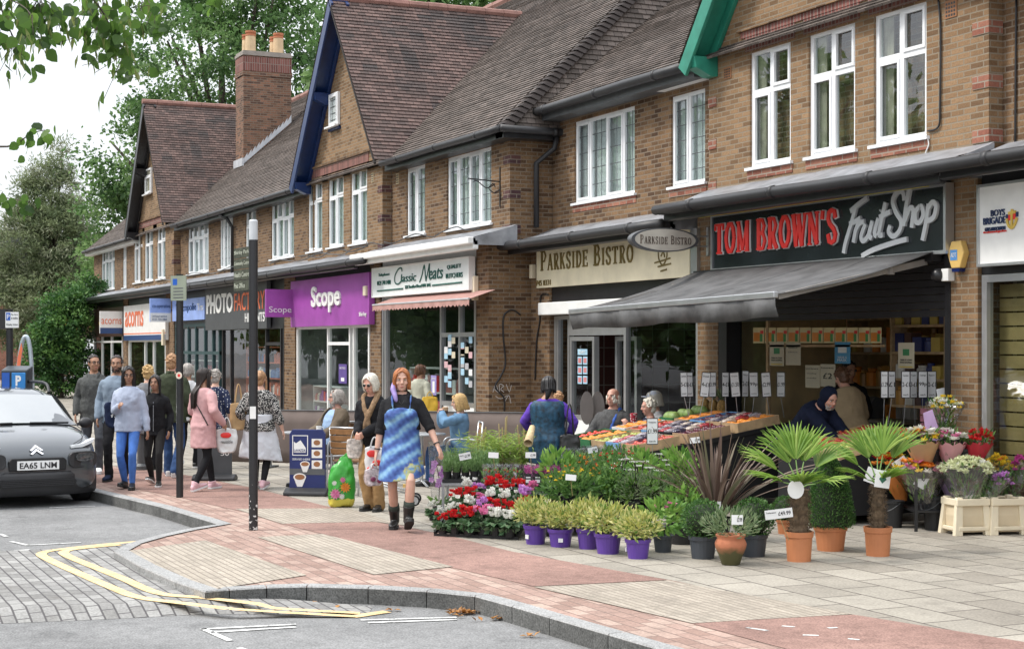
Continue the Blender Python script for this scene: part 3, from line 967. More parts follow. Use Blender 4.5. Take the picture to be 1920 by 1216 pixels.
for a, b, m in ROOMS:
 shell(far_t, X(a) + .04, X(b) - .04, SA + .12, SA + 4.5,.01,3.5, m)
# ---------------------------------------------------------------- near terrace
near_t = thing('shop_terrace', 'near brick terrace with green barge boards over the fruit shop and the bistro', 'building', (-17,0,0))
NX0, NX1 = -25.05,-7.0
w_n = holes_px([(1077,1190,229,382),(1258,1322,182,352)], YB)
w_g = [(-18.55,-17.58,4.38,5.98),(-17.18,-16.2,4.38,5.98),(-15.83,-14.85,4.38,5.98)]
bay3 = (-19.6,-13.8)
ZN = 6.05
mb = MB()
wall(mb, NX0, NX1,3.9, ZN + .2, YB, w_n)
mb.face([(NX0, YB, 0),(NX0, YB, ZN),(NX0,8, ZN),(NX0,8,0)])
mb.face([(NX1, YB, 0),(NX1,8,0),(NX1,8, ZN),(NX1, YB, ZN)])
mb.face([(NX0,9.8,0),(NX1,9.8,0),(NX1,9.8, ZN),(NX0,9.8, ZN)])
mb.build('wall', BRK, near_t, world=True)
mb = MB()
wall(mb, bay3[0], bay3[1],3.9,5.96, GB, [(a, b, c, min(d, 5.9599)) for a, b, c, d in w_g])
mb.face([(bay3[1], GB, 3.9),(bay3[1], YB - .004,3.9),(bay3[1], YB - .004, ZN + .6),(bay3[1], GB, ZN + .05)])
mb.face([(bay3[0], GB, 3.9),(bay3[0], GB, ZN),(bay3[0], YB - .004, ZN),(bay3[0], YB - .004,3.9)])
mb.build('bay_wall', BRK2, near_t, world=True)
quoins(near_t, bay3[1], GB, 4.2, ZN + .2, BRKR, .34,.19)
for z in (4.15,4.75,5.35,5.9):
 MB().box(bay3[0] - .008, bay3[0] + .2, GB - .01, GB + .15, z, z + .14).build('quoin', BRKR, near_t, world=True)
for h in w_g:
 soldier(near_t, h[0] - .1, h[1] + .1, h[3] + .003, GB, .2)
 MB().box(h[0] - .05, h[1] + .05, GB - .012, GB + .03, h[2] - .15, h[2] - .037).build('tile_sill', BRKR, near_t, world=True)
MB().box(w_g[0][0] - .2, w_g[-1][1] + .2, GB - .02, GB + .03,6.184,6.27).build('brick_band', SOLD, near_t, world=True)
MB().box(w_g[0][0] - .25, w_g[-1][1] + .25, GB - .06, GB + .03,6.272,6.31).build('drip_course', BRK, near_t, world=True)
for h in w_g:
 window(near_t, h, GB, (.5,),.64, None, 'side', fw=.065)
window(near_t, w_n[0], YB, (.25,.53,.8), None, (12,5), 'net')
window(near_t, w_n[1], YB, (.5,), None, (6,6), 'net')
for h in w_n:
 MB().box(h[0] - .05, h[1] + .05, YB - .012, YB + .03, h[2] - .15, h[2] - .037).build('tile_sill', BRKR, near_t, world=True)
 MB().box(h[0] - .2, h[1] + .15, YB - .14, YB + .02, h[3] + .1, h[3] + .22).build('window_pelmet', WHT, near_t, world=True)
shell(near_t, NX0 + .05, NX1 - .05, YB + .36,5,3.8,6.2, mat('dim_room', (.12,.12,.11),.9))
ryn, rzn = 5.0,10.05
mb = MB()
roof(mb, (NX0 - .35, YB - .38,6.0),(NX1, YB - .38,6.0),(NX1, ryn, rzn),(NX0 - .35, ryn, rzn))
roof(mb, (NX1,10.2,6.0),(NX0 - .35,10.2,6.0),(NX0 - .35, ryn, rzn),(NX1, ryn, rzn))
rf = mb.build('roof', TILE2, near_t, world=True)
mb = MB()
ridge(mb, (NX0 - .35, ryn, rzn),(NX1, ryn, rzn),.13)
mb.build('ridge_tiles', RIDGE, rf)
MB().prismX([(YB, 5.9),(9.8,5.9),(ryn, rzn - .1)], NX0, NX0 + .25).build('gable_end_wall', BRK, near_t, world=True)
gable(near_t, -16.7,3.05,5.98,9.9, GB, 3.0, BARGE_GRN)
for x0, x1 in ((NX0 - .4,-19.8),(-13.5, NX1)):
 MB().box(x0 + .05, x1, YB - .33, YB - .004,5.82,5.97).build('fascia', GREYP, near_t, world=True)
 gutter(near_t, (x0, YB - .43,5.98),(x1, YB - .43,5.98),.075)
chimney(near_t, -22.6,-21.5,3.6,5.4,8,12,[(-22.3,4,.4),(-21.8,4,.4),(-22.1,5,.4)])
# shop roofs: the bistro's and the fruit shop's
YN = SB - .42
PX1 = FX(1305, SB)
shoproof(near_t, NX0 - .15, PX1, YB, YN, 3.98,3.72, BLK)
shoproof(near_t, PX1, FX(1835, SB), YB - .2, YN - .12,4.18,3.90, BLK)
shoproof(near_t, FX(1835, SB), NX1, YB, YN - .12,4.18,3.93, BLK)
gutter(near_t, (NX0 - .15, YN - .14,3.66),(PX1, YN - .14,3.67),.075)
gutter(near_t, (PX1 + .02, YN - .26,3.85),(NX1, YN - .26,3.87),.07)
def X2(px, Y=SB):
 return FX(px, Y)
pillar(near_t, NX0, X2(1030), SB, 3.7)
pillar(near_t, X2(1308), X2(1346), SB, 3.85, BRK2)
pillar(near_t, X2(1783), X2(1833), SB, 3.85, BRK2)
# bistro front: recessed door, two lights and a big pane
shopwin(near_t, X2(1034), X2(1062),.45,2.45, SB + .05,[X2(1040)],[], ALU, .06,0, WHT)
shopwin(near_t, X2(1066), X2(1112),.75,2.1, SB + .02,[],[], ALU, .07,0, WHT, name='door')
shopwin(near_t, X2(1122), X2(1162),.75,2.1, SB + .3,[],[], ALU, .07,0, WHT, name='door')
shopwin(near_t, X2(1166), X2(1306),.5,2.42, SB + .03,[],[], ALU, .07,0, WHT)
MB().box(X2(1062), X2(1166), SB + .04, SB + .1,2.12,2.46).build('transom', ALU, near_t, world=True)
MB().box(X2(1020), X2(1306), SB - .12, SB + .04,2.47,2.68).build('shutter_box', WHT, near_t, world=True, bevel=.015)
MB().box(X2(1012), X2(1306), SB + .05, SB + .12,2.69,3.7).build('fascia_backing', BLK, near_t, world=True)
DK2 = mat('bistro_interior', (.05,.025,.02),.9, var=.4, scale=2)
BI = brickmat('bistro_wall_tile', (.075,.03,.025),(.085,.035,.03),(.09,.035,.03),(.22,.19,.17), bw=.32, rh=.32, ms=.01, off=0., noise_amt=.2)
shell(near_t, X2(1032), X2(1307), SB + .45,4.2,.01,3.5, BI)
# fruit shop: wide opening with a half lowered shutter
MB().box(X2(1347), X2(1362), SB, SB + .25,0,3.0).build('shutter_rail', BLK, near_t, world=True)
MB().box(X2(1771), X2(1782), SB, SB + .2,0,3.0).build('shutter_rail', BLK, near_t, world=True)
mb = MB()
for i in range(9):
 mb.box(X2(1362), X2(1771), SB + .04 - .012 * (i % 2), SB + .1,2.28 + i * .085,2.28 + i * .085 + .08)
mb.build('roller_shutter', BLK, near_t, world=True)
FRUITIN = mat('fruit_shop_wall', (.72,.55,.30),.9, var=.3, scale=2)
shell(near_t, X2(1350), X2(1781), SB + .3,5.5,.015,2.9, FRUITIN)
# right hand shop: window with a slatted blind seen through the glass
shopwin(near_t, X2(1838), NX1,.5,2.72, SB + .02,[X2(1838) + 4.2],[], ALU, .08,0, BRK)
MB().box(X2(1834), NX1, SB + .05, SB + .14,2.73,3.85).build('fascia_backing', BLK, near_t, world=True)
shell(near_t, X2(1840), NX1, SB + .5,4,.01,3.5, mat('ochre_room', (.30,.22,.09),.9))
mb = MB()
for i in range(13):
 z = .62 + i * .155
 mb.box(X2(1842), NX1 - .2, SB + .24, SB + .262, z, z + .138)
mb.build('slat_wall', mat('slat_board', (.36,.255,.11),.5, var=.15), near_t, world=True)
# ================================================================== SIGNS
def sign(name, label, pts, Y, m, dep=.08, frame=None, fw=.035):
 """a fascia board: pts = left px, right px, top py at left, bottom py at left"""
 a, b, zt, zb = pts
 x0, x1, z1, z0 = FX(a, Y), FX(b, Y), FZ(a, zt, Y), FZ(a, zb, Y)
 t = thing(name, label, 'sign', ((x0 + x1) / 2, Y + dep, z0))
 MB().box(x0, x1, Y, Y + dep, z0, z1).build('board', m, t, world=True)
 if frame:
  mb = MB()
  for q in ((x0 - fw, x1 + fw, z0 - fw, z0),(x0 - fw, x1 + fw, z1, z1 + fw),(x0 - fw, x0, z0, z1),(x1, x1 + fw, z0, z1)):
   mb.box(q[0], q[1], Y - .02, Y + dep, q[2], q[3])
  mb.build('frame', frame, t, world=True)
 return t
def lett(par, s, pl, Y, m, bold=.0, shear=0., depth=.012, dy=.003):
 """a line of lettering: left px, right px, cap top and baseline at the left end"""
 a, b, zt, zb = pl
 x0, x1, z1, z0 = FX(a, Y), FX(b, Y), FZ(a, zt, Y), FZ(a, zb, Y)
 return text(s, x0, z0, x1 - x0, z1 - z0, Y - dy, depth, bold, shear).build('lettering', m, par, world=True)
O_ = [(.5 + .40 * math.cos(t),.5 + .47 * math.sin(t)) for t in (2 * pi * i / 10 for i in range(11))]
SER = {
 'T': [(1,[(.5,0),(.5,1)]),(.5,[(.02,.96),(.98,.96)]),(.4,[(.22,.03),(.78,.03)]),(.4,[(.06,.78),(.06,1)]),(.4,[(.94,.78),(.94,1)])],
 'O': [(.9, O_)],
 'M': [(.5,[(.14,0),(.14,1)]),(1,[(.86,0),(.86,1)]),(.8,[(.14,.98),(.5,.05)]),(.5,[(.5,.05),(.86,.98)]),(.35,[(0,.03),(.3,.03)]),(.35,[(.68,.03),(1,.03)]),(.35,[(0,.97),(.25,.97)])],
 'B': [(1,[(.24,0),(.24,1)]),(.7,[(.24,.96),(.62,.95),(.8,.76),(.62,.54),(.24,.53)]),(.75,[(.24,.53),(.68,.52),(.88,.28),(.68,.05),(.24,.04)]),(.35,[(.02,.03),(.3,.03)]),(.35,[(.02,.97),(.3,.97)])],
 'R': [(1,[(.24,0),(.24,1)]),(.7,[(.24,.96),(.64,.95),(.82,.74),(.64,.51),(.24,.5)]),(.9,[(.5,.5),(.68,.2),(.9,.02)]),(.35,[(.02,.03),(.46,.03)]),(.35,[(.02,.97),(.3,.97)]),(.35,[(.74,.03),(1,.03)])],
 'W': [(1,[(.1,1),(.3,0)]),(.5,[(.3,0),(.5,.9)]),(1,[(.46,.95),(.7,0)]),(.5,[(.7,0),(.92,1)]),(.35,[(-.04,.97),(.26,.97)]),(.35,[(.8,.97),(1.06,.97)]),(.35,[(.34,.97),(.6,.97)])],
 'N': [(.5,[(.15,0),(.15,1)]),(1,[(.15,.98),(.85,.02)]),(.5,[(.85,0),(.85,1)]),(.35,[(0,.03),(.32,.03)]),(.35,[(.68,.97),(1.02,.97)]),(.35,[(-.02,.97),(.2,.97)])],
 'S': [(.85,[(.86,.74),(.76,.94),(.5,.98),(.22,.92),(.13,.74),(.3,.58),(.7,.42),(.87,.25),(.76,.07),(.5,.02),(.24,.06),(.12,.28)])],
 "'": [(.8,[(.5,1),(.35,.74)])],
 'P': [(1,[(.24,0),(.24,1)]),(.6,[(.24,.96),(.66,.95),(.86,.73),(.66,.48),(.24,.47)]),(.35,[(.02,.03),(.46,.03)]),(.35,[(.02,.97),(.3,.97)])],
 'A': [(.5,[(.1,0),(.5,1)]),(1,[(.48,1),(.88,0)]),(.4,[(.24,.33),(.74,.33)]),(.35,[(-.02,.03),(.25,.03)]),(.35,[(.7,.03),(1.02,.03)])],
 'K': [(1,[(.2,0),(.2,1)]),(.5,[(.85,.97),(.22,.45)]),(.9,[(.4,.6),(.9,.02)]),(.35,[(.02,.03),(.42,.03)]),(.35,[(.02,.97),(.42,.97)]),(.35,[(.7,.03),(1,.03)])],
 'I': [(1,[(.5,0),(.5,1)]),(.35,[(.15,.03),(.85,.03)]),(.35,[(.15,.97),(.85,.97)])],
 'D': [(1,[(.24,0),(.24,1)]),(.8,[(.24,.96),(.62,.93),(.88,.7),(.88,.3),(.62,.07),(.24,.04)]),(.35,[(.02,.03),(.3,.03)]),(.35,[(.02,.97),(.3,.97)])],
 'E': [(1,[(.24,0),(.24,1)]),(.45,[(.02,.96),(.9,.96)]),(.4,[(.24,.52),(.7,.52)]),(.45,[(.02,.04),(.92,.04)]),(.35,[(.88,.78),(.88,1)]),(.35,[(.9,0),(.9,.24)]),(.35,[(.7,.4),(.7,.64)])],
}
WID = {"'": .4, 'I': .5, 'M': 1.25, 'W': 1.3, 'O': 1.05, 'S': .85}
def serif(mb, s, x0, z0, wd, ht, y, depth, stem=.3, grow=0., small=None):
 """serif capitals; small = height factor of every capital but the first of a word"""
 ws, first = [], True
 for c in s:
  k = 1 if (first or not small) else small
  ws.append((.45 if c == ' ' else WID.get(c, .95) * k, k))
  first = c == ' '
 tot = sum(a for a, _ in ws) + .16 * (len(s) - 1)
 u = wd / tot
 x = x0
 for c, (a, k) in zip(s, ws):
  if c != ' ':
   strokes(mb, SER[c], x, z0, a * u, ht * k, y, depth, stem * u * k, smooth=c in 'OBRSPDK' and False, grow=grow)
  x += (a + .16) * u
 return mb
RED = mat('red_letter', (.75,.03,.025),.35, var=.05)
SILV = mat('silver_letter', (.62,.63,.64),.4,.2, var=.06)
CHAR = mat('charcoal_board', (.014,.019,.022),.25, var=.5, scale=2)
# fruit shop
Y = SB - .12
t = sign('shop_sign', "black fascia board reading TOM BROWN'S Fruit Shop in red and silver letters", (1337,1771,408,504), Y, CHAR, .1, ALU, .04)
mb = MB(); mb2 = MB()
x0, z0 = FX(1345, Y), FZ(1345,477, Y)
wd, ht = FX(1574, Y) - x0, FZ(1345,421, Y) - z0
serif(mb, "TOM BROWN'S", x0, z0, wd, ht, Y - .006,.02,.30, grow=.009)
serif(mb2, "TOM BROWN'S", x0, z0, wd, ht, Y - .03,.02,.30)
mb.build('letter_outline', WHT, t, world=True)
mb2.build('lettering', RED, t, world=True)
SC = [[(1085,1028),(1120,998),(1168,962)],[(1112,1000),(1092,1080),(1062,1180),(1052,1232)],[(1080,1090),(1105,1080),(1135,1062)],
      [(1124,1088),(1112,1120),(1100,1180)],[(1108,1130),(1128,1090),(1152,1078)],[(1158,1090),(1138,1150),(1150,1172),(1175,1140),(1192,1075)],
      [(1192,1078),(1176,1140),(1190,1160)],[(1222,1062),(1204,1130),(1214,1150)],[(1232,1030),(1234,1026)],[(1256,985),(1236,1080),(1226,1140),(1244,1142)],[(1226,1058),(1280,1030)],
      [(1348,975),(1342,938),(1316,932),(1292,975),(1306,1030),(1332,1075),(1326,1120),(1296,1150),(1272,1128),(1280,1098)],
      [(1372,918),(1358,1000),(1344,1100)],[(1350,1075),(1374,1016),(1392,1020),(1388,1070),(1384,1108)],
      [(1424,1004),(1404,1030),(1404,1075),(1422,1082),(1440,1050),(1436,1010),(1424,1004)],[(1466,992),(1454,1080),(1436,1170)],
      [(1460,1020),(1484,985),(1502,1000),(1494,1050),(1470,1072),(1456,1062)],[(1140,1246),(1200,1214),(1300,1180),(1360,1164)]]
mb = MB()
strokes(mb, [[(FX(1180 + x / 2.595, Y), FZ(1180 + x / 2.595, y / 2.595, Y)) for x, y in s] for s in SC],0,0,1,1, Y - .004,.03,.062)
mb.build('script_lettering', SILV, t, world=True)
x0, x1 = FX(1300, YN), FX(1728, YN)
t = thing('awning_tube', 'long dark awning tube with a yellow strip fixed over the fruit shop sign', 'awning tube', ((x0 + x1) / 2, Y - .2,3.8))
MB().tube([(x0, Y - .2,3.80),(x1, Y - .2,3.84)],.06,12).build('tube', BLKP, t, world=True, smooth=True)
MB().box(x0, x1, Y - .215, Y - .195,3.715,3.735).build('yellow_strip', mat('yellow_strip', (.7,.6,.05),.5), t, world=True)
# bistro
CRM = mat('cream_board', (.78,.70,.51),.5, var=.14, scale=2.5)
GOLD = mat('gold_letter', (.22,.16,.05),.4,.3)
Y = SB - .06
t = sign('shop_sign', 'cream fascia board reading PARKSIDE BISTRO in old gold capitals', (1006,1293,452,540), Y, CRM, .07, None)
mb = MB()
x0, z0 = FX(1014, Y), FZ(1014,508, Y)
serif(mb, 'PARKSIDE BISTRO', x0, z0, FX(1188, Y) - x0, FZ(1014,471, Y) - z0, Y - .003,.012,.22, small=.8)
mb.build('lettering', GOLD, t, world=True)
lett(t, '745 8331', (1006,1033,526,536), Y, GOLD)
mb = MB()
cx, cz = FX(1243, Y), FZ(1243,480, Y)
strokes(mb, [[(cx - .13, cz + .1),(cx - .11, cz - .04),(cx, cz - .13),(cx + .11, cz - .04),(cx + .13, cz + .1)],[(cx - .24, cz - .09),(cx + .22, cz - .04)],[(cx - .14, cz - .15),(cx + .24, cz - .12)],[(cx - .06, cz - .22),(cx + .12, cz - .2)],[(cx - .05, cz),(cx + .02, cz + .06),(cx + .06, cz - .02)]],0,0,1,1, Y - .003,.008,.022)
mb.build('cup_emblem', GOLD, t, world=True)
MB().box(FX(1294, Y), FX(1306, Y), Y + .005, Y + .1,2.75,3.62).build('end_panel', ALU, t, world=True)
# oval hanging sign of the bistro, seen face on from up the street
xs = FX(1306, SB - .2)
ya, yb = YX(1180, xs), YX(1306, xs)
yc, zc = (ya + yb) / 2, ZX(1243,450, xs)
ra, rb = (yb - ya) / 2,.165
t = thing('hanging_sign', 'oval hanging sign reading PARKSIDE BISTRO on a steel wall bracket', 'sign', (xs, yc, zc))
for nm, m, k, e in (('rim', GREYP, 1,.06),('face_panel', mat('oval_face', (.52,.49,.42),.4),.9,.066)):
 MB().prismX([(yc + ra * k * math.cos(a), zc + rb * k * math.sin(a)) for a in (2 * pi * i / 40 for i in range(40))], xs - e, xs + e).build(nm, m, t, world=True)
mb = serif(MB(), 'PARKSIDE BISTRO', -ra * .76,-.06, ra * 1.52,.12,0,.006,.2, small=.82)
mb.xf(Matrix.Translation((xs + .067, yc, zc)) @ Matrix.Rotation(pi / 2,4, 'Z'))
mb.build('lettering', mat('brown_letter', (.07,.045,.03),.5), t, world=True)
mb = MB()
for z in (.07,-.07):
 mb.tube([(xs, yb - .08, zc + z),(xs, SB - .01, zc + z)],.014,6)
mb.box(xs - .03, xs + .03, SB - .025, SB - .002, zc - .2, zc + .2)
mb.build('bracket', ALU, t, world=True)
# butcher
Y = SA - .14
GRN = mat('green_letter', (.01,.09,.07),.5)
t = sign('shop_sign', 'white butcher fascia board with green Classic Meats lettering', (699,880,505,556), Y, mat('white_board', (.74,.78,.77),.4, var=.05),.1, WHT, .02)
lett(t, 'lassic', (752,780,514,529), Y, GRN, 0,.25)
lett(t, 'eats', (804,830,505,524), Y, GRN, 0,.25)
mb = MB()
Q = lambda s: [[(FX(680 + x / 3.04, Y), FZ(680 + x / 3.04,400 + y / 3.04, Y)) for x, y in q] for q in s]
strokes(mb, Q([[(226,330),(222,312),(205,318),(186,355),(186,392),(204,402),(226,380)],[(326,392),(340,350),(352,296),(358,340),(362,385)],[(362,385),(374,330),(382,288),(382,340),(386,378)],
    [(84,442),(232,428)],[(398,410),(568,392)]]),0,0,1,1, Y - .003,.01,.026)
mb.build('script_lettering', GRN, t, world=True)
lett(t, 'QUALITY', (839,865,497,506), Y, GRN)
lett(t, 'BUTCHERS', (837,868,513,522), Y, GRN)
lett(t, 'Telephone:', (710,731,513,520), Y, GRN, 0,.2)
lett(t, '0121 744 1410', (708,733,527,535), Y, GRN)
lett(t, '222 Stratford Road B90 3AG', (760,808,535,541), Y, GRN)
# charity shop
Y = SA - .14
PUR = mat('purple_board', (.33,.075,.36),.35, var=.16, scale=2)
t = sign('shop_sign', 'purple fascia board with white Scope lettering', (545,692,528,613), Y, PUR, .12)
lett(t, 'Scope', (586,640,538,587), Y, WHT, .02, depth=.04)
lett(t, 'Shirley', (674,688,585,595), Y, WHT)
def blade(label, xp, pa, pb, y0, y1, m, lines, name='hanging_sign', band=None):
 """a board fixed square to the shop front, its face looking along the street"""
 xp = FX(pb, SA - .12)
 ya, yb = YX(pa, xp), YX(pb, xp)
 z1, z0 = ZX(pa, y0, xp), ZX(pa, y1, xp)
 t = thing(name, label, 'sign', (xp, (ya + yb) / 2, z0))
 MB().box(xp - .05, xp + .05, ya, yb, z0, z1).build('board', m, t, world=True)
 if band:
  MB().box(xp - .052, xp + .053, ya + .002, yb - .002, z0 + (z1 - z0) * band[0], z0 + (z1 - z0) * band[1]).build('band', band[2], t, world=True)
 MB().tube([(xp, yb - .02,(z0 + z1) / 2),(xp, SA - .02,(z0 + z1) / 2)],.02,6).build('bracket', BLK, t, world=True)
 W, H = yb - ya, z1 - z0
 for s, a, b, c, d, lm in lines:
  mb = text(s, a * W, c * H, (b - a) * W, (d - c) * H, 0,.008)
  mb.xf(Matrix.Translation((xp + .054, ya, z0)) @ Matrix.Rotation(pi / 2,4, 'Z'))
  mb.build('lettering', lm, t, world=True)
 return t
blade('small purple hanging sign with white Scope lettering', -37.4,498,549,542,594, PUR, [('Scope', .1,.92,.1,.38, WHT)])
NAVY = mat('navy_band', (.02,.06,.18),.4)
ORG = mat('orange_letter', (.75,.18,.08),.5)
blade('white hanging sign with orange acorns lettering and a navy band', -57.2,187,229,583,625, WHT, [('acorns', .06,.96,.42,.66, ORG)], band=(0,.26, NAVY))
LBL = mat('pale_blue_board', (.30,.42,.80),.4)
blade('pale blue and white hanging sign reading the co-operative', -49.5,281,320,559,603, LBL, [('co-operative', .1,.95,.55,.75, NAVY),('24 hour service', .1,.8,.2,.28, NAVY),('0121 733 1866', .1,.8,.07,.15, NAVY)], band=(0,.38, WHT))
BRN = mat('brown_board', (.05,.025,.018),.4)
YLO = mat('yellow_badge', (.62,.50,.10),.5)
t = blade('square brown hanging sign with a round yellow badge', -62.5,119,156,592,627, BRN, [])
bx_ = t.location.x
yc, zc = (YX(119, bx_) + YX(156, bx_)) / 2, ZX(137,609, bx_)
mb = MB()
mb.prismX([(yc + (.36 + .03 * (i % 2)) * math.cos(a), zc + (.25 + .02 * (i % 2)) * math.sin(a)) for i, a in enumerate(2 * pi * i / 24 for i in range(24))], bx_ + .06, bx_ + .08)
mb.build('badge', YLO, t, world=True)
mb = text('Delicious', -.26,-.05,.52,.1,0,.006)
mb.xf(Matrix.Translation((bx_ + .083, yc, zc)) @ Matrix.Rotation(pi / 2,4, 'Z'))
mb.build('lettering', BRN, t, world=True)
# photo shop
Y = SA - .12
GRB = mat('slate_grey_board', (.075,.08,.085),.4)
t = sign('shop_sign', 'slate grey fascia board reading PHOTO FACTORY in white and orange', (385,500,541,619), Y, GRB, .1)
lett(t, 'PHOTO', (388,437,553,589), Y, WHT, .03)
lett(t, 'FACTORY', (440,497,550,583), Y, ORG, .0)
lett(t, 'HI PRINTS', (460,497,587,604), Y, WHT, .01)
# smaller shops
t = sign('shop_sign', 'pale blue fascia board of the shop beside the grey photo sign', (323,383,563,602), Y, LBL, .1)
lett(t, 'Thecopolie', (330,368,571,588), Y, NAVY)
lett(t, 'Trs', (370,381,569,582), Y, WHT)
t = sign('shop_sign', 'white fascia board with large orange acorns lettering', (232,310,574,638), Y, WHT, .1)
lett(t, 'acorns', (235,269,585,613), Y, ORG, .01)
MB().box(FX(232, Y), FX(310, Y), Y - .004, Y, FZ(232,638, Y), FZ(232,629, Y)).build('navy_stripe', NAVY, t, world=True)
MB().box(FX(232, Y), FX(310, Y), Y - .004, Y, FZ(232,627, Y), FZ(232,625, Y)).build('orange_stripe', ORG, t, world=True)
t = sign('shop_sign', 'brown fascia board with gold lettering at the far end of the terrace', (160,230,582,632), Y, BRN, .1)
lett(t, 'deli', (186,226,594,612), Y, YLO)
MB().ell((FX(171, Y), Y - .01, FZ(171,606, Y)),(.3,.012,.38),16,8).build('badge', YLO, t, world=True)
# white board over the right-hand shop
Y = SB - .1
t = sign('shop_sign', 'plain white fascia board with a small BOYS BRIGADE emblem', (1837,2240,352,495), Y, WHT, .1, ALU, .03)
NVL = mat('navy_letter', (.012,.03,.10),.5)
lett(t, 'BOYS', (1859,1885,394,406), Y, NVL, .008)
lett(t, 'BRIGADE', (1845,1886,409,422), Y, NVL, .008)
lett(t, 'GIRLS ASSOCIATION', (1848,1886,427,434), Y, NVL)
lett(t, 'the adventure begins here', (1845,1888,434,439), Y, RED, 0)
mb = MB()
Q = lambda s: [[(FX(x, Y), FZ(x, y, Y)) for x, y in q] for q in s]
strokes(mb, Q([[(1899,392),(1898,424)],[(1889,410),(1892,422),(1898,427),(1904,420),(1908,408)],[(1892,400),(1906,397)]]),0,0,1,1, Y - .004,.012,.03)
mb.build('anchor_emblem', mat('gold_emblem', (.65,.45,.08),.5), t, world=True)
mb = strokes(MB(), Q([[(1894,403),(1894,413)],[(1903,400),(1903,411)]]),0,0,1,1, Y - .003,.008,.035)
mb.build('emblem_panel', RED, t, world=True)
mb = strokes(MB(), Q([[(1889,402),(1889,410)],[(1908,397),(1908,406)]]),0,0,1,1, Y - .003,.008,.03)
mb.build('emblem_panel', NVL, t, world=True)
# ---------------------------------------------------------------- things fixed to the fronts
def bell_box(label, px, py, Y, w_, h, m, m2, hexa=True, txt=None):
 x, z = FX(px, Y), FZ(px, py, Y)
 t = thing('alarm_box', label, 'alarm box', (x, Y, z))
 pts = [(-.5,.1),(-.25,.5),(.3,.5),(.5,.1),(.25,-.38),(-.25,-.38)] if hexa else [(-.5,-.5),(.5,-.5),(.5,.5),(-.5,.5)]
 MB().prismY([(a * w_, b * h) for a, b in pts],-.09,-.001).build('cover', m, t, bevel=.012)
 if hexa:
  MB().prismY([(-.25 * w_, -.385 * h),(.25 * w_, -.385 * h),(.2 * w_, -.5 * h),(-.2 * w_, -.5 * h)],-.085,-.002).build('lens', m2, t)
 if txt:
  MB().box(-.3 * w_, .12 * w_, -.094,-.0905,-.12 * h, .22 * h).build('badge', mat('blue_badge', (.10,.28,.6),.4), t)
  text(txt, -.26 * w_, -.02 * h, .34 * w_, .14 * h, -.0945,.003).build('lettering', WHT, t)
 return t
YLB = mat('yellow_alarm', (.75,.50,.16),.4, var=.05)
bell_box('yellow hexagonal alarm box with a blue badge on the brick pillar', 1803,481, SB, .27,.34, YLB, mat('blue_lens', (.01,.02,.10),.2), True, 'ADT')
bell_box('cream upright alarm box with a dark base on the corner pillar', 895,540, SA, .12,.42, CREAM, BLK, False)
bell_box('square cream alarm box at the left end of the white butcher sign', 690,545, SA - .1,.16,.2, CREAM, BLK, False)
bell_box('cream alarm box beside the white acorns sign', 309,632, SA - .1,.2,.5, CREAM, BLK, False)
bell_box('round topped cream alarm box at the left end of the cream bistro sign', 1003,509, SB, .1,.24, CREAM, BLK, False)
x, z = FX(1775, SB), FZ(1775,516, SB)
t = thing('security_camera', 'small dark dome camera on a white bracket under the alarm box', 'camera', (x + .02, SB, z))
MB().box(.0,.12,-.1,-.002,-.07,.07).build('bracket', WHT, t, bevel=.01)
MB().ell((-.05,-.1,0),(.08,.08,.08),14,10).build('dome', BLK, t, smooth=True)
# scrolled iron bracket
x, z = FX(938, YA), FZ(938,345, YA)
t = thing('iron_bracket', 'black scrolled iron bracket jutting from the upper brick corner', 'bracket', (x, YA, z))
mb = MB()
mb.box(-.015,.015,-.015,-.001,-.4,.3)
mb.tube([(0,-.01,.04),(0,-.62,.07)],.012,6)
mb.tube(catmull([(0,-.02,-.1),(0,-.12,-.16),(0,-.22,-.08),(0,-.14,.0),(0,-.1,-.06)],5),.01,5)
mb.tube(catmull([(0,-.1,.0),(0,-.26,-.08),(0,-.42,.02),(0,-.5,.04)],5),.01,5)
mb.build('scroll', BLK, t)
def vent(label, px, py, Y, w_=.2, h=.2, m=None):
 x, z = FX(px, Y), FZ(px, py, Y)
 t = thing('air_brick', label, 'air brick', (x, Y, z))
 MB().box(-w_ / 2, w_ / 2,-.012,.02,-h / 2, h / 2).build('frame', m or mat('clay_vent', (.28,.13,.06),.8), t)
 mb = MB()
 for i in range(4):
  for j in range(4):
   mb.box(-w_ * .42 + i * w_ * .22,-w_ * .42 + i * w_ * .22 + w_ * .14,-.014,-.0125,-h * .42 + j * h * .22,-h * .42 + j * h * .22 + h * .13)
 mb.build('grille', BLK, t)
vent('clay air brick high on the wall near the right edge', 1784,17, GB)
vent('brown air brick left of the three upper windows', 1365,137, GB, .18,.16)
vent('buff air brick by the upper corner of the blue gabled bay', 746,335, YA, .16,.22, mat('buff_vent', (.42,.33,.2),.8))
vent('small air brick right of the blue gabled windows', 699,333, GA, .14,.2, mat('buff_vent', (.42,.33,.2),.8))
def cable(label, pts, r=.012, m=None, name='cable'):
 return tag(MB().tube(catmull(pts, 5), r, 6).build(name, m or BLK, smooth=True), label, 'cable')
S = lambda px, py, Y, d=.02: (FX(px, Y), Y - d, FZ(px, py, Y))
cable('black cable running down beside the right upper window', [S(1762,0, GB), S(1766,60, GB), S(1765,200, GB), S(1762,238, GB), S(1742,246, GB)])
cable('white cable sagging over the lead roof at the right', [S(1738,250, GB), S(1744,270, GB), S(1738,290, GB), S(1752,298, GB)],.008, WHT)
cable('dark cable hanging on the far right upper wall', [S(1908,0, YB), S(1907,120, YB), S(1906,270, YB)],.012)
sx = -25.1
P2 = lambda px, py: (sx + .015, YX(px, sx), ZX(px, py, sx))
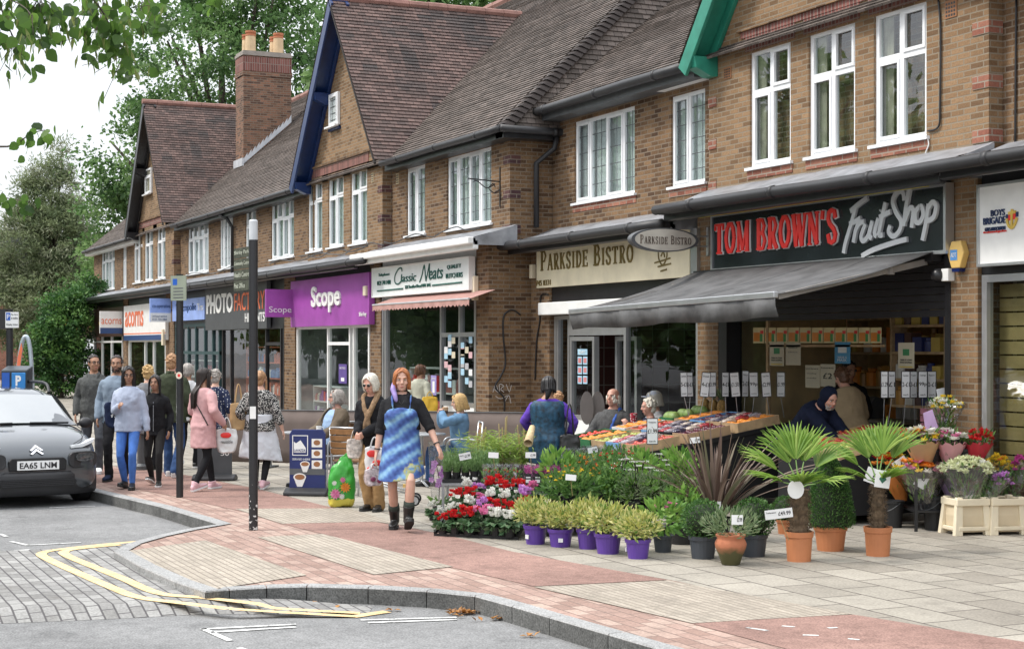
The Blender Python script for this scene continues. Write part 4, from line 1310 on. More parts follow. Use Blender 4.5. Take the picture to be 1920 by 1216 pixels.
cable('black cable looping down the brick side wall of the butcher', [P2(975,590), P2(960,581), P2(944,592), P2(943,630), P2(947,680), P2(938,705), P2(928,725), P2(944,745), P2(945,770)],.014)
cable('black cable coming down from the shutter box of the bistro', [S(1030,552, SB), S(1016,555, SB), S(1014,600, SB), S(1008,640, SB), S(1005,712, SB)],.014)
mb = MB()
strokes(mb, [[(a, b) for a, b in s] for s in ([(0,0),(.1,.25),(.2,0),(.05,.1)],[(.25,0),(.25,.25),(.4,.2),(.3,.1),(.42,0)],[(.5,.25),(.62,.02),(.7,.22)],[(.1,-.12),(.3,-.2),(.55,-.1)],[(.45,-.3),(.6,-.1),(.68,-.35)])],-.1,0,.5,.55,0,.002,.01)
mb.xf(Matrix.Translation((sx + .003, YX(934, sx), ZX(934,735, sx))) @ Matrix.Rotation(pi / 2,4, 'Z'))
tag(mb.build('graffiti', mat('white_spray', (.55,.52,.5),.8)), 'scrawled white graffiti on the brick side wall', 'graffiti')
# butcher's valance
mb = MB()
xa, xb = FX(706, YC), FX(888, YC)
n = 60
top, mid, bot = [],[],[]
for i in range(n + 1):
 x = xa + (xb - xa) * i / n
 top.append((x, SA - .02,2.90)); mid.append((x, SA - .5,2.74)); bot.append((x, SA - .5 + .01 * math.sin(i),2.62 + (.035 if i % 2 else 0)))
mb.grid([top, mid, bot])
t = thing('awning', 'faded pink scalloped awning over the butcher window', 'awning', ((xa + xb) / 2, SA - .1,2.6))
o = mb.build('canvas', mat('pink_canvas', (.42,.235,.205),.8, var=.12), t, world=True)
o.modifiers.new('thick', 'SOLIDIFY').thickness = .006
MB().tube([(xa, SA - .5,2.745),(xb, SA - .5,2.745)],.018,8).build('rail', ALU, t, world=True)
# fruit shop awning
A0, A1 = V((FX(1318, SB), SB - .14,2.98)), V((FX(1768, SB), SB - .14,3.0))
B0, B1 = AT(1069,584,22.4), AT(1455,552,17.05)
t = thing('awning', 'dark grey canvas awning let out over the fruit stall', 'awning', (A0 + A1) / 2)
CANV = mat('grey_canvas', (.095,.095,.096),.8, var=.4, scale=3.5, bump=.5, bscale=9)
mb = MB()
n = 24
rows = []
for s in (0,.2,.4,.6,.8,1):
 rows.append([A0.lerp(A1, i / n).lerp(B0.lerp(B1, i / n), s) + V((0,0,-.05 * math.sin(pi * s) * (1 + .5 * math.sin(i * .8)))) for i in range(n + 1)])
mb.grid(rows)
o = mb.build('canvas', CANV, t, world=True, smooth=True)
o.modifiers.new('thick', 'SOLIDIFY').thickness = .006
for k in (1,2,3,4):
 s0, s1 = A0.lerp(A1, k / 5), B0.lerp(B1, k / 5)
 MB().tube([s0.lerp(s1, j / 8) + V((0,0,.008 - .055 * math.sin(pi * j / 8) * (1 + .5 * math.sin(k * 3.84)))) for j in range(9)],.006,5).build('seam', CANV, t, world=True)
MB().bar(B0, B1,.06,.07).build('front_rail', ALU, t, world=True, bevel=.01)
mb = MB()
dn = [(B0.lerp(B1, i / n)) for i in range(n + 1)]
mb.grid([[p + V((0,-.01,-.03)) for p in dn],[p + V((.0,.03 * math.sin(i * 1.3),-.12)) for i, p in enumerate(dn)],[p + V((.0,.02 + .05 * math.sin(i * 1.3 + .5),-.25 + .015 * math.sin(i * .6))) for i, p in enumerate(dn)]])
o = mb.build('valance', CANV, t, world=True, smooth=True)
o.modifiers.new('thick', 'SOLIDIFY').thickness = .005
for a, b in ((A1 + V((-.15,.02,-.1)), B1 + V((-.05,.05,-.02))),(A0 + V((.3,.02,-.1)), B0 + V((.2,.05,-.02)))):
 mb = MB()
 m_ = a.lerp(b, .25)
 mb.bar(a, m_, .05,.07); mb.bar(m_, b, .045,.06)
 mb.tube([m_ - V((0,0,.05)), m_ + V((0,0,.05))],.05,10)
 mb.build('folding_arm', mat('grey_brown_metal', (.25,.23,.21),.5), t, world=True)
MB().box(A0.x, A1.x, SB - .16, SB - .02,2.9,3.0).build('cassette', BLK, t, world=True)
# ================================================================== STREET FURNITURE
def pole(mb, h, r=.048, n=16):
 return mb.tube([(0,0,0),(0,0, h)], r, n)
CHIP = mat('chipped_black_paint', (.02,.02,.022),.4)
# flakes of bare white primer near the foot of the post
nt = CHIP.node_tree
tc = node(nt, 'ShaderNodeTexCoord')
n1 = node(nt, 'ShaderNodeTexNoise', {'Vector': tc.outputs['Object'], 'Scale': 22.0, 'Detail': 4.0})
sx_ = node(nt, 'ShaderNodeSeparateXYZ', {0: tc.outputs['Object']})
hgt = node(nt, 'ShaderNodeMapRange', {0: sx_.outputs[2],1: 0.0,2: .9,3: .57,4: .76})
gt = node(nt, 'ShaderNodeMath', {0: n1.outputs[0],1: hgt.outputs[0]}, operation='GREATER_THAN')
mx = node(nt, 'ShaderNodeMix', {0: gt.outputs[0],6: (.02,.02,.022),7: (.6,.6,.58)}, data_type='RGBA')
nt.links.new(mx.outputs[2], nt.nodes['Principled BSDF'].inputs['Base Color'])
p = G(475,993)
t = thing('signpost', 'tall black signpost with four dark finger boards and a pale cap, chipped at its foot', 'signpost', p, FACE)
pole(MB(),3.07).build('post', CHIP, t, smooth=False)
mb = MB().tube([(0,0,3.072),(0,0,3.27),(0,0,3.285)],[.047,.047,.036],16)
mb.build('cap', mat('grey_cap', (.50,.52,.54),.4), t)
MOSS = mat('weathered_finger_board', (.045,.05,.032),.7, var=.5, scale=14)
LTR = mat('pale_green_letter', (.42,.44,.36),.6)
for i, s in enumerate(('Shirley Park', 'Community Centre', 'Health Centre', 'Post Office')):
 b = MB().box(-.62,-.045,-.012,.012,0,.108).build('finger_board', MOSS, t)
 b.location = (0,0,2.90 - i * .118)
 b.rotation_euler.z = rad(-62)
 text(s, -.60,.028,.50 if i != 3 else .36,.052,-.0125,.003).build('lettering', LTR, b)
MB().box(-.03,.035,-.0515,-.049,1.18,1.31).build('torn_sticker', WHT, t)
p = G(337,932)
t = thing('sign_pole', 'slim black pole with a small pale parking plate near its top', 'sign pole', p, FACE)
pole(MB(),2.87,.046).build('post', BLK, t)
GP = mat('pale_green_plate', (.24,.27,.21),.5)
b = MB().box(-.14,.14,-.012,.0,0,.32).build('plate', GP, t)
b.location = (-.0,-.05,2.53)
b.rotation_euler.z = rad(-35)
MB().box(-.1,-.02,-.0135,-.0125,.2,.28).build('blue_square', mat('parking_blue', (.02,.10,.42),.4), b)
mb = MB()
for i in range(4):
 mb.box(-.09,.09,-.0135,-.0125,.03 + i * .04,.045 + i * .04)
mb.build('lettering', GREYP, b)
b = MB().prismY([(.04 * math.cos(a),.045 * math.sin(a)) for a in (2 * pi * i / 18 for i in range(18))],-.052,-.047).build('round_sticker', mat('cream_sticker', (.7,.62,.5),.5), t)
b.location.z = 1.57
MB().prismY([(.018 * math.cos(a),.02 * math.sin(a)) for a in (2 * pi * i / 12 for i in range(12))],-.0545,-.0525).build('sticker_print', RED, b)
PBL = mat('parking_blue', (.02,.10,.42),.4)
p = AT(18,892,24.0); p.z = 0
t = thing('sign_pole', 'black pole with a white Pay here at machine parking plate behind the car', 'sign pole', p, FACE)
pole(MB(),2.5,.05).build('post', BLK, t)
MB().box(-.14,-.04,-.03,.07,2.2,2.5).build('lamp_box', BLK, t)
b = MB().box(-.04,.155,-.075,-.055,2.22,2.455).build('plate', WHT, t)
MB().box(-.03,.035,-.0775,-.0755,2.33,2.445).build('blue_square', PBL, b)
text('P', -.016,2.35,.04,.07,-.078,.002).build('lettering', WHT, b)
for s, x, z, w_ in (('Pay here', .045,2.40,.1),('at machine', .045,2.35,.1),('Display ticket', -.025,2.25,.17)):
 text(s, x, z, w_, .032,-.0756,.002,.01).build('lettering', BLK, b)
p = AT(32,890,23.4); p.z = 0
t = thing('ticket_machine', 'dark parking ticket machine with a large blue and white P', 'ticket machine', p, FACE)
MB().prismX([(-.15,0),(-.15,1.60),(.15,1.66),(.15,0)],-.19,.19).build('cabinet', mat('dark_blue_grey', (.03,.04,.05),.4), t, bevel=.02)
MB().box(-.03,.17,-.165,-.152,1.34,1.56).build('badge', mat('bright_blue', (.03,.22,.55),.4), t, bevel=.02)
text('P', .03,1.37,.08,.15,-.167,.004,.04).build('lettering', WHT, t)
MB().box(-.17,-.06,-.165,-.152,1.30,1.56).build('ticket_panel', PBL, t)
p = AT(46,880,26.0); p.z = 0
t = thing('arch_sculpture', 'grey metal arch with an orange flame panel beside the parking sign', 'sculpture', p, FACE)
MB().tube(catmull([(-.14,0,0),(-.13,0,1.2),(-.06,0,1.9),(.02,0,2.1),(.09,0,1.9),(.13,0,1.2),(.14,0,0)],6),.035,10).build('arch', mat('pale_blue_steel', (.4,.46,.5),.35,.4), t, smooth=True)
MB().prismY([(-.12,1.5),(-.1,1.75),(-.04,2.0),(-.02,1.9),(-.05,1.7),(-.07,1.5)],-.05,-.037).build('flame_panel', ORG, t)
# A-boards
NVB = mat('navy_board', (.014,.025,.12),.4)
p = G(577,928)
t = thing('pavement_sign', 'navy pavement sign with coffee cups on a heavy black base', 'pavement sign', p, FACE - rad(8))
MB().prismX([(-.17,0),(-.17,.05),(-.06,.1),(.06,.1),(.17,.05),(.17,0)],-.29,.29).build('base', BLKP, t, bevel=.02)
mb = MB()
mb.prismY([(-.24,.09),(.24,.09),(.24,.80),(.20,.86),(-.20,.86),(-.24,.80)],-.025,.025)
b = mb.build('panel', NVB, t, bevel=.006)
mb = MB()
for q in ((-.2,.01,.52,.53),(-.2,.01,.775,.785),(-.2,-.19,.53,.775),(0,.01,.53,.775)):
 mb.box(q[0], q[1],-.0275,-.0255, q[2], q[3])
mb.prismY([(-.18,.56),(-.02,.56),(-.02,.62),(-.09,.72),(-.15,.68),(-.18,.7)],-.0275,-.0255)
mb.build('emblem', WHT, b)
text('LAVAZZA', -.175,.57,.15,.035,-.0277,.002,.02).build('lettering', NVB, b)
text('SERVED HERE', -.2,.46,.24,.025,-.0255,.002).build('lettering', WHT, b)
CUPW = mat('cup_white', (.75,.73,.7),.4)
COF = mat('coffee_brown', (.30,.13,.05),.5)
for z in (.68,.54,.40):
 q = MB().box(.06,.2,-.028,-.0255, z - .05, z + .06).build('picture', CUPW, b)
 MB().prismY([(.13 + .045 * math.cos(a), z + .01 + .035 * math.sin(a)) for a in (2 * pi * i / 12 for i in range(12))],-.0295,-.0285).build('coffee', COF, q)
MB().box(-.236,.236,-.0272,-.0255,.27,.35).build('grey_band', GREYP, b)
for cx, cz, r in ((-.03,.37,.065),(-.1,.2,.085)):
 q = MB().prismY([(cx + r * math.cos(a), cz + .04 + r * .6 * math.sin(a)) for a in (pi * i / 10 for i in range(21))] , -.029,-.0275).build('cup', CUPW, b)
 MB().prismY([(cx - r, cz + .04),(cx + r, cz + .04),(cx + r * .4, cz - r),(cx - r * .4, cz - r)],-.0295,-.0285).build('cup_side', CUPW, q)
 MB().prismY([(cx + r * .8 * math.cos(a), cz + .04 + r * .42 * math.sin(a)) for a in (2 * pi * i / 16 for i in range(16))],-.031,-.03).build('coffee', COF, q)
p = G(404,900)
t = thing('pavement_sign', 'dark grey pavement sign half hidden behind the woman in pink', 'pavement sign', p, FACE)
MB().prismX([(-.16,0),(-.16,.05),(-.05,.09),(.05,.09),(.16,.05),(.16,0)],-.32,.3).build('base', BLKP, t, bevel=.02)
b = MB().box(-.26,.24,-.02,.02,.08,.62).build('panel', mat('slate_panel', (.06,.065,.07),.5), t, bevel=.01)
text('Br', -.2,.5,.1,.07,-.0205,.002).build('lettering', CUPW, b)
text('50', .08,.36,.12,.07,-.0205,.002).build('lettering', CUPW, b)
# bollard among the walkers
p = G(266,880)
t = thing('bollard', 'grey cast bollard standing between the walking people', 'bollard', p)
MB().lathe([(.11,0),(.11,.06),(.075,.1),(.07,.75),(.09,.78),(.09,.84),(.06,.92),(.01,.95)], n=16).build('post', GREYP, t, smooth=False)
# cafe windbreak
a, b = G(395,878), G(962,884)
a = AT(395,0,25.9); b = AT(985,0,24.6)
a.z = b.z = 0
WB = mat('taupe_canvas', (.155,.12,.105),.8, var=.08)
n = 5
for i in range(n):
 p, q = a.lerp(b, i / n), a.lerp(b, (i + 1) / n)
 L = (q - p).length
 ang = math.atan2(q.y - p.y, q.x - p.x)
 t = thing('windbreak', ('taupe canvas windbreak panel at the left end of the cafe row', 'taupe canvas windbreak panel behind the woman in a white skirt', 'taupe canvas windbreak panel behind the seated man', 'taupe canvas windbreak panel behind the blonde seated woman', 'taupe canvas windbreak panel by the bamboo plants')[i], 'windbreak', p, ang, 'canvas windbreak panels round the cafe tables')
 mb = MB()
 mb.grid([[(L * (.02 + .96 * j / 12),.01 * math.sin(j * 1.7 + i) * math.sin(pi * k / 4),.08 + .84 * k / 4) for j in range(13)] for k in range(5)])
 o = mb.build('canvas', WB, t, smooth=True)
 o.modifiers.new('thick', 'SOLIDIFY').thickness = .006
 mb = MB().tube([(0,0,0),(0,0,.95)],.014,8)
 mb.tube([(0,0,.925),(L, 0,.925)],.009,6)
 mb.box(-.05,.05,-.2,.2,0,.03)
 mb.build('post', GREYP, t)
# ================================================================== TREES
BARK = mat('bark', (.075,.06,.045),.9, var=.4, bump=.6)
def leafy(mb, blobs, ntw, nl, spread, ll, lw, down=.3, kk=3, squash=1.):
 """twig clusters over the blobs, leaves round every twig; clusters take one of kk materials"""
 tot = sum(r[0] * r[1] for _, r in blobs)
 for c, r in blobs:
  c = V(c)
  for i in range(max(3, int(ntw * r[0] * r[1] / tot))):
   d = V((RN.gauss(0,1), RN.gauss(0,1), RN.gauss(0,1))).normalized()
   k = RN.uniform(.55,1.08)
   q = c + V((d.x * r[0], d.y * r[0], d.z * r[1])) * k
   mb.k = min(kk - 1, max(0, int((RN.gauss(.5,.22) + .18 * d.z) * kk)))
   sp = spread * RN.uniform(.6,1.4)
   for j in range(nl):
    o = V((RN.gauss(0, sp), RN.gauss(0, sp), RN.gauss(0, sp * .6)))
    dd = d * .6 + V((RN.uniform(-1,1), RN.uniform(-1,1), RN.uniform(-1,1) - down))
    s = RN.uniform(.7,1.3)
    mb.leaf(q + o, dd, ll * s, lw * s, bend=.08)
 mb.k = 0
def tree(name, label, loc, h, r, blobs, ntw, nl, spread, ll, lw, mats, limbs=9, cat='tree', group=None, down=.3):
 t = thing(name, label, cat, loc, 0, group)
 mb = MB().tube([(0,0,0),(.1,0, h * .25),(-.05,.1, h * .55),(0,0, h * .85)],[r, r * .8, r * .55, r * .2],10)
 for i in range(limbs):
  c, rr = blobs[i % len(blobs)]
  z0 = h * RN.uniform(.2,.6)
  e = V(c) + V((RN.uniform(-.6,.6) * rr[0], RN.uniform(-.6,.6) * rr[0], RN.uniform(-.2,.6) * rr[1]))
  m_ = V((0,0, z0)).lerp(e, .5) + V((0,0,.6))
  mb.tube(catmull([(0,0, z0), tuple(m_), tuple(e)],4),[r * .35 * (1 - j / 9.5) + .02 for j in range(9)],6)
 mb.build('trunk', BARK, t, smooth=True)
 mb = MB()
 leafy(mb, blobs, ntw, nl, spread, ll, lw, down, len(mats))
 mb.build('crown', mats, t)
 return t
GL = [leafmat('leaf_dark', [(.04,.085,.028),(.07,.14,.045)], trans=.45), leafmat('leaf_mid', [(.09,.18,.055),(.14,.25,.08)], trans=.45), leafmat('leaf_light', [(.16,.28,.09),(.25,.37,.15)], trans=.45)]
p = AT(415,0,76); p.z = 0
B = [((-1.0,0,15.0),(4.2,3.8)),((2.4,1,15.6),(3.2,3.6)),((-3.6,0,10.6),(2.6,2.6)),((-4.6,.5,8.0),(2.2,2.8)),((.3,0,19.5),(3.0,2.6)),((2.6,0,11.0),(3.0,3.0)),((-4.8,0,5.2),(2.0,2.2)),((-1.8,0,11.5),(2.8,3)),((3.4,0,19.2),(2.0,1.8))]
rot = Matrix.Rotation(FACE, 4, 'Z')
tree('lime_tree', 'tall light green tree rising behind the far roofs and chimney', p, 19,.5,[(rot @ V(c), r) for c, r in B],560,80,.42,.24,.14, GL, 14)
for (px, t_, z, rr, lb) in ((760,62,13.0,3.4, 'green tree top showing behind the ridge of the blue gabled roof'),(880,60,13.2,3.2, 'dark green tree showing above the main roof beside the valley')):
 p = AT(px, 0, t_); p.z = 0
 tree('lime_tree', lb, p, 14,.4,[((0,0, z),(rr, 3.2)),((1.5,1.5, z - 1.5),(2.4,2.4)),((-1.2,-1.4, z - 1),(2.4,2.4))],150,50,.4,.36,.22, GL, 6)
CN = [leafmat('conifer_dark', [(.13,.175,.085),(.18,.23,.12)], trans=.35), leafmat('conifer_mid', [(.22,.27,.14),(.28,.33,.18)], trans=.35), leafmat('conifer_grey', [(.27,.30,.19),(.36,.38,.26)], trans=.15)]
p = AT(95,0,82); p.z = 0
B = [((0,0,4.0),(2.5,2.4)),((-1.4,0,6.5),(1.7,2.6)),((.6,0,7.2),(1.7,2.8)),((-2.2,0,4.5),(1.8,2.4)),((.4,0,9.6),(.9,2.0)),((-.9,0,9.3),(.8,1.8)),((.5,0,11.3),(.4,1.1)),((1.4,0,4.5),(1.6,2.2)),((-.8,0,10.6),(.35,1.0)),((1.2,0,8.2),(.6,1.6))]
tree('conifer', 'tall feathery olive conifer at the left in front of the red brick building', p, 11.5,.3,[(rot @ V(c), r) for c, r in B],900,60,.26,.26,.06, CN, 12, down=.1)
HG = [leafmat('hedge_dark', [(.02,.055,.018),(.03,.08,.026)], trans=.2), leafmat('hedge_mid', [(.045,.12,.03),(.07,.17,.045)], trans=.3), leafmat('hedge_light', [(.10,.22,.05),(.18,.33,.09)], trans=.3)]
p = AT(114,0,60); p.z = 0
B = [((0,0,1.2),(1.15,1.3)),((.1,0,2.4),(1.15,1.1)),((.15,0,3.2),(.85,.85)),((-.5,0,1.6),(.8,1.2)),((.6,.3,3.5),(.6,.7)),((.9,.8,4.1),(.5,.8))]
t = thing('evergreen_bush', 'tall glossy green bush at the left end of the terrace', 'bush', p)
MB().tube([(0,0,0),(.1,0,1.5),(0,0,3)],[.12,.09,.03],8).build('stem', BARK, t)
mb = MB()
leafy(mb, [(rot @ V(c), r) for c, r in B],420,46,.17,.15,.07,.2,3)
mb.build('foliage', HG, t)
# trees across the road that the upper windows mirror
for i, (x, y, z) in enumerate(((-45,-19.5,8.5),(-58,-31,9),(-34,-33,9.5),(-70,-27,10),(-24,-38,9),(-52,-44,11),(-84,-18.5,9),(-97,-21,10),(-64,-18.5,8))):
 tree('street_tree', ('leafy tree across the road mirrored in the upper windows', 'bushy tree further along the far side of the road', 'broad tree on the far side of the road nearest the camera', 'distant tree at the end of the row across the road', 'tree across the road close behind the camera', 'tall tree behind the row across the road', 'round tree at the bend of the road mirrored in the butcher window', 'furthest tree of the road mirrored in the charity shop window', 'low crowned tree mirrored in the far shop windows')[i],(x, y, ROADZ),12,.35,
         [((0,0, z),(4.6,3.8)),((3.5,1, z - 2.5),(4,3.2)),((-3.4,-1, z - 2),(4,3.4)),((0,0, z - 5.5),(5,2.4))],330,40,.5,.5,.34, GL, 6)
# the brick building beyond
p = AT(-30,0,92); p.z = 0
t = thing('brick_building', 'red brick building with dark cladding above beyond the conifer', 'building', p, FACE)
MB().box(-14,1.9,0,12,0,5.0).build('wall', BRKR, t)
MB().box(-14,3.0,-.2,12,5.0,8.6).build('cladding', mat('dark_cladding', (.045,.05,.06),.6), t)
for k in range(3):
 f = MB().box(-11 + k * 4,-9.2 + k * 4,-.06,.05,1.2,2.8).build('window', GREYP, t)
 MB().box(-10.9 + k * 4,-9.3 + k * 4,-.065,-.061,1.3,2.7).build('pane', mat('dark_pane', (.05,.06,.07),.1), f)
# overhanging branches near the camera, from a street tree standing left of the frame
NL = [leafmat('near_leaf', [(.035,.075,.02),(.08,.16,.03),(.15,.27,.05)], trans=.6), leafmat('near_leaf_pale', [(.18,.24,.06),(.25,.28,.1)], trans=.45)]
base = AT(-1050,0,7.4); base.z = ROADZ
t = thing('overhanging_tree', 'leafy street tree whose branch ends hang into the top left corner', 'tree', base)
inv = Matrix.Translation(base).inverted()
tw = MB(); lf = MB()
tw.tube([(0,0,0),(.05,.02,1.5),(.0,.05,3.2),(.1,.1,5.5)],[.17,.14,.12,.05],12)
def bigleaf(p, d, s, k=0):
 d = V(d).normalized()
 x = d.cross(V((RN.uniform(-1,1), RN.uniform(-1,1), RN.uniform(-.4,.4))))
 x.normalize()
 n = x.cross(d)
 pr = [(0,0),(.16,.36),(.42,.46),(.72,.3),(1,0)]
 i = len(lf.v)
 L = [p + d * s * a + x * s * b + n * s * .12 * b for a, b in pr]
 R_ = [p + d * s * a - x * s * b + n * s * .12 * b for a, b in pr[1:-1]]
 lf.v += [tuple(q) for q in L + R_]
 lf.f += [(i, i + 1, i + 2, i + 3, i + 4),(i, i + 4, i + 7, i + 6, i + 5)]
 lf.m += [k, k]
hub = V((.1,.1,4.6))
LEADS = [(7.0,[(-400,-140),(-150,-60),(20,0),(60,30)],22),(7.2,[(-400,-140),(-60,-40),(20,60),(26,100)],16),(6.9,[(-420,-200),(-40,-120),(150,-20),(205,45),(235,110)],38),
         (7.3,[(-420,-220),(0,-150),(180,-30),(180,60)],26),(7.1,[(-380,-220),(40,-160),(240,-40),(290,25)],18),(7.4,[(-380,-240),(100,-180),(340,-60),(415,8)],9),(7.0,[(-300,-100),(-100,-50),(60,-10),(110,20)],18),
         (7.6,[(-420,100),(-120,230),(0,275),(60,250),(84,244)],8),(7.6,[(-420,260),(-120,330),(0,368),(55,378)],8),(7.0,[(-300,-200),(-60,-100),(60,-30),(75,12)],16)]
for tz, pts, nl in LEADS:
 q = [inv @ AT(px, py, tz + .3 * RN.uniform(-1,1)) for px, py in pts]
 path = catmull([tuple(hub), *[tuple(a) for a in q]],6)
 n = len(path)
 tw.tube(path, [.022 * (1 - i / n) ** 2.4 + .0022 for i in range(n)],6)
 for i in range(int(nl * 2.3)):
  s = RN.uniform(.62,1.0) if nl > 10 else RN.uniform(.72,1.0)
  c = path[min(n - 1, int(s * n))]
  o = V((RN.gauss(0,.06), RN.gauss(0,.06), RN.gauss(-.03,.045))) * (1 if nl > 10 else .5)
  bigleaf(c + o, (RN.uniform(-1,1), RN.uniform(-1,1),-RN.uniform(.3,1.6)), RN.uniform(.042,.068),0)
  if RN.random() < .35 and nl > 10:
   lf.k = 1
   lf.leaf(c + o * 1.1,(RN.uniform(-.4,.4), RN.uniform(-.4,.4),-1), RN.uniform(.06,.09),.016, bend=.05)
   lf.k = 0
   tw.tube([c, c + o + V((0,0,-.05))],.0012,4)
tw.build('trunk', BARK, t, smooth=True)
lf.build('leaves', NL, t)
# ================================================================== THE PARKED CAR
CARP = mat('grey_car_paint', (.055,.062,.07),.28,.35, var=.03, coat=1.0)
CARB = mat('car_black_plastic', (.022,.022,.024),.5)
CGL = mat('car_glass', (.20,.215,.22),.05,0, var=.03, spec=1.0, coat=1.0)
CGL.node_tree.nodes['Principled BSDF'].inputs['IOR'].default_value = 1.7
CHR = mat('chrome', (.7,.7,.72),.12,1.0, var=.02)
RUB = mat('rubber', (.015,.015,.016),.8)
HLG = mat('headlight_glass', (.10,.105,.11),.08,.3, var=.4, scale=30, coat=1.0)
LGT = mat('light_strip', (.75,.78,.8),.2)
crz = rad(95.8)
wpos = G(150,938, ROADZ)
corg = wpos - (Matrix.Rotation(crz, 3, 'Z') @ V((.73,.66,0)))
car = thing('parked_car', 'dark grey hatchback parked at the kerb with its bonnet towards us', 'car', corg, crz)
ST = [(0.0,.60,.30,.56),(.03,.70,.22,.66),(.10,.78,.19,.74),(.22,.83,.18,.82),(.42,.855,.18,.90),(.75,.865,.18,.965),(1.0,.865,.18,1.0),(1.25,.865,.18,1.02),(2.2,.865,.18,1.03),(3.2,.865,.18,1.05),(3.8,.84,.2,1.06),(4.05,.76,.24,1.02),(4.14,.66,.32,.9)]
rows = []
for y, w_, zb, zt in ST:
 q = [(0, zb),(.7 * w_, zb),(.93 * w_, zb + .05),(.985 * w_, zb + .16),(w_, zb + .3 * (zt - zb) + .1),(.995 * w_, zb + .62 * (zt - zb)),(.96 * w_, zt - .07),(.88 * w_, zt - .015),(.6 * w_, zt + .012),(.3 * w_, zt + .022),(0, zt + .025)]
 rows.append([(x, y, z) for x, z in q] + [(-x, y, z) for x, z in q[-2:0:-1]])
o = MB().grid(rows, True, True, True).build('body', CARP, car, smooth=True)
s_ = o.modifiers.new('round', 'SUBSURF'); s_.levels = s_.render_levels = 2
GH = [(1.02,.74,1.01,.70),(1.35,.70,1.22,.62),(1.68,.655,1.40,.56),(1.95,.64,1.46,.54),(2.6,.64,1.48,.54),(3.3,.63,1.45,.53),(3.75,.62,1.36,.52),(4.0,.66,1.06,.58)]
rows = []
for y, wr, zr, wf in GH:
 q = [(.80 if y < 3.9 else .74,.98),(.78 if y < 3.9 else .72, min(zr, 1.02)),(wr + .03, zr - .07 if zr > 1.15 else zr - .005),(wr - .03, zr - .01),(wr * .6, zr + .02),(0, zr + .03)]
 rows.append([(x, y, z) for x, z in q] + [(-x, y, z) for x, z in q[-2::-1]])
o = MB().grid(rows, False).build('roof', CARP, car, smooth=True)
s_ = o.modifiers.new('round', 'SUBSURF'); s_.levels = s_.render_levels = 1
def car_ws(y, wr, zr, lift=.012, k=.93):
 return [(wr * k * c, y - lift * .8 + .03 * abs(c) ** 2 * (1 if y < 2 else -1), zr + .03 * (1 - abs(c) ** 2) - .012 + lift) for c in (-1,-.75,-.5,-.25,0,.25,.5,.75,1)]
MB().grid([car_ws(1.03,.76,1.015), car_ws(1.35,.70,1.22), car_ws(1.64,.655,1.385)]).build('windscreen', CGL, car, smooth=True)
for sg in (-1,1):
 mb = MB()
 mb.grid([[(sg * .797,1.2,1.04),(sg * .797,2.0,1.06),(sg * .797,3.0,1.08),(sg * .77,3.75,1.12)],[(sg * .742,1.55,1.26),(sg * .735,2.0,1.3),(sg * .735,3.0,1.3),(sg * .72,3.6,1.28)],[(sg * .7,1.72,1.36),(sg * .688,2.0,1.40),(sg * .688,3.0,1.39),(sg * .68,3.5,1.35)]])
 mb.build('side_window', CGL, car, smooth=True)
 MB().tube(catmull([(sg * .6,1.75,1.42),(sg * .61,1.95,1.54),(sg * .61,2.6,1.56),(sg * .6,3.3,1.53),(sg * .58,3.6,1.42)],5),.022,8).build('roof_rail', CARB, car, smooth=True)
 m_ = MB().ell((sg * .955,1.2,1.02),(.095,.07,.075),14,10).build('wing_mirror', CARB, car, smooth=True)
 MB().bar((sg * .84,1.2,1.0),(sg * .92,1.2,1.01),.05,.04).build('mirror_arm', CARB, m_)
 # slim running light, headlamp pod, fog lamp
 mb = MB().prismY([(sg * .45,.775),(sg * .62,.80),(sg * .78,.86),(sg * .76,.81),(sg * .62,.755),(sg * .46,.745)],.085,.24)
 mb.v = [(x, y + .28 * (abs(x) - .45) ** 1.2, z) for x, y, z in mb.v]
 mb.build('running_light', LGT, car)
 mb = MB()
 mb.prismY([(sg * (.60 + .20 * math.copysign(abs(math.cos(a)) ** .5, math.cos(a))),.60 + .105 * math.copysign(abs(math.sin(a)) ** .5, math.sin(a))) for a in (2 * pi * i / 24 for i in range(24))],.0,.3)
 mb.v = [(x, y - .035 + .60 * max(0, abs(x) - .42) ** 1.5, z) for x, y, z in mb.v]
 pod = mb.build('lamp_pod', CARB, car, bevel=.012)
 mb = MB().prismY([(sg * (.62 + .13 * math.copysign(abs(math.cos(a)) ** .6, math.cos(a))),.635 + .055 * math.copysign(abs(math.sin(a)) ** .6, math.sin(a))) for a in (2 * pi * i / 20 for i in range(20))],.0,.1)
 mb.v = [(x, y - .047 + .60 * max(0, abs(x) - .42) ** 1.5, z) for x, y, z in mb.v]
 mb.build('headlight', HLG, pod)
 MB().lathe([(.05,0),(.045,.02),(.0,.03)], n=16).xf(Matrix.Translation((sg * .64,.10,.36)) @ Matrix.Rotation(pi / 2,4, 'X')).build('fog_lamp', CHR, car, smooth=True)
 for y in (.78,3.38):
  x0, x1 = sg * .66, sg * .86
  wl = MB().lathe([(.2,-.1),(.29,-.1),(.315,-.075),(.315,.075),(.29,.1),(.2,.1)], n=28).xf(Matrix.Translation((sg * .765, y, .315)) @ Matrix.Rotation(pi / 2,4, 'Y')).build('wheel', RUB, car, smooth=False)
  MB().lathe([(.19,-.06),(.205,.09 * sg),(.12,.07 * sg),(.02,.08 * sg)], n=20).xf(Matrix.Translation((sg * .765, y, .315)) @ Matrix.Rotation(pi / 2,4, 'Y')).build('rim', ALU, wl)
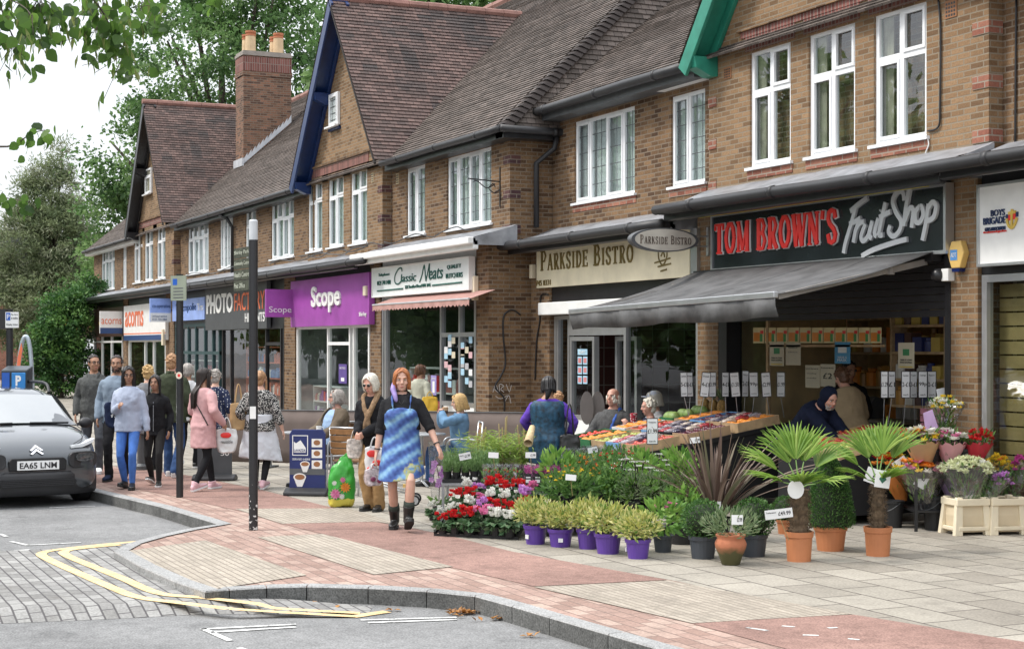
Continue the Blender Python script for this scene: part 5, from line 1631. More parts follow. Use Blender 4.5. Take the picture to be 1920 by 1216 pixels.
# black lower bumper, grille, number plate, emblem
mb = MB()
rows = []
for c in [i / 10 for i in range(-10,11)]:
 x = c * .845
 y = -.02 + .34 * abs(c) ** 3.2
 rows.append([(x, y + .05,.15),(x, y - .01,.19),(x, y - .028,.27),(x, y - .03,.41),(x, y - .012,.46),(x, y + .08,.465)])
mb.grid(rows).build('bumper', CARB, car, smooth=True)
mb = MB().prismY([(-.46,.27),(.46,.27),(.49,.33),(.46,.37),(-.46,.37),(-.49,.33)],-.062,.05)
gr = mb.build('lower_grille', mat('grille_black', (.006,.006,.007),.6), car)
for k in range(4):
 MB().box(-.45,.45,-.068,-.062,.285 + .022 * k, .293 + .022 * k).build('bar', CARB, gr)
MB().prismY([(-.36,.475),(.36,.475),(.37,.60),(.33,.64),(-.33,.64),(-.37,.60)],-.03,.06).build('grille', mat('grille_black', (.006,.006,.007),.6), car, bevel=.012)
pl = MB().box(-.265,.265,-.045,-.032,.49,.605).build('number_plate', mat('plate_white', (.78,.78,.77),.4, var=.03), car)
text('EA65 LNM', -.235,.508,.47,.078,-.0455,.003,.02).build('lettering', BLK, pl)
mb = MB()
for z in (.69,.735):
 mb.prismY([(-.085, z),(-.06, z - .008),(0, z + .035),(.06, z - .008),(.085, z),(0, z + .066)],-.0,.1)
mb.v = [(x, y - .01 + .8 * max(0, z - .66), z) for x, y, z in mb.v]
mb.build('chevron_emblem', CHR, car)
for sg in (-1,1):
 MB().tube(catmull([(sg * .50,.13,.80),(sg * .66,.30,.868),(sg * .745,.62,.945),(sg * .77,1.0,1.0)],4),.006,5).build('bonnet_gap', CARB, car)
for i, (a, b) in enumerate((((.15,1.0,1.045),(.68,1.06,1.035)),((-.62,1.02,1.035),(-.08,1.0,1.045)))):
 MB().tube([a, b],.012,6).build('wiper', CARB, car)
# ================================================================== THE STALL
LFP = {
 'varieg': leafmat('variegated_leaf', [(.09,.19,.03),(.50,.50,.14),(.62,.58,.26),(.15,.27,.05)], trans=.3),
 'box': leafmat('box_leaf', [(.03,.085,.02),(.07,.165,.04),(.13,.25,.07)], trans=.3),
 'herb': leafmat('herb_leaf', [(.12,.22,.07),(.19,.30,.11),(.09,.17,.06)], trans=.3),
 'fresh': leafmat('fresh_leaf', [(.09,.21,.04),(.17,.33,.06),(.26,.41,.09)], trans=.4),
 'deep': leafmat('deep_leaf', [(.05,.125,.03),(.10,.21,.05),(.18,.30,.08)], trans=.35),
 'hebe': leafmat('grey_green_leaf', [(.09,.15,.07),(.18,.25,.12),(.26,.31,.18)], trans=.25),
 'bamboo': leafmat('bamboo_leaf', [(.22,.34,.06),(.34,.44,.1),(.14,.24,.05)], trans=.4),
 'palm': leafmat('palm_leaf', [(.09,.19,.025),(.18,.31,.04),(.33,.44,.10)], trans=.4),
 'flax': leafmat('bronze_flax_leaf', [(.09,.055,.045),(.15,.10,.08),(.24,.18,.14),(.12,.13,.07)], trans=.2),
 'cycl': leafmat('cyclamen_leaf', [(.03,.08,.03),(.08,.16,.07),(.18,.24,.14)], trans=.2),
}
FL = {
 'red': leafmat('red_petal', [(.45,.01,.015),(.65,.03,.03)], trans=.3), 'white': leafmat('white_petal', [(.7,.7,.64),(.8,.8,.76)], trans=.3),
 'pink': leafmat('pink_petal', [(.62,.12,.3),(.75,.3,.48)], trans=.3), 'mag': leafmat('magenta_petal', [(.38,.02,.2),(.5,.07,.3)], trans=.3),
 'yel': leafmat('yellow_petal', [(.75,.5,.02),(.8,.65,.06)], trans=.3), 'org': leafmat('orange_petal', [(.7,.2,.03),(.75,.32,.05)], trans=.3),
 'lil': leafmat('lilac_petal', [(.5,.2,.55),(.65,.35,.68)], trans=.3), 'pale': leafmat('pale_green_petal', [(.62,.66,.38),(.78,.80,.56)], trans=.3),
}
PURP = mat('purple_pot', (.105,.045,.30),.4, var=.06)
TERR = mat('terracotta_pot', (.50,.19,.08),.65, var=.1)
SLP = mat('slate_pot', (.05,.058,.07),.5, var=.1)
BKP = mat('black_pot', (.014,.014,.015),.5)
SOIL = mat('soil', (.03,.022,.015),.95, bump=.8)
CARD = mat('white_card', (.78,.78,.78),.5, var=.03)
INK = mat('black_ink', (.01,.01,.01),.6)
m, nt, b = newmat('cellophane')
nt.nodes.remove(b)
fr = node(nt, 'ShaderNodeLayerWeight', {'Blend': .25})
tcn = node(nt, 'ShaderNodeTexCoord')
nzn = node(nt, 'ShaderNodeTexNoise', {'Vector': tcn.outputs['Object'], 'Scale': 18.0})
bp = node(nt, 'ShaderNodeBump', {'Height': nzn.outputs[0], 'Strength': .8, 'Distance': .02})
mrn = node(nt, 'ShaderNodeMapRange', {0: fr.outputs['Facing'],1: 0.0,2: 1.0,3: .10,4: .5})
tr = node(nt, 'ShaderNodeBsdfTransparent', {0: (.95,.96,.97)})
gl = node(nt, 'ShaderNodeBsdfGlossy', {'Color': (.8,.82,.85), 'Roughness': .15, 'Normal': bp.outputs[0]})
mxn = node(nt, 'ShaderNodeMixShader', {0: mrn.outputs[0],1: tr.outputs[0],2: gl.outputs[0]})
nt.links.new(mxn.outputs[0], nt.nodes['Material Output'].inputs[0])
CELLO = m
def pot(par, r, h, m, rb=.78, rim=.016, sides=22):
 p = MB().lathe([(r * rb * .96,.004),(r * rb, .0),(r * (rb + (1 - rb) * .78), h * .80),(r * (rb + (1 - rb) * .8) + rim * .6, h * .82),(r + rim * .6, h),(r - .004, h),(r * .95, h * .9)], n=sides, capb=False).build('pot', m, par, smooth=False)
 MB().lathe([(r * .95, h * .9),(0.001, h * .93)], n=14, capa=False).build('soil', SOIL, p)
 return p
def bush(mb, c, r, n, l, w_, up=.5, hollow=.55):
 c = V(c)
 for i in range(n):
  d = V((RN.gauss(0,1), RN.gauss(0,1), RN.gauss(0,1))).normalized()
  k = RN.uniform(hollow, 1.05)
  q = c + V((d.x * r[0] * k, d.y * r[1] * k, d.z * r[2] * k))
  s = RN.uniform(.7,1.25)
  mb.leaf(q, d + V((RN.uniform(-.6,.6), RN.uniform(-.6,.6), up + RN.uniform(-.4,.4))), l * s, w_ * s, bend=.1)
 return mb
def bloom(mb, c, r, n=9, flat=.5, l=None):
 """one flower head: petals round a centre"""
 c = V(c)
 for i in range(n):
  a = 2 * pi * i / n + RN.uniform(-.2,.2)
  mb.leaf(c, (math.cos(a), math.sin(a), flat + RN.uniform(-.2,.3)), r * RN.uniform(.85,1.1), r * .75,(0,0,1),.15)
def mum(mb, c, r, n=22):
 c = V(c)
 for i in range(n):
  d = V((RN.gauss(0,1), RN.gauss(0,1), abs(RN.gauss(0,.8)))).normalized()
  mb.leaf(c, d, r * RN.uniform(.8,1.1), r * .42, bend=.1)
def card(par, s, w_=.11, h=.05, loc=(0,0,0), rz=0., sub=None, name='price_card'):
 o = MB().box(-w_ / 2, w_ / 2,-.003,.0,0, h).build(name, CARD, par)
 o.location = loc
 o.rotation_euler.z = rz
 if s:
  text(s, -.02 * w_, h * .3, w_ * .45, h * .42,-.0035,.002,.01).build('lettering', INK, o)
 if sub:
  text(sub, -w_ * .45, h * .58, w_ * .36, h * .2,-.0035,.002).build('lettering', INK, o)
 return o
# --- front row: five purple pots
pv = thing('potted_shrub', 'variegated yellow green shrub in a purple pot, leftmost of the front row', 'potted plant', G(1004,1019),.3, 'variegated shrubs in purple pots')
pot(pv, .115,.19, PURP)
MB().box(-.02,.022,-.118,-.108,.06,.10).build('care_label', CARD, pv)
mb = MB()
for k in range(5):
 bush(mb, (.11 * math.cos(k * 1.26),.11 * math.sin(k * 1.26),.30 + .03 * (k % 2)),(.12,.12,.11),130,.055,.024,.6)
bush(mb, (0,0,.34),(.15,.15,.13),150,.055,.024,.6)
mb.build('foliage', LFP['varieg'], pv)
MB().tube([(0,0,.17),(.01,0,.3)],.012,6).build('stem', BARK, pv)
for i, (px, py, s, lb) in enumerate(((1051,1024,1.0, 'variegated shrub in a purple pot, second from the left of the front row'),(1103,1028,.97, 'variegated shrub in a purple pot in the middle of the five'),
                                   (1140,1037,1.02, 'variegated shrub in a purple pot just left of the nearest purple one'),(1196,1046,1.0, 'variegated shrub in the nearest purple pot, beside the small grey pot'))):
 dup(pv, G(px, py),1.1 + i * 1.4, lb, (s * (1.06,.96,1.1,.98)[i], s, s * (.92,1.08,1.0,.95)[i]))
t = thing('hydrangea', 'bright leaved hydrangea with pink buds in a small grey pot', 'potted plant', G(1243,1034), FACE)
pot(t, .095,.16, SLP)
mb = bush(MB(),(0,0,.32),(.19,.17,.15),110,.11,.06,.3)
mb.k = 1
for k in range(5):
 mum(mb, (RN.uniform(-.12,.12), RN.uniform(-.12,.05), RN.uniform(.36,.48)),.03,14)
mb.build('foliage', [LFP['fresh'], FL['pink']], t)
t = thing('potted_shrub', 'leafy green plant in a black pot behind the small grey pot', 'potted plant', G(1278,1019), FACE)
pot(t, .13,.2, BKP)
bush(MB(),(0,0,.36),(.2,.2,.17),220,.09,.04,.5).build('foliage', LFP['fresh'], t)
def ball(label, loc, r, pr, ph, pm, n=1500, cone=None, lm='box'):
 t = thing('clipped_box', label, 'topiary', loc, 0)
 pot(t, pr, ph, pm, .8)
 mb = MB()
 for i in range(n):
  if cone:
   z = RN.random()
   rr = r * (1 - z ** 2.1) ** .8 * (1.02 if z > .05 else .9)
   a = RN.uniform(0,2 * pi)
   k = RN.uniform(.86,1.04)
   q = V((rr * k * math.cos(a), rr * k * math.sin(a), ph - .02 + cone * z))
   d = V((math.cos(a), math.sin(a),.5))
  else:
   d = V((RN.gauss(0,1), RN.gauss(0,1), RN.gauss(0,1))).normalized()
   q = V((0,0, ph + r * .75)) + V((d.x * r, d.y * r, d.z * r * .95)) * RN.uniform(.86,1.05)
  mb.leaf(q, d + V((RN.uniform(-.8,.8), RN.uniform(-.8,.8), RN.uniform(-.3,.9))),.026,.015, bend=.1)
 f = mb.build('foliage', LFP[lm], t)
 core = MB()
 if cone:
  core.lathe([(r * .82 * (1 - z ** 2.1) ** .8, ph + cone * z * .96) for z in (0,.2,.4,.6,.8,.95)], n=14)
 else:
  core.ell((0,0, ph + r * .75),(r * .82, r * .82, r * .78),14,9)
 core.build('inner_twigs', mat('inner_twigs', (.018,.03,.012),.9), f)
 return t
ball('clipped box ball in a slate pot left of the mossy urn', G(1318,1046),.19,.128,.21, SLP)
ball('clipped box ball in a slate pot right of the mossy urn', G(1413,1042),.19,.128,.21, SLP)
ball('clipped box cone in a wide terracotta pot between the palms', G(1557,1031),.215,.155,.235, TERR, 4600,.70)
ball('small yellowish box ball in a terracotta pot behind the nearer palm', G(1474,1000),.14,.1,.15, TERR, 800, None, 'box')
# mossy urn
m, nt, b = newmat('mossy_terracotta')
tcn = node(nt, 'ShaderNodeTexCoord')
sp = node(nt, 'ShaderNodeSeparateXYZ', {0: tcn.outputs['Object']})
nzn = node(nt, 'ShaderNodeTexNoise', {'Vector': tcn.outputs['Object'], 'Scale': 12.0, 'Detail': 4.0})
ad = node(nt, 'ShaderNodeMath', {0: nzn.outputs[0],1: .12}, operation='MULTIPLY')
sb_ = node(nt, 'ShaderNodeMath', {0: sp.outputs[2],1: ad.outputs[0]}, operation='SUBTRACT')
mrn = node(nt, 'ShaderNodeMapRange', {0: sb_.outputs[0],1: .05,2: .12,3: 0.0,4: 1.0})
mxn = node(nt, 'ShaderNodeMix', {0: mrn.outputs[0],6: (.075,.07,.025),7: (.42,.15,.075)}, data_type='RGBA')
nt.links.new(mxn.outputs[2], b.inputs['Base Color'])
b.inputs['Roughness'].default_value = .85
t = thing('urn', 'round bellied terracotta urn with a mossy foot and a grey green shrub', 'potted plant', G(1370,1058), FACE)
p_ = MB().lathe([(.075,0),(.082,.01),(.105,.08),(.135,.15),(.142,.19),(.128,.225),(.118,.235),(.132,.26),(.136,.272),(.12,.272),(.108,.24)], n=28, capb=False).build('pot', m, t, smooth=True)
MB().lathe([(.112,.245),(.001,.25)], n=14, capa=False).build('soil', SOIL, p_)
mb = bush(MB(),(0,0,.36),(.26,.22,.12),420,.065,.017,.9)
mb.build('foliage', LFP['hebe'], t)
card(t, '£7.99', .1,.085,(.03,-.2,.38))
# bronze flax
t = thing('flax_plant', 'spiky bronze flax plant fanning out behind the box balls', 'potted plant', G(1342,1014), FACE)
pot(t, .16,.24, BKP)
mb = MB()
for i in range(95):
 a = RN.uniform(0,2 * pi)
 sp_ = abs(RN.gauss(0,.40)) + .06
 L = RN.uniform(.65,1.12)
 out = V((math.cos(a) * 1.15, math.sin(a) * .8,0))
 pts, n = [],8
 for k in range(n + 1):
  s = k / n
  dr = RN.choice((0,0,.5)) if k == 0 else dr
  pts.append(V((0,0,.22)) + out * (.04 + L * sp_ * s * (1 + .35 * s)) + V((0,0, L * s * (1 - .5 * sp_ * s) - dr * .5 * max(0, s - .55) ** 1.3)))
 side = V((-math.sin(a), math.cos(a), RN.uniform(-.4,.4))).normalized()
 rows = [[p - side * .022 * (1 - (k / n) ** 2.2), p + V((0,0,-.006)), p + side * .022 * (1 - (k / n) ** 2.2)] for k, p in enumerate(pts)]
 mb.grid(rows)
mb.build('foliage', LFP['flax'], t)
MB().box(-.015,.02,-.24,-.236,.34,.42).build('care_label', CARD, t)
def palm(label, loc, pr, ph, tr, th, seed, fr, spread, tag_=None):
 global RN
 sv, RN = RN, random.Random(seed)
 t = thing('fan_palm', label, 'palm', loc, FACE)
 pot(t, pr, ph, TERR, .85,.014)
 mb = MB()
 n = 9
 mb.tube([(0,0, ph * .85 + th * k / n) for k in range(n + 1)],[tr * (1.0 + .12 * (k % 2) - .05 * k / n) for k in range(n + 1)],14)
 for i in range(420):
  a, z = RN.uniform(0,2 * pi), RN.uniform(.02, th)
  mb.leaf((tr * math.cos(a), tr * math.sin(a), ph * .85 + z),(math.cos(a) * .5, math.sin(a) * .5, RN.uniform(-.6,1)),.05,.008)
 mb.build('trunk', mat('palm_fibre', (.11,.075,.045),.95, var=.45, scale=25), t)
 mb = MB(); st = MB()
 top = V((0,0, ph * .85 + th))
 for (az, el, L, rr) in fr:
  az, el = rad(az), rad(el)
  d = V((math.cos(az) * math.cos(el), math.sin(az) * math.cos(el), math.sin(el)))
  hub = top + d * L
  st.tube([top, top + d * L * .5 + V((0,0,.015)), hub],[.009,.007,.005],6)
  sd_ = d.cross(V((0,0,1))).normalized()
  up = sd_.cross(d)
  nb = 20
  for k in range(nb):
   a = -spread / 2 + spread * (k + .5) / nb
   dd = (d * math.cos(a) + sd_ * math.sin(a)).normalized()
   l = rr * (.72 + .28 * math.cos(a * .8)) * RN.uniform(.94,1.04)
   w_ = .013
   fold = up * (.008 if k % 2 else -.008)
   side = (sd_ * math.cos(a) - d * math.sin(a))
   pts = [hub + dd * l * s + fold * math.sin(pi * min(1, s * 2) / 2) - V((0,0,.42 * l * max(0, s - .4) ** 1.6 * RN.uniform(.6,1.3))) for s in (.03,.25,.5,.75,1.0)]
   ws = (.006, w_, w_, w_ * .7,.001)
   mb.grid([[p - side * q, p + up * q * .5, p + side * q] for p, q in zip(pts, ws)])
 mb.build('fronds', LFP['palm'], t)
 st.build('frond_stalks', mat('green_stalk', (.14,.24,.06),.5), t)
 RN = sv
 return t
pa = palm('fan palm with a thick hairy trunk in the nearest terracotta pot', G(1498,1051),.125,.27,.082,.42,3,
          [(156,40,.26,.46),(30,43,.28,.46),(95,68,.28,.46),(-85,36,.08,.36),(192,24,.16,.42),(-22,20,.16,.38),(128,62,.26,.46),(62,60,.28,.46)],1.75)
c_ = MB().prismY([(.075 * math.cos(a),.085 * math.sin(a)) for a in (2 * pi * i / 16 for i in range(16))],-.01,-.007).build('round_tag', CARD, pa)
c_.location = (-.05,-.11,.66)
card(pa, '£49.99', .25,.085,(-.2,-.13,.40), rad(0), 'Trachycarpus').rotation_euler.y = rad(-7)
MB().tube([(-.2,-.12,.42),(-.11,-.1,.2)],.004,5).build('stick', mat('bamboo_stick', (.35,.25,.12),.7), pa)
pb = palm('fan palm with a slim trunk in the terracotta pot furthest right', G(1646,1041),.125,.27,.058,.42,8,
          [(26,55,.30,.44),(150,44,.26,.40),(190,30,.12,.34),(80,66,.28,.42),(-60,36,.10,.32),(118,62,.28,.40),(52,70,.30,.42)],1.65)
c_ = MB().box(-.07,.07,-.01,-.006,-.08,.08).build('white_tag', CARD, pb, bevel=.003)
c_.location = (.02,-.1,.72)
c_.rotation_euler.y = rad(8)
MB().prismY([(0,-.04),(.035,.0),(0,.05),(-.035,.0)],-.0125,-.0105).build('leaf_print', mat('dark_green_print', (.02,.12,.07),.5), c_)
# --- flower tubs and buckets at the right
def tub(label, px, py, rz):
 t = thing('flower_tub', label, 'flower tub', G(px, py), FACE + rz, 'cream flower tubs')
 mb = MB()
 for sx in (-1,1):
  for sy in (-1,1):
   mb.grid([[(sx * .175 + dx, sy * .15 + dy, 0) for dx, dy in ((-.045,-.03),(.045,-.03),(.045,.03),(-.045,.03))],[(sx * .145 + dx, sy * .12 + dy, .39) for dx, dy in ((-.035,-.025),(.035,-.025),(.035,.025),(-.035,.025))]], True, True, True)
 for sy in (-1,1):
  mb.box(-.19,.19, sy * .15 - .02, sy * .15 + .02,.305,.375)
  mb.box(-.17,.17, sy * .165 - .015, sy * .165 + .015,.05,.09)
 for sx in (-1,1):
  mb.box(sx * .17 - .02, sx * .17 + .02,-.13,.13,.305,.374)
  mb.box(sx * .185 - .015, sx * .185 + .015,-.14,.14,.05,.088)
 mb.build('outer_frame', CREAM, t, bevel=.006)
 MB().grid([[(sx * w_, sy * d_, z) for sx, sy in ((-1,-1),(1,-1),(1,1),(-1,1))] for w_, d_, z in ((.155,.125,.03),(.17,.14,.2),(.155,.125,.36),(.14,.11,.36))], True, True, False).build('inner_bucket', mat('cream_bucket', (.66,.55,.38),.5, var=.06), t)
 return t
def bunch(label, loc, r, h, heads, leaf='deep', wrap=CELLO, n_leaf=90, rz=0., lean=(0,0), hs=.032, cone=.35, kind='mum', name='bouquet'):
 """a wrapped bunch of cut flowers standing in its bucket"""
 t = thing(name, label, 'bouquet', loc, FACE + rz)
 lx, ly = lean
 mb = MB()
 for i in range(n_leaf):
  z = RN.uniform(.15,.95) * h
  a, k = RN.uniform(0,2 * pi), RN.uniform(0,1) ** .5
  rr = r * (cone + (1 - cone) * z / h) * k
  mb.leaf((rr * math.cos(a) + lx * z, rr * math.sin(a) + ly * z, z),(math.cos(a) * .6, math.sin(a) * .6,1),.09,.025, bend=.1)
 mb.build('leaves', LFP[leaf], t)
 for key, cnt in heads:
  fb = MB()
  for i in range(cnt):
   a, k = RN.uniform(0,2 * pi), RN.uniform(0,1) ** .5
   p = (r * 1.0 * k * math.cos(a) + lx * h, r * k * math.sin(a) + ly * h, h * (1.02 - .22 * k * k) + RN.uniform(-.03,.03))
   if kind == 'lily' and i % 2:
    bloom(fb, p, hs * 1.6,7,.4)
   else:
    mum(fb, p, hs, 20)
  fb.build('flower_heads', FL[key], t)
 if wrap:
  n = 26
  rows = []
  for s in ((0,.35,.7,1.0) if wrap is CELLO else (0,.25,.5,.74)):
   rows.append([((r * (cone + (1.16 - cone) * s) * (1 + .05 * math.sin(j * 2.4 + s * 5))) * math.cos(2 * pi * j / n) + lx * h * s, (r * (cone + (1.16 - cone) * s) * (1 + .05 * math.sin(j * 2.4 + s * 5))) * math.sin(2 * pi * j / n) + ly * h * s, h * (.05 + .88 * s) + .025 * s * math.sin(j * 1.9)) for j in range(n)])
  MB().grid(rows, True).build('wrapping', wrap, t, smooth=True)
 return t
tub('cream four legged flower tub of pale chrysanthemums', 1810,1000,.25)
tub('cream four legged flower tub at the far right by the brick wall', 1878,999,.2)
q = G(1812,1000); q.z = .26
bunch('big wrapped bunch of pale green and white chrysanthemums in the cream tub', q, .27,.50,(('pale', 95),('white', 14)), hs=.046)
q = G(1790,990); q.z = .2
bunch('wrapped bunch of rust chrysanthemums at the left edge of the cream tub', q, .12,.58,(('org', 14),), hs=.036, lean=(-.25,0), wrap=mat('lilac_paper', (.55,.38,.62),.5))
q = G(1835,1000); q.z = .2
bunch('wrapped bunch of lilac chrysanthemums leaning from the cream tub', q, .11,.42,(('lil', 26),), hs=.036, lean=(.5,-.2))
q = G(1872,992); q.z = .2
bunch('wrapped bunch of bright yellow chrysanthemums in the right hand tub', q, .16,.55,(('yel', 44),('org', 5)), hs=.042)
q = G(1896,994); q.z = .2
bunch('wrapped bunch of magenta chrysanthemums at the far right', q, .15,.56,(('mag', 40),), hs=.038, lean=(.25,0))
def bucket(label, loc, r, h, grp='black flower buckets', rz=0.):
 t = thing('flower_bucket', label, 'bucket', loc, rz, grp)
 MB().lathe([(r * .78,0),(r * .97, h * .9),(r * 1.06, h * .91),(r * 1.06, h),(r * .96, h),(r * .9, h * .8),(r * .74,.01)], n=22, capb=True).build('tub', BKP, t)
 MB().tube(catmull([(-r * 1.05,0, h * .93),(-r * .8,-r * .8, h * .7),(0,-r * 1.12, h * .6),(r * .8,-r * .8, h * .7),(r * 1.05,0, h * .93)],4),.004,5).build('handle', GREYP, t)
 return t
bucket('empty black flower bucket behind the slim palm', G(1674,988),.12,.29)
bucket('black flower bucket holding the orange and white bouquet', G(1752,993),.125,.36)
BLKM = mat('black_steel', (.02,.02,.021),.45,.3)
p = AT(1772,950,17.0); p.z = 0
t = thing('flower_stand', 'black tiered steel stand holding flower buckets by the brick pillar', 'stand', p, FACE)
mb = MB()
for x in (-.36,.36):
 for y in (-.2,.55):
  mb.box(x - .015, x + .015, y - .015, y + .015,0,.56 if y < 0 else .90)
mb.box(-.38,.38,-.22,.16,.56,.585); mb.box(-.38,.38,.17,.57,.90,.925); mb.box(-.38,.38,-.2,.55,.2,.22)
mb.box(-.38,.38,-.225,-.205,.585,.65); mb.box(-.38,.38,.165,.18,.926,.98)
mb.build('frame', BLKM, t)
R_ = Matrix.Rotation(FACE, 4, 'Z')
at_ = lambda x, y, z: p + (R_ @ V((x, y, z)))
for x, lb, hd in ((-.2, 'upper black bucket of cream and orange lilies', (('white', 9),('org', 7),('yel', 4))),(.16, 'upper black bucket of pink wrapped mixed flowers', (('white', 8),('pink', 7),('red', 12)))):
 bucket(lb, at_(x, -.04,.587),.15,.28)
q = at_(-.26,-.12,.66)
bunch('wrapped lilies and daisies in brown paper on the upper row', q, .2,.40,(('white', 12),('org', 9),('yel', 9)), hs=.05, kind='lily', wrap=mat('kraft_paper', (.48,.30,.16),.8), lean=(-.1,-.1))
q = at_(.02,-.12,.66)
bunch('pink wrapped bunch of lilies and white roses on the upper row', q, .17,.38,(('white', 11),('pink', 9)), hs=.05, kind='lily', wrap=mat('pink_paper', (.68,.34,.38),.5), lean=(0,-.1))
q = at_(.28,-.12,.66)
bunch('red wrapped bunch of red carnations on the upper row', q, .16,.38,(('red', 34),), hs=.042, wrap=mat('red_paper', (.5,.03,.05),.4), lean=(.1,-.1))
q = at_(.06,.3,.93)
bunch('yellow and white bouquet in lilac and yellow paper on the top tier', q, .18,.44,(('yel', 16),('white', 14),('pale', 8)), hs=.04, wrap=CELLO, lean=(.05,0))
MB().prismY([(-.16,.02),(-.05,0),(.0,.02),(-.1,.34),(-.2,.30)],-.17,-.165).build('lilac_paper', mat('lilac_paper', (.55,.38,.62),.5), t).location = (.0,.30,.93)
q = G(1735,993); q.z = .22
bunch('large bouquet of orange, yellow and white flowers with a white card', q, .27,.50,(('org', 18),('white', 16),('yel', 10),('pink', 9)), hs=.055, kind='lily', lean=(-.15,-.1), leaf='fresh')
q = G(1690,985); q.z = .25
bunch('loose orange bouquet leaning left with a white price card', q, .17,.5,(('org', 14),('red', 6),('yel', 5)), hs=.048, kind='lily', wrap=mat('orange_paper', (.62,.2,.04),.6), lean=(-.25,0), leaf='fresh')
for i, (px, py, tz, rr, lb) in enumerate(((1695,878,17.0,35, 'white price card stuck among the orange bouquets'),(1738,905,16.8,60, 'white card on the front of the large mixed bouquet'),(1777,745,18.1,12, 'wide white card above the yellow bouquet'),(1632,905,16.9,-20, 'tilted white card left of the slim palm'))):
 c = thing('price_card', lb, 'price card', AT(px, py, tz), FACE)
 o = card(c, '£8' if i != 2 else None, .16 if i != 2 else .22,.12 if i != 3 else .16,(0,0,0),0, None, 'card_face')
 o.rotation_euler.y = -rad(rr)
# black trolley with the fruit box
p = AT(1612,965,18.0); p.z = 0
t = thing('trolley', 'black sided trolley on castors with a steel edge below the white fruit box', 'trolley', p, FACE)
MB().box(-.2,.2,-.05,.7,.12,.66).build('cabinet', BKP, t)
mb = MB()
for x in (-.205,.205):
 mb.box(x - .012, x + .012,-.062,-.04,.1,.68)
mb.box(-.21,.21,-.064,-.042,.66,.69); mb.box(-.21,.21,-.064,-.042,.1,.13)
mb.build('edge_trim', ALU, t)
for x in (-.16,.16):
 MB().lathe([(.05,-.015),(.05,.015)], n=14).xf(Matrix.Translation((x, 0,.052)) @ Matrix.Rotation(pi / 2,4, 'Y')).build('castor', RUB, t)
def crate(label, loc, w_, d, h, m, rz=0., tilt=0., fruit=None, fr=.035, nx=5, ny=3, grp='fruit boxes', fl=None, fgrp=None, jit=.006, layers=1, handle=False):
 """a box of fruit, every fruit in it a thing of its own"""
 t = thing('fruit_box', label, 'fruit box', loc, rz, grp)
 t.rotation_euler = (tilt, 0, rz)
 mb = MB()
 mb.box(-w_ / 2, w_ / 2,-d / 2, d / 2,0,.012)
 for y in (-d / 2, d / 2 - .01):
  mb.box(-w_ / 2, w_ / 2, y, y + .01,.013, h)
 for x in (-w_ / 2, w_ / 2 - .01):
  mb.box(x, x + .01,-d / 2 + .011, d / 2 - .011,.013, h)
 mb.build('box', m, t)
 if fruit:
  M = Matrix.Translation(loc) @ Matrix.Rotation(rz, 4, 'Z') @ Matrix.Rotation(tilt, 4, 'X')
  for l in range(layers):
   for i in range(nx):
    for j in range(ny):
     q = M @ V((-w_ / 2 + .02 + fr + (w_ - .04 - 2 * fr) * i / max(1, nx - 1) + RN.uniform(-jit, jit),-d / 2 + .02 + fr + (d - .04 - 2 * fr) * j / max(1, ny - 1) + RN.uniform(-jit, jit), h * .55 + fr * .55 + RN.uniform(-.006,.012)))
     o = fruit.copy()
     col.objects.link(o)
     o.location = q
     o.scale = (fr / .04,) * 3
     o.rotation_euler = (RN.uniform(-.5,.5), RN.uniform(-.5,.5), RN.uniform(0,6))
     tag(o, fl, fruit.name.split('.')[0], fgrp)
 return t
def protofruit(name, prof, m, n=12):
 o = bpy.data.objects.new(name, MB().lathe(prof, n=n).mesh(name, m, True))
 return o
sph = lambda k=1.: [(.04 * math.sin(pi * i / 8),-.04 * k * math.cos(pi * i / 8)) for i in range(0,9)]
sph_ = lambda k=1.: [(max(.0008, a), b) for a, b in sph(k)]
ORNG = mat('orange_peel', (.72,.24,.02),.45, var=.12, bump=.2, bscale=200)
f_or = protofruit('orange', sph_(.95), ORNG)
f_ap = protofruit('apple', sph_(.92), mat('apple_skin', (.42,.05,.03),.3, var=.5, scale=30))
f_pl = protofruit('plum', sph_(1.05), mat('plum_skin', (.09,.015,.03),.35, var=.3, scale=30))
f_to = protofruit('tomato', sph_(.85), mat('tomato_skin', (.60,.045,.02),.25, var=.12))
f_pe = protofruit('pear', [(.001,-.045),(.03,-.035),(.038,-.01),(.03,.02),(.016,.045),(.001,.052)], mat('pear_skin', (.35,.38,.08),.45, var=.2, scale=25))
f_gr = protofruit('melon', sph_(1.1), mat('melon_skin', (.20,.30,.08),.5, var=.35, scale=20))
WOOD = mat('thin_crate_wood', (.45,.31,.17),.8, var=.25, scale=10)
CBX = mat('cardboard', (.42,.28,.16),.85, var=.12)
BBX = mat('blue_cardboard', (.16,.34,.58),.7, var=.12)
GBX = mat('green_crate', (.03,.16,.06),.5)
WBX = mat('white_cardboard', (.68,.68,.66),.7, var=.08)
c = AT(1604,872,17.9)
t = crate('white cardboard fruit box with an orange print on the trolley', V((c.x, c.y, .695)),.36,.5,.16, WBX, FACE, 0, f_gr, .05,3,3, fl='pale green melon in the white cardboard box', fgrp='melons in the white box')
MB().lathe([(.045,0),(.04,.004)], n=16).xf(Matrix.Translation((.1,-.2505,.07)) @ Matrix.Rotation(pi / 2,4, 'X')).build('orange_print', ORNG, t)
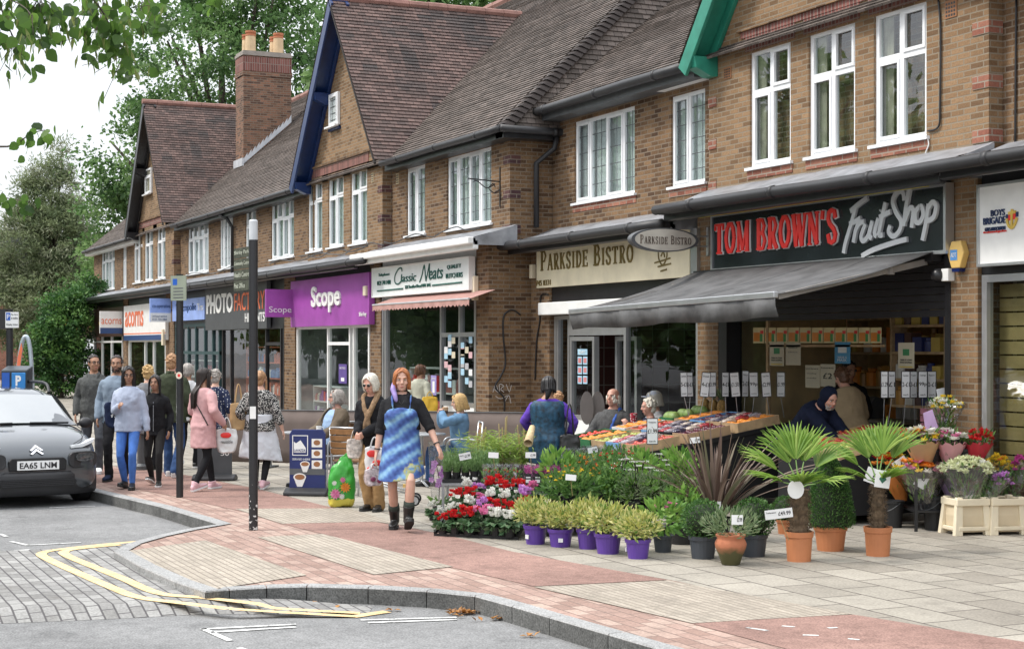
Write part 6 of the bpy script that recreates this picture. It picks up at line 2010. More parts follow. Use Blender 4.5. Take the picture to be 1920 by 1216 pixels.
# fruit stand under the awning
SX0, SX1, SY0, SY1 = -18.1,-16.2,-3.35,-1.2
t = thing('fruit_stand', 'long sloping black fruit stand under the grey awning', 'stand', ((SX0 + SX1) / 2, SY0,0))
mb = MB()
mb.prismX([(SY0,.12),(SY0,.66),(SY1,1.0),(SY1,.12)], SX0, SX1)
mb.build('skirt', mat('black_cloth', (.008,.008,.009),.9), t, world=True)
mb = MB()
for z in (.66,):
 mb.box(SX0 - .01, SX1 + .01, SY0 - .02, SY0 - .003,.60,.70)
mb.bar((SX1 + .012, SY0,.66),(SX1 + .012, SY1,1.0),.02,.05)
mb.build('edge_trim', BLKM, t, world=True)
tl = math.atan2(.34, SY1 - SY0)
ROWS = [
 [('tomatoes', f_to, .033, GBX, 6,6, 'red tomato in the green crate'),('oranges', f_or, .038, GBX, 7,5, 'orange in the front crate of the stand'),('onions', f_pe, .03, WOOD, 6,5, 'small pear in the front crate of the stand'),('berries', None, 0, BBX, 0,0, ''),('apples', f_ap, .035, WOOD, 6,5, 'red apple in the front wooden crate')],
 [('grapefruits', f_or, .045, WBX, 5,4, 'orange in the white box of the middle row'),('nectarines', f_ap, .036, CBX, 6,5, 'red apple in the middle cardboard box'),('punnets', None, 0, BBX, 0,0, ''),('punnets', None, 0, BKP, 0,0, ''),('plums', f_pl, .033, CBX, 6,5, 'dark plum in the cardboard box by the aisle')],
 [('melons', f_gr, .07, GBX, 3,3, 'melon in the green crate of the back row'),('oranges', f_or, .04, CBX, 6,4, 'orange in the back cardboard box'),('plums', f_pl, .036, BBX, 6,4, 'dark plum in the blue back box'),('punnets', None, 0, CBX, 0,0, ''),('oranges', f_or, .036, WOOD, 6,4, 'orange in the back wooden crate')],
]
PUN = mat('fruit_punnet_film', (.30,.26,.28),.1, var=.5, scale=60, coat=1.0)
PUNS = [mat('punnet_red', (.35,.04,.05),.15, var=.6, scale=70, coat=1.0), PUN, mat('punnet_dark', (.05,.04,.07),.12, var=.6, scale=70, coat=1.0), mat('punnet_pale', (.5,.42,.36),.12, var=.4, scale=70, coat=1.0)]
rown, coln = ('front', 'middle', 'back'),('far left', 'left', 'centre', 'right', 'near aisle')
cn = {'green_crate': 'green plastic crate', 'thin_crate_wood': 'thin wooden crate', 'cardboard': 'brown cardboard box', 'blue_cardboard': 'blue cardboard box', 'white_cardboard': 'white cardboard box', 'black_pot': 'black plastic crate'}
cw = (SX1 - SX0) / 5
pun = None
for r, row in enumerate(ROWS):
 for c, (nm, fr_, rr, m_, nx, ny, fl) in enumerate(row):
  yy = SY0 + .36 + r * .70
  zz = .66 + (yy - SY0) * math.tan(tl) + .012
  loc = V((SX0 + cw * (c + .5), yy, zz))
  crate('%s of %s, %s of the %s row of the stand' % (cn[m_.name], nm, coln[c], rown[r]), loc, cw - .04,.6,.12, m_, 0, tl, fr_, rr, nx, ny, fl=fl, fgrp=(fl + 's') if fl else None)
  if not fr_:
   M = Matrix.Translation(loc) @ Matrix.Rotation(tl, 4, 'X')
   for i in range(3):
    for j in range(3):
     mb = MB()
     mb.box(-.06,.06,-.085,.085,0,.05)
     mb.ell((0,0,.05),(.055,.08,.018),10,6)
     o = mb.build('punnet', PUNS[(i + j + c + r) % 4], bevel=.008)
     o.location = M @ V((-cw / 2 + .1 + i * .135,-.2 + j * .19,.085))
     o.rotation_euler = (tl + RN.uniform(-.1,.1),0, RN.uniform(-.1,.1))
     tag(o, 'film wrapped punnet of soft fruit on the %s row of the stand' % rown[r], 'punnet', 'fruit punnets of the %s row' % rown[r])
# pineapples at the back left
for i in range(3):
 q = V((SX0 + .1 + i * .2, SY1 - .05,1.16))
 t = thing('pineapple', 'spiky leaved pineapple lying at the back left of the fruit stand', 'pineapple', q, RN.uniform(0,6), 'pineapples on the fruit stand')
 MB().ell((0,0,0),(.065,.065,.1),12,8).build('fruit', mat('pineapple_skin', (.28,.17,.05),.8, var=.5, scale=40, bump=.8), t)
 mb = MB()
 for k in range(34):
  a = RN.uniform(0,6.28)
  mb.leaf((0,0,.09),(math.cos(a) * RN.uniform(.2,1), math.sin(a) * RN.uniform(.2,1),1),.17,.018, bend=.1)
 mb.build('crown_leaves', LFP['hebe'], t)
# right hand fruit table by the doorway
RX0, RX1, RY0, RY1 = -15.3,-14.25,-1.95,-.8
t = thing('fruit_stand', 'short fruit table right of the shop entrance behind the palms', 'stand', ((RX0 + RX1) / 2, RY0,0))
MB().prismX([(RY0,.1),(RY0,.68),(RY1,.9),(RY1,.1)], RX0, RX1).build('skirt', mat('black_cloth', (.008,.008,.009),.9), t, world=True)
tl2 = math.atan2(.22, RY1 - RY0)
for r in range(2):
 for c in range(3):
  yy = RY0 + .33 + r * .62
  loc = V((RX0 + .18 + c * .345, yy, .68 + (yy - RY0) * math.tan(tl2) + .012))
  fr_, rr, fl = ((f_to, .032, 'red tomato on the right hand table'),(f_ap, .034, 'red apple on the right hand table'),(f_pe, .034, 'pear on the right hand table'))[(c + r) % 3]
  crate('%s crate on the right hand table, %s row' % (('left wooden', 'middle wooden', 'right wooden')[c],('front', 'back')[r]), loc, .33,.5,.11, WOOD, 0, tl2, fr_, rr, 5,6, fl=fl, fgrp=fl + 's')
# boxed fruit piled inside the doorway
for i in range(4):
 mb = MB()
 q = V((-13.75 - .0 * i, -.05,.95 + i * .075))
 t = thing('fruit_tray', 'pink printed tray in the stack inside the shop doorway, %s' % ('lowest', 'second from the bottom', 'second from the top', 'topmost')[i], 'fruit tray', V((-14.35,-.05,.9 + i * .085)),0, 'stacked pink fruit trays')
 MB().box(-.55,.55,-.2,.2,0,.07).build('tray', mat('pink_tray', (.42,.16,.2),.6, var=.35, scale=12), t)
 MB().box(-.5,.5,-.17,.17,.0705,.078).build('fruit_layer', PUNS[i], t)
t = thing('trestle', 'dark trestle under the stacked fruit trays in the doorway', 'trestle', (-14.35,-.05,0))
MB().box(-.6,.6,-.22,.22,.86,.895).build('top', BLK, t)
for sx in (-1,1):
 MB().box(sx * .55 - .02, sx * .55 + .02,-.2,.2,0,.86).build('leg', BLK, t)
def pricecard(px, y0, y1, wpx, tz, s, sub, label, zrod=1.05, grp='price cards on rods over the fruit', roll=0., foot='per punnet'):
 b = AT(px, y1, tz)
 k = tz / FOC
 h, w_ = (y1 - y0) * k, wpx * k
 t = thing('price_card', label, 'price card', V((b.x, b.y, zrod)), FACE + RN.uniform(-.15,.15), grp)
 z = b.z - zrod
 MB().tube([(RN.uniform(-.06,.08),.03,0),(0,.004, z),(0,.004, z + .03)],.004,6).build('rod', ALU, t)
 o = MB().prismY([(-w_ / 2,.01),(-w_ / 2 + .01,0),(w_ / 2 - .01,0),(w_ / 2,.01),(w_ / 2, h - .01),(w_ / 2 - .01, h),(-w_ / 2 + .01, h),(-w_ / 2, h - .01)],-.004,.004).build('frame', BLKP, t)
 o.location.z = z
 o.rotation_euler.y = roll
 MB().box(-w_ / 2 + .008, w_ / 2 - .008,-.006,-.0045,.01, h - .01).build('card_face', CARD, o)
 text(s, -w_ * .40, h * .42, w_ * .80, h * .17,-.0065,.002,.01).build('lettering', INK, o)
 text(sub, -w_ * .32, h * .80, w_ * .64, h * .07,-.0065,.002).build('lettering', INK, o)
 text(foot, -w_ * .28, h * .1, w_ * .56, h * .06,-.0065,.002).build('lettering', INK, o)
L1 = [(1283, '5-£1', 'Lemons', 20.2,14),(1294, '2-£1', 'Mango', 20.4,13),(1320, '4-£1', 'Avocado', 20.1,17),(1336, '£1.99', 'Cherries', 20.3,14),(1360, '4-£1', 'Plums', 20.2,14),(1380, '£1.50', 'Grapes', 20.0,18),
      (1397, '2-£1', 'Melon', 20.4,13),(1414, '99p', 'Blueberry', 20.1,17),(1438, '£2.99', 'Large Plum', 19.9,18),(1464, '£1.99', 'Raspberry', 20.1,16)]
for i, (px, s, sub, tz, wp) in enumerate(L1):
 pricecard(px, 697 - (3 if i == 6 else 0),744, wp, tz, s, sub, 'price card reading %s, %s on a rod over the left stand' % (s, sub.lower()), roll=rad((-2,-2,6,0,0,-5,1,-2,-4,0)[i]))
for i, (px, s, sub, tz, wp) in enumerate(((1658, '£1.29', 'Sprouts', 18.6,14),(1672, '£1', 'Swede', 18.9,14),(1698, '2-£1', 'Cucumber', 18.6,17),(1713, '3-£1', 'Sugar', 18.9,14),(1730, '99p', 'Cabbage', 18.6,18),(1747, '2-£1', 'Peppers', 18.7,17))):
 pricecard(px, 695,746, wp, tz, s, sub, 'price card reading %s, %s on a rod by the doorway' % (s, sub.lower()),.9, foot='each')
pricecard(1223,783,833,22,17.3, '£1.99', 'Pomegranate', 'large price card reading £1.99 at the front edge of the fruit stand', .55, foot='each')
# --- plant trolleys on the left of the stall
STEEL = mat('galvanised_steel', (.42,.43,.44),.4,.7, var=.15)
def bench(label, loc, rz, w_, d, h, m=STEEL, name='plant_trolley'):
 t = thing(name, label, 'plant trolley', loc, rz)
 mb = MB()
 mb.box(-w_ / 2, w_ / 2,0, d, h - .025, h)
 for x in (-w_ / 2 + .02, w_ / 2 - .02):
  for y in (.02, d - .02):
   mb.box(x - .015, x + .015, y - .015, y + .015,.09, h - .026)
 mb.box(-w_ / 2, w_ / 2,.02,.05,.10,.13); mb.box(-w_ / 2, w_ / 2, d - .05, d - .02,.10,.13)
 mb.build('frame', m, t)
 for x in (-w_ / 2 + .05, w_ / 2 - .05):
  for y in (.03, d - .03):
   MB().lathe([(.045,-.014),(.045,.014)], n=14).xf(Matrix.Translation((x, y, .047)) @ Matrix.Rotation(pi / 2,4, 'Y')).build('castor', RUB, t)
 return t
def onb(loc, rz, x, y, z):
 return V(loc) + (Matrix.Rotation(rz, 4, 'Z') @ V((x, y, z)))
B1 = AT(880,0,17.6); B1.z = 0
bench('steel plant trolley carrying the trays of herbs', B1, FACE, .62,1.3,.44)
t = thing('plant_tray', 'black plastic tray under the rows of herb pots', 'tray', onb(B1, FACE, 0,.02,.442), FACE)
MB().box(-.30,.30,0,.62,0,.04).build('tray', BKP, t)
hp = None
for i in range(6):
 for j in range(5):
  loc = onb(B1, FACE, -.25 + i * .1,.08 + j * .12,.484)
  if hp is None:
   hp = thing('herb_pot', 'feathery green herb in a small black pot on the trolley', 'potted herb', loc, 0, 'herb pots on the trolley')
   pot(hp, .045,.08, BKP, .75,.004,10)
   mb = MB()
   for k in range(46):
    a = RN.uniform(0,6.28)
    r_ = RN.uniform(0,.04)
    hgt_ = RN.uniform(.10,.24)
    for q_ in range(5):
     z = .07 + hgt_ * (q_ + 1) / 5
     mb.leaf((r_ * math.cos(a) * (1 + q_ * .2), r_ * math.sin(a) * (1 + q_ * .2), z - .04),(RN.uniform(-.7,.7), RN.uniform(-.7,.7),1),.055,.008)
   mb.build('foliage', LFP['herb'], hp)
  else:
   dup(hp, loc, RN.uniform(0,6), scale=RN.uniform(.9,1.12))
c = thing('price_card', 'white £1.99 card standing in the herb trays', 'price card', onb(B1, FACE, -.04,.0,.70), FACE)
card(c, '£1.99', .13,.075,(0,0,0),0, 'Herbs', 'card_face').rotation_euler.y = rad(-12)
# bamboo behind the herbs
B2 = AT(945,0,18.6); B2.z = 0
bench('steel plant trolley carrying the bamboo plants', B2, FACE, .8,.8,.40)
for i in range(3):
 t = thing('bamboo_plant', ('arching yellow green bamboo nearest the herb trays', 'middle bamboo plant of the three with bare canes', 'bamboo plant beside the woman in the teal waistcoat')[i], 'potted plant', onb(B2, FACE, -.26 + i * .24,.25 + .1 * (i % 2),.402), i, 'bamboo plants')
 pot(t, .09,.13, BKP)
 mb = MB()
 for k in range(60):
  a = RN.uniform(0,6.28)
  L = RN.uniform(.3,.62)
  o_ = RN.uniform(.05,.3)
  pts = [V((0,0,.1)) + V((math.cos(a) * o_ * s * s, math.sin(a) * o_ * s * s, L * s * (1 - .3 * s))) for s in (0,.4,.7,1)]
  for s in range(12):
   q_ = pts[1 + s % 3] + V((RN.uniform(-.05,.05), RN.uniform(-.05,.05), RN.uniform(-.08,.03)))
   mb.leaf(q_, (math.cos(a) + RN.uniform(-.8,.8), math.sin(a) + RN.uniform(-.8,.8), RN.uniform(-.6,.4)),.10,.013)
 mb.build('foliage', LFP['bamboo'], t)
 mb = MB()
 for k in range(5):
  x, y = RN.uniform(-.08,.08), RN.uniform(-.06,.06)
  mb.tube([(x * .4, y * .4,.1),(x, y, RN.uniform(.5,.72))],.006,6)
 mb.build('canes', mat('bamboo_cane', (.42,.32,.14),.6), t)
# packaged flowers and heather
B3 = AT(985,0,17.0); B3.z = 0
bench('plant trolley of boxed flowers and purple heather behind the cyclamens', B3, FACE, .92,.7,.38)
sl = None
LBLM = mat('black_label', (.015,.015,.018),.4)
for i in range(4):
 for j in range(2):
  loc = onb(B3, FACE, -.40 + i * .1,.08 + j * .14,.382)
  if sl is None:
   sl = thing('sleeved_plant', 'red flowered plant in a clear printed sleeve', 'potted plant', loc, FACE, 'red plants in clear sleeves')
   pot(sl, .045,.08, BKP, .8,.003,10)
   mb = bush(MB(),(0,0,.16),(.045,.045,.09),40,.05,.025)
   mb.k = 1
   for k in range(12):
    mum(mb, (RN.uniform(-.05,.05), RN.uniform(-.05,.05), RN.uniform(.1,.26)),.018,8)
   mb.build('foliage', [LFP['deep'], FL['red']], sl)
   MB().lathe([(.046,.05),(.052,.12),(.066,.3)], n=12, capa=False, capb=False).build('sleeve', CELLO, sl, smooth=True)
  else:
   dup(sl, loc, FACE + RN.uniform(-.3,.3))
t = thing('price_card', 'white £1.99 label strip on the front of the sleeved plants', 'price card', onb(B3, FACE, -.24,-.02,.41), FACE)
card(t, '£1.99', .2,.075,(0,0,0),0, 'Mini Roses', 'card_face')
hh = None
for i in range(5):
 for j in range(3):
  loc = onb(B3, FACE, .03 + i * .1,.06 + j * .13,.382)
  if hh is None:
   hh = thing('heather', 'purple heather in a clear sleeve with a black label', 'potted plant', loc, FACE, 'purple heathers in sleeves')
   pot(hh, .042,.075, BKP, .8,.003,10)
   mb = MB()
   for k in range(16):
    a, r_ = RN.uniform(0,6.28), RN.uniform(0,.05)
    for q_ in range(14):
     z = .07 + .2 * q_ / 13
     mb.k = 1 if q_ > 5 or k % 2 else 0
     mb.leaf((r_ * math.cos(a), r_ * math.sin(a), z),(RN.uniform(-1,1), RN.uniform(-1,1),.6),.02,.013)
   mb.build('foliage', [LFP['deep'], FL['mag']], hh)
   MB().lathe([(.044,.04),(.05,.12),(.064,.29)], n=12, capa=False, capb=False).build('sleeve', CELLO, hh, smooth=True)
   o = MB().box(-.035,.035,-.056,-.053,.10,.21).build('label', LBLM, hh)
   MB().box(-.025,.025,-.0575,-.0565,.115,.15).build('label_print', CARD, o)
   MB().box(-.025,.025,-.0575,-.0565,.165,.178).build('label_print', CARD, o)
  else:
   dup(hh, loc, FACE + RN.uniform(-.25,.25))
# cyclamens on the sloping trays
C0 = G(890,1008); C0.z = 0
CRZ = FACE - rad(20)
t = thing('display_rack', 'sloping black rack on castors holding the cyclamen trays', 'rack', C0, CRZ)
mb = MB()
mb.bar((-.44,0,.03),(-.44,.72,.40),.02,.04); mb.bar((.46,0,.03),(.46,.72,.40),.02,.04)
mb.box(-.45,.47,-.0,.01,.0,.03); mb.box(-.45,.47,.71,.74,.36,.44)
mb.box(.44,.47,.68,.72,.05,.40); mb.box(-.46,-.43,.68,.72,.05,.40)
mb.grid([[(-.43,.01,.035),(.45,.01,.035)],[(-.43,.7,.395),(.45,.7,.395)]])
mb.build('frame', BLKM, t)
for sx in (-.4,.42):
 MB().lathe([(.05,-.015),(.05,.015)], n=14).xf(Matrix.Translation((sx, .7,.05)) @ Matrix.Rotation(pi / 2,4, 'Y')).build('castor', RUB, t)
protos = {}
cc = [('red', 'mag'),('white', 'pink'),('red', 'white'),('pink', 'red'),('white', 'red')]
for i in range(6):
 for j in range(4):
  key = ('red', 'white', 'pink', 'red', 'lil', 'white', 'red')[(i * 3 + j * 5) % 7]
  loc = onb(C0, CRZ, -.37 + i * .15 + .06 * (j % 2) + RN.uniform(-.02,.02),.04 + j * .17 + RN.uniform(-.04,.04),.02 + j * .088)
  if key not in protos:
   t = thing('cyclamen', {'red': 'red', 'white': 'white', 'pink': 'pink', 'lil': 'lilac'}[key] + ' flowered cyclamen on the sloping rack', 'potted plant', loc, 0, 'cyclamens in bloom')
   pot(t, .05,.07, BKP, .8,.004,12)
   mb = MB()
   for k in range(70):
    a = RN.uniform(0,6.28)
    r_ = RN.uniform(.0,.1)
    mb.leaf((r_ * .7 * math.cos(a), r_ * .7 * math.sin(a),.05 + RN.uniform(0,.07)),(math.cos(a), math.sin(a), RN.uniform(-.7,.8)),.06,.045, bend=.1)
   mb.build('leaves', LFP['cycl'], t)
   mb = MB()
   for k in range(15):
    a, r_ = RN.uniform(0,6.28), RN.uniform(0,.075)
    z = RN.uniform(.14,.21)
    for q_ in range(6):
     b_ = 2 * pi * q_ / 6
     mb.leaf((r_ * math.cos(a), r_ * math.sin(a), z),(math.cos(b_) * .7, math.sin(b_) * .7,1),.036,.028, bend=.1)
   mb.build('flowers', FL[key], t)
   protos[key] = t
  else:
   dup(protos[key], loc, RN.uniform(0,6), scale=RN.uniform(1.15,1.4))
for i in range(2):
 loc = G((812,828)[i],(975,988)[i])
 dup(protos['white'], loc, i, 'white cyclamen standing on the paving %s of the sloping rack' % ('left', 'just left')[i])
# orchid
t = thing('orchid', 'tall pink orchid in a clear cellophane sleeve left of the cyclamens', 'potted plant', G(822,968), FACE)
pot(t, .06,.12, BKP)
mb = MB()
for k in range(7):
 a = k * .9
 mb.leaf((0,0,.12),(math.cos(a), math.sin(a),.8),.2,.05, bend=.1)
mb.build('leaves', LFP['deep'], t)
MB().tube(catmull([(0,0,.1),(.01,0,.4),(-.03,0,.62)],5),.005,6).build('stem', BARK, t)
mb = MB()
for k in range(15):
 z = RN.uniform(.36,.66)
 c_ = V((RN.uniform(-.08,.06), RN.uniform(-.06,.04), z))
 for q_ in range(5):
  a = 2 * pi * q_ / 5
  mb.leaf(c_, (math.cos(a),-.3, math.sin(a)),.04,.036,(0,1,0),.1)
mb.build('flowers', FL['lil'], t)
MB().lathe([(.065,.1),(.09,.3),(.12,.86)], n=16, capa=False, capb=False).build('sleeve', CELLO, t, smooth=True)
# perennials in the middle of the stall
B4 = AT(1160,0,16.35); B4.z = 0
bench('low steel bench of mixed garden plants behind the purple pots', B4, FACE, 1.55,1.2,.22)
kinds = {}
def perennial(key, loc, label, scale=1.):
 if key in kinds:
  return dup(kinds[key], loc, RN.uniform(0,6), label, scale * RN.uniform(.92,1.1))
 t = thing('garden_plant', label, 'potted plant', loc, 0, 'mixed garden plants')
 t.scale = (scale,) * 3
 pot(t, .085,.13, BKP, .8,.005,14)
 mb = MB()
 ms = [LFP['deep']]
 if key == 'yellow':
  bush(mb, (0,0,.26),(.17,.17,.13),190,.09,.032,.6)
  mb.k = 1
  for k in range(12):
   mum(mb, (RN.uniform(-.15,.15), RN.uniform(-.15,.15), RN.uniform(.34,.42)),.024,16)
  ms = [LFP['deep'], FL['yel']]
 elif key == 'orange':
  bush(mb, (0,0,.26),(.16,.16,.14),200,.08,.03,.6)
  mb.k = 1
  for k in range(11):
   mum(mb, (RN.uniform(-.14,.14), RN.uniform(-.14,.14), RN.uniform(.34,.45)),.022,16)
  ms = [LFP['deep'], FL['org']]
 elif key == 'sedum':
  bush(mb, (0,0,.24),(.15,.15,.12),90,.11,.07,.4)
  for k in range(6):
   x, y, z = RN.uniform(-.14,.14), RN.uniform(-.14,.14), RN.uniform(.40,.52)
   mb.k = 2
   mb.tube([(x * .3, y * .3,.12),(x * .8, y * .8, z - .04),(x, y, z)],.008,6)
   mb.k = 1
   for q_ in range(34):
    a, r_ = RN.uniform(0,6.28), RN.uniform(0,.06)
    mb.leaf((x + r_ * math.cos(a), y + r_ * math.sin(a), z + .005),(RN.uniform(-.5,.5), RN.uniform(-.5,.5),1),.016,.014)
  ms = [LFP['fresh'], FL['white'], mat('dark_stem', (.03,.015,.02),.6)]
 elif key == 'lime':
  bush(mb, (0,0,.3),(.17,.17,.2),200,.10,.05,.4)
  ms = [LFP['fresh']]
 elif key == 'rose':
  bush(mb, (0,0,.34),(.16,.16,.24),260,.055,.03,.3,.2)
  mb.k = 1
  for k in range(7):
   mum(mb, (RN.uniform(-.15,.15), RN.uniform(-.15,.15), RN.uniform(.35,.6)),.022,14)
  ms = [LFP['deep'], FL['red']]
 else:
  bush(mb, (0,0,.27),(.16,.16,.17),300,.05,.012,1.)
  ms = [LFP['hebe']]
 mb.build('foliage', ms, t)
 kinds[key] = t
 return t
GRID = [('yellow', -.62,.12),('yellow', -.40,.1),('orange', -.48,.4),('orange', -.2,.32),('rose', -.06,.12),('sedum', .02,.34),('sedum', .22,.2),('sedum', .48,.28),('lime', .30,.5),('lime', .66,.2),('grey', .14,.02),('grey', .36,.03),('grey', .58,.02),
  ('rose', -.1,.7),('lime', -.62,.72),('rose', .14,.8),('sedum', .42,.78),('lime', .68,.6),('lime', .62,.95),('orange', -.36,.95),('deep', -.2,1.02),('rose', .0,1.05),('lime', .3,1.08)]
ww = {'yellow': 'yellow flowered', 'orange': 'orange flowered', 'rose': 'red flowered', 'sedum': 'white headed dark stemmed', 'lime': 'broad leaved lime green', 'grey': 'fine leaved grey green', 'deep': 'fine leaved grey green'}
for i, (k_, x, y) in enumerate(GRID):
 row = 'front' if y < .15 else 'second' if y < .45 else 'third' if y < .85 else 'back'
 nb = sum(1 for kk, xx, yy in GRID if kk == k_ and xx < x)
 perennial('grey' if k_ == 'deep' else k_, onb(B4, FACE, x, y, .222 + y * .10), '%s garden plant in the %s row of the low bench' % (ww[k_], row),1.0)
for i, (px, py, tz, s) in enumerate(((1180,862,17.3, '£2.99'),(1112,848,17.8, '£2.99'),(1304,830,16.6, '£3.99'),(925,858,17.1, None),(995,858,16.6, '£1.99'),(1070,900,16.2, None))):
 c = thing('price_card', ('white £2.99 card above the mixed plants', 'white card in front of the clear sleeves', 'white £3.99 card before the bronze flax', 'small blank white card over the red sleeved plants', 'white card behind the purple heathers', 'small white label over the yellow flowers')[i], 'price card', AT(px, py, tz), FACE)
 card(c, s, .11,.06,(0,0,0), RN.uniform(-.3,.3), None, 'card_face').rotation_euler.y = rad(RN.uniform(-12,12))
 MB().tube([(0,.003,.01),(RN.uniform(-.02,.02),.02,-.16)],.003,5).build('stick', mat('bamboo_stick', (.35,.25,.12),.7), c)
# cellophane wrapped flowers behind
B5 = AT(1110,0,18.2); B5.z = 0
bench('steel bench of cellophane sleeved plants beside the fruit stand', B5, FACE, .7,.8,.38)
ck = None
for i in range(5):
 for j in range(4):
  loc = onb(B5, FACE, -.28 + i * .14,.08 + j * .17,.382)
  if ck is None:
   ck = thing('sleeved_plant', 'green plant with small yellow flowers in a tall clear sleeve', 'potted plant', loc, FACE, 'plants in tall clear sleeves')
   pot(ck, .055,.09, BKP, .8,.003,10)
   mb = bush(MB(),(0,0,.22),(.05,.05,.12),60,.06,.025)
   mb.k = 1
   for k in range(5):
    mum(mb, (RN.uniform(-.05,.05), RN.uniform(-.05,.05), RN.uniform(.28,.34)),.016,8)
   mb.build('foliage', [LFP['fresh'], FL['yel']], ck)
   MB().lathe([(.056,.05),(.066,.2),(.085,.40)], n=12, capa=False, capb=False).build('sleeve', CELLO, ck, smooth=True)
  else:
   dup(ck, loc, RN.uniform(0,6))
# ================================================================== INSIDE AND ON THE SHOP WINDOWS
def poster(label, pts, Y, m, lines=(), name='poster', parts=()):
 a, b, zt, zb = pts
 x0, x1, z1, z0 = FX(a, Y), FX(b, Y), FZ(a, zt, Y), FZ(a, zb, Y)
 t = thing(name, label, 'poster', ((x0 + x1) / 2, Y, z0))
 o = MB().box(x0, x1, Y, Y + .004, z0, z1).build('sheet', m, t, world=True)
 W, H = x1 - x0, z1 - z0
 for (q, m2) in parts:
  MB().box(x0 + q[0] * W, x0 + q[1] * W, Y - .002, Y - .0005, z0 + q[2] * H, z0 + q[3] * H).build('print', m2, t, world=True)
 for s, l, r, lo, hi, m2 in lines:
  text(s, x0 + l * W, z0 + lo * H, (r - l) * W, (hi - lo) * H, Y - .0025,.002).build('lettering', m2, t, world=True)
 return t
PAP = mat('cream_paper', (.62,.56,.42),.8, var=.06)
SKYB = mat('sky_blue_poster', (.08,.32,.55),.5)
IN = SB + .2
poster('sky blue poster reading WEAR A MASK with a white face mask', (1565,1594,641,681), IN, SKYB, (('WEAR A', .2,.8,.24,.34, WHT),('MASK', .2,.8,.1,.22, WHT)), parts=(((.22,.78,.5,.76), WHT),))
for i, (a, b, y0, y1, lb) in enumerate(((1443,1470,641,685, 'cream notice with a green basket emblem left of the blank notices'),(1684,1714,642,690, 'cream notice with a green basket emblem right of the blue poster'))):
 poster(lb, (a, b, y0, y1), IN, PAP, (('THINK OF OTHERS', .12,.88,.3,.36, INK),('WHEN SHOPPING', .12,.88,.2,.26, INK)), parts=(((.3,.7,.5,.75), mat('green_print', (.05,.25,.1),.6)),((.1,.9,.04,.08), FL['yel'])))
poster('pale printed notice beside the basket notice', (1473,1501,642,684), IN, PAP, (('notice', .2,.8,.75,.82, INK),('please', .2,.8,.55,.6, INK)))
poster('cream price list under the blank notices', (1510,1537,684,726), IN, PAP, (('prices', .1,.9,.8,.88, INK),('today', .1,.8,.6,.66, INK),('only', .1,.8,.4,.46, INK)))
poster('cream price list beside the first one reading £2', (1538,1566,682,724), IN, PAP, (('loose', .1,.9,.8,.88, INK),('£2', .2,.8,.35,.6, INK)))
ORP = mat('fruit_print_paper', (.72,.62,.34),.7)
GBT = mat('green_bottle_print', (.06,.28,.08),.6)
for i in range(11):
 a = 1412 + i * 22
 poster('fruit print panel with an orange and a green bottle in the top row', (a, a + 20.5,614,643), IN + .01, ORP, (), 'fruit_print', (((.05,.62,.12,.68), ORNG),((.62,.86,.1,.6), GBT),((.66,.95,.6,.8), RED)))['group'] = 'fruit prints in a row over the doorway'
MB2 = MB().box(FX(1436, IN), FX(1440, IN), IN, IN + .05,0,2.3)
t = thing('glass_screen', 'glass screen with a wooden post left of the fruit shop entrance', 'screen', (FX(1400, IN), IN, 0))
MB2.build('post', WOOD, t, world=True)
MB().box(FX(1364, IN), FX(1435, IN), IN + .02, IN + .028,.9,2.3).build('pane', SHG, t, world=True)
MB().box(FX(1364, IN), FX(1435, IN), IN + .0, IN + .05,.0,.89).build('panel', BLK, t, world=True)
MB().box(FX(1440, IN), FX(1656, IN), IN + .0, IN + .03, FZ(1440,650, IN), FZ(1440,646, IN)).build('rail', WOOD, t, world=True)
# shelves inside
def shelves(label, x0, x1, y, z0, z1, nz, m, items, seed=1, depth=.35):
 r = random.Random(seed)
 t = thing('shelf_unit', label, 'shelves', ((x0 + x1) / 2, y, z0))
 mb = MB()
 for i in range(nz + 1):
  z = z0 + (z1 - z0) * i / nz
  mb.box(x0, x1, y, y + depth, z, z + .03)
 for x in (x0, x1 - .03):
  mb.box(x, x + .03, y + .002, y + depth, z0 + .031, z1)
 mb.build('shelves', m, t, world=True)
 for i in range(nz):
  z = z0 + (z1 - z0) * i / nz + .032
  hmax = (z1 - z0) / nz * .75
  x = x0 + .05
  while x < x1 - .12:
   w_ = r.uniform(.11,.19)
   h = hmax * r.uniform(.55,.95)
   o = MB()
   kind = r.random()
   if kind < .5:
    o.lathe([(w_ / 2,0),(w_ / 2, h * .75),(w_ * .35, h * .82),(w_ * .38, h)],(x + w_ / 2, y + .09, z),10)
   else:
    o.box(x, x + w_ * .9, y + .04, y + .2, z, z + h)
   o = o.build('jar' if kind < .5 else 'carton', r.choice(items))
   tag(o, ('jar on the ' if kind < .5 else 'carton on the ') + label, 'jar' if kind < .5 else 'carton', 'goods on the ' + label)
   x += w_ + .012
 return t
GOOD = [mat('jar_amber', (.40,.2,.04),.3), mat('carton_dark', (.08,.04,.03),.5), mat('jar_white', (.6,.58,.52),.4), mat('carton_gold', (.5,.36,.08),.5), mat('jar_navy', (.03,.04,.14),.4)]
shelves('grocery shelves at the right of the shop doorway', FX(1672,.15), FX(1776,.15),.12,1.2,2.5,4, WOOD, GOOD, 2,.25)
shelves('rear shelves deep inside the fruit shop', -18.4,-16.2,1.3,.9,2.3,3, WOOD, [*GOOD[:1], *GOOD[2:4], ORNG],5)
shelves('display shelves inside the charity shop', X(575,0), X(680,0),1.2,.4,2.0,3, WHT, [mat('book_blue', (.1,.2,.45),.6), mat('book_purple', (.25,.08,.3),.6), mat('book_cream', (.6,.55,.45),.6), RED],3)
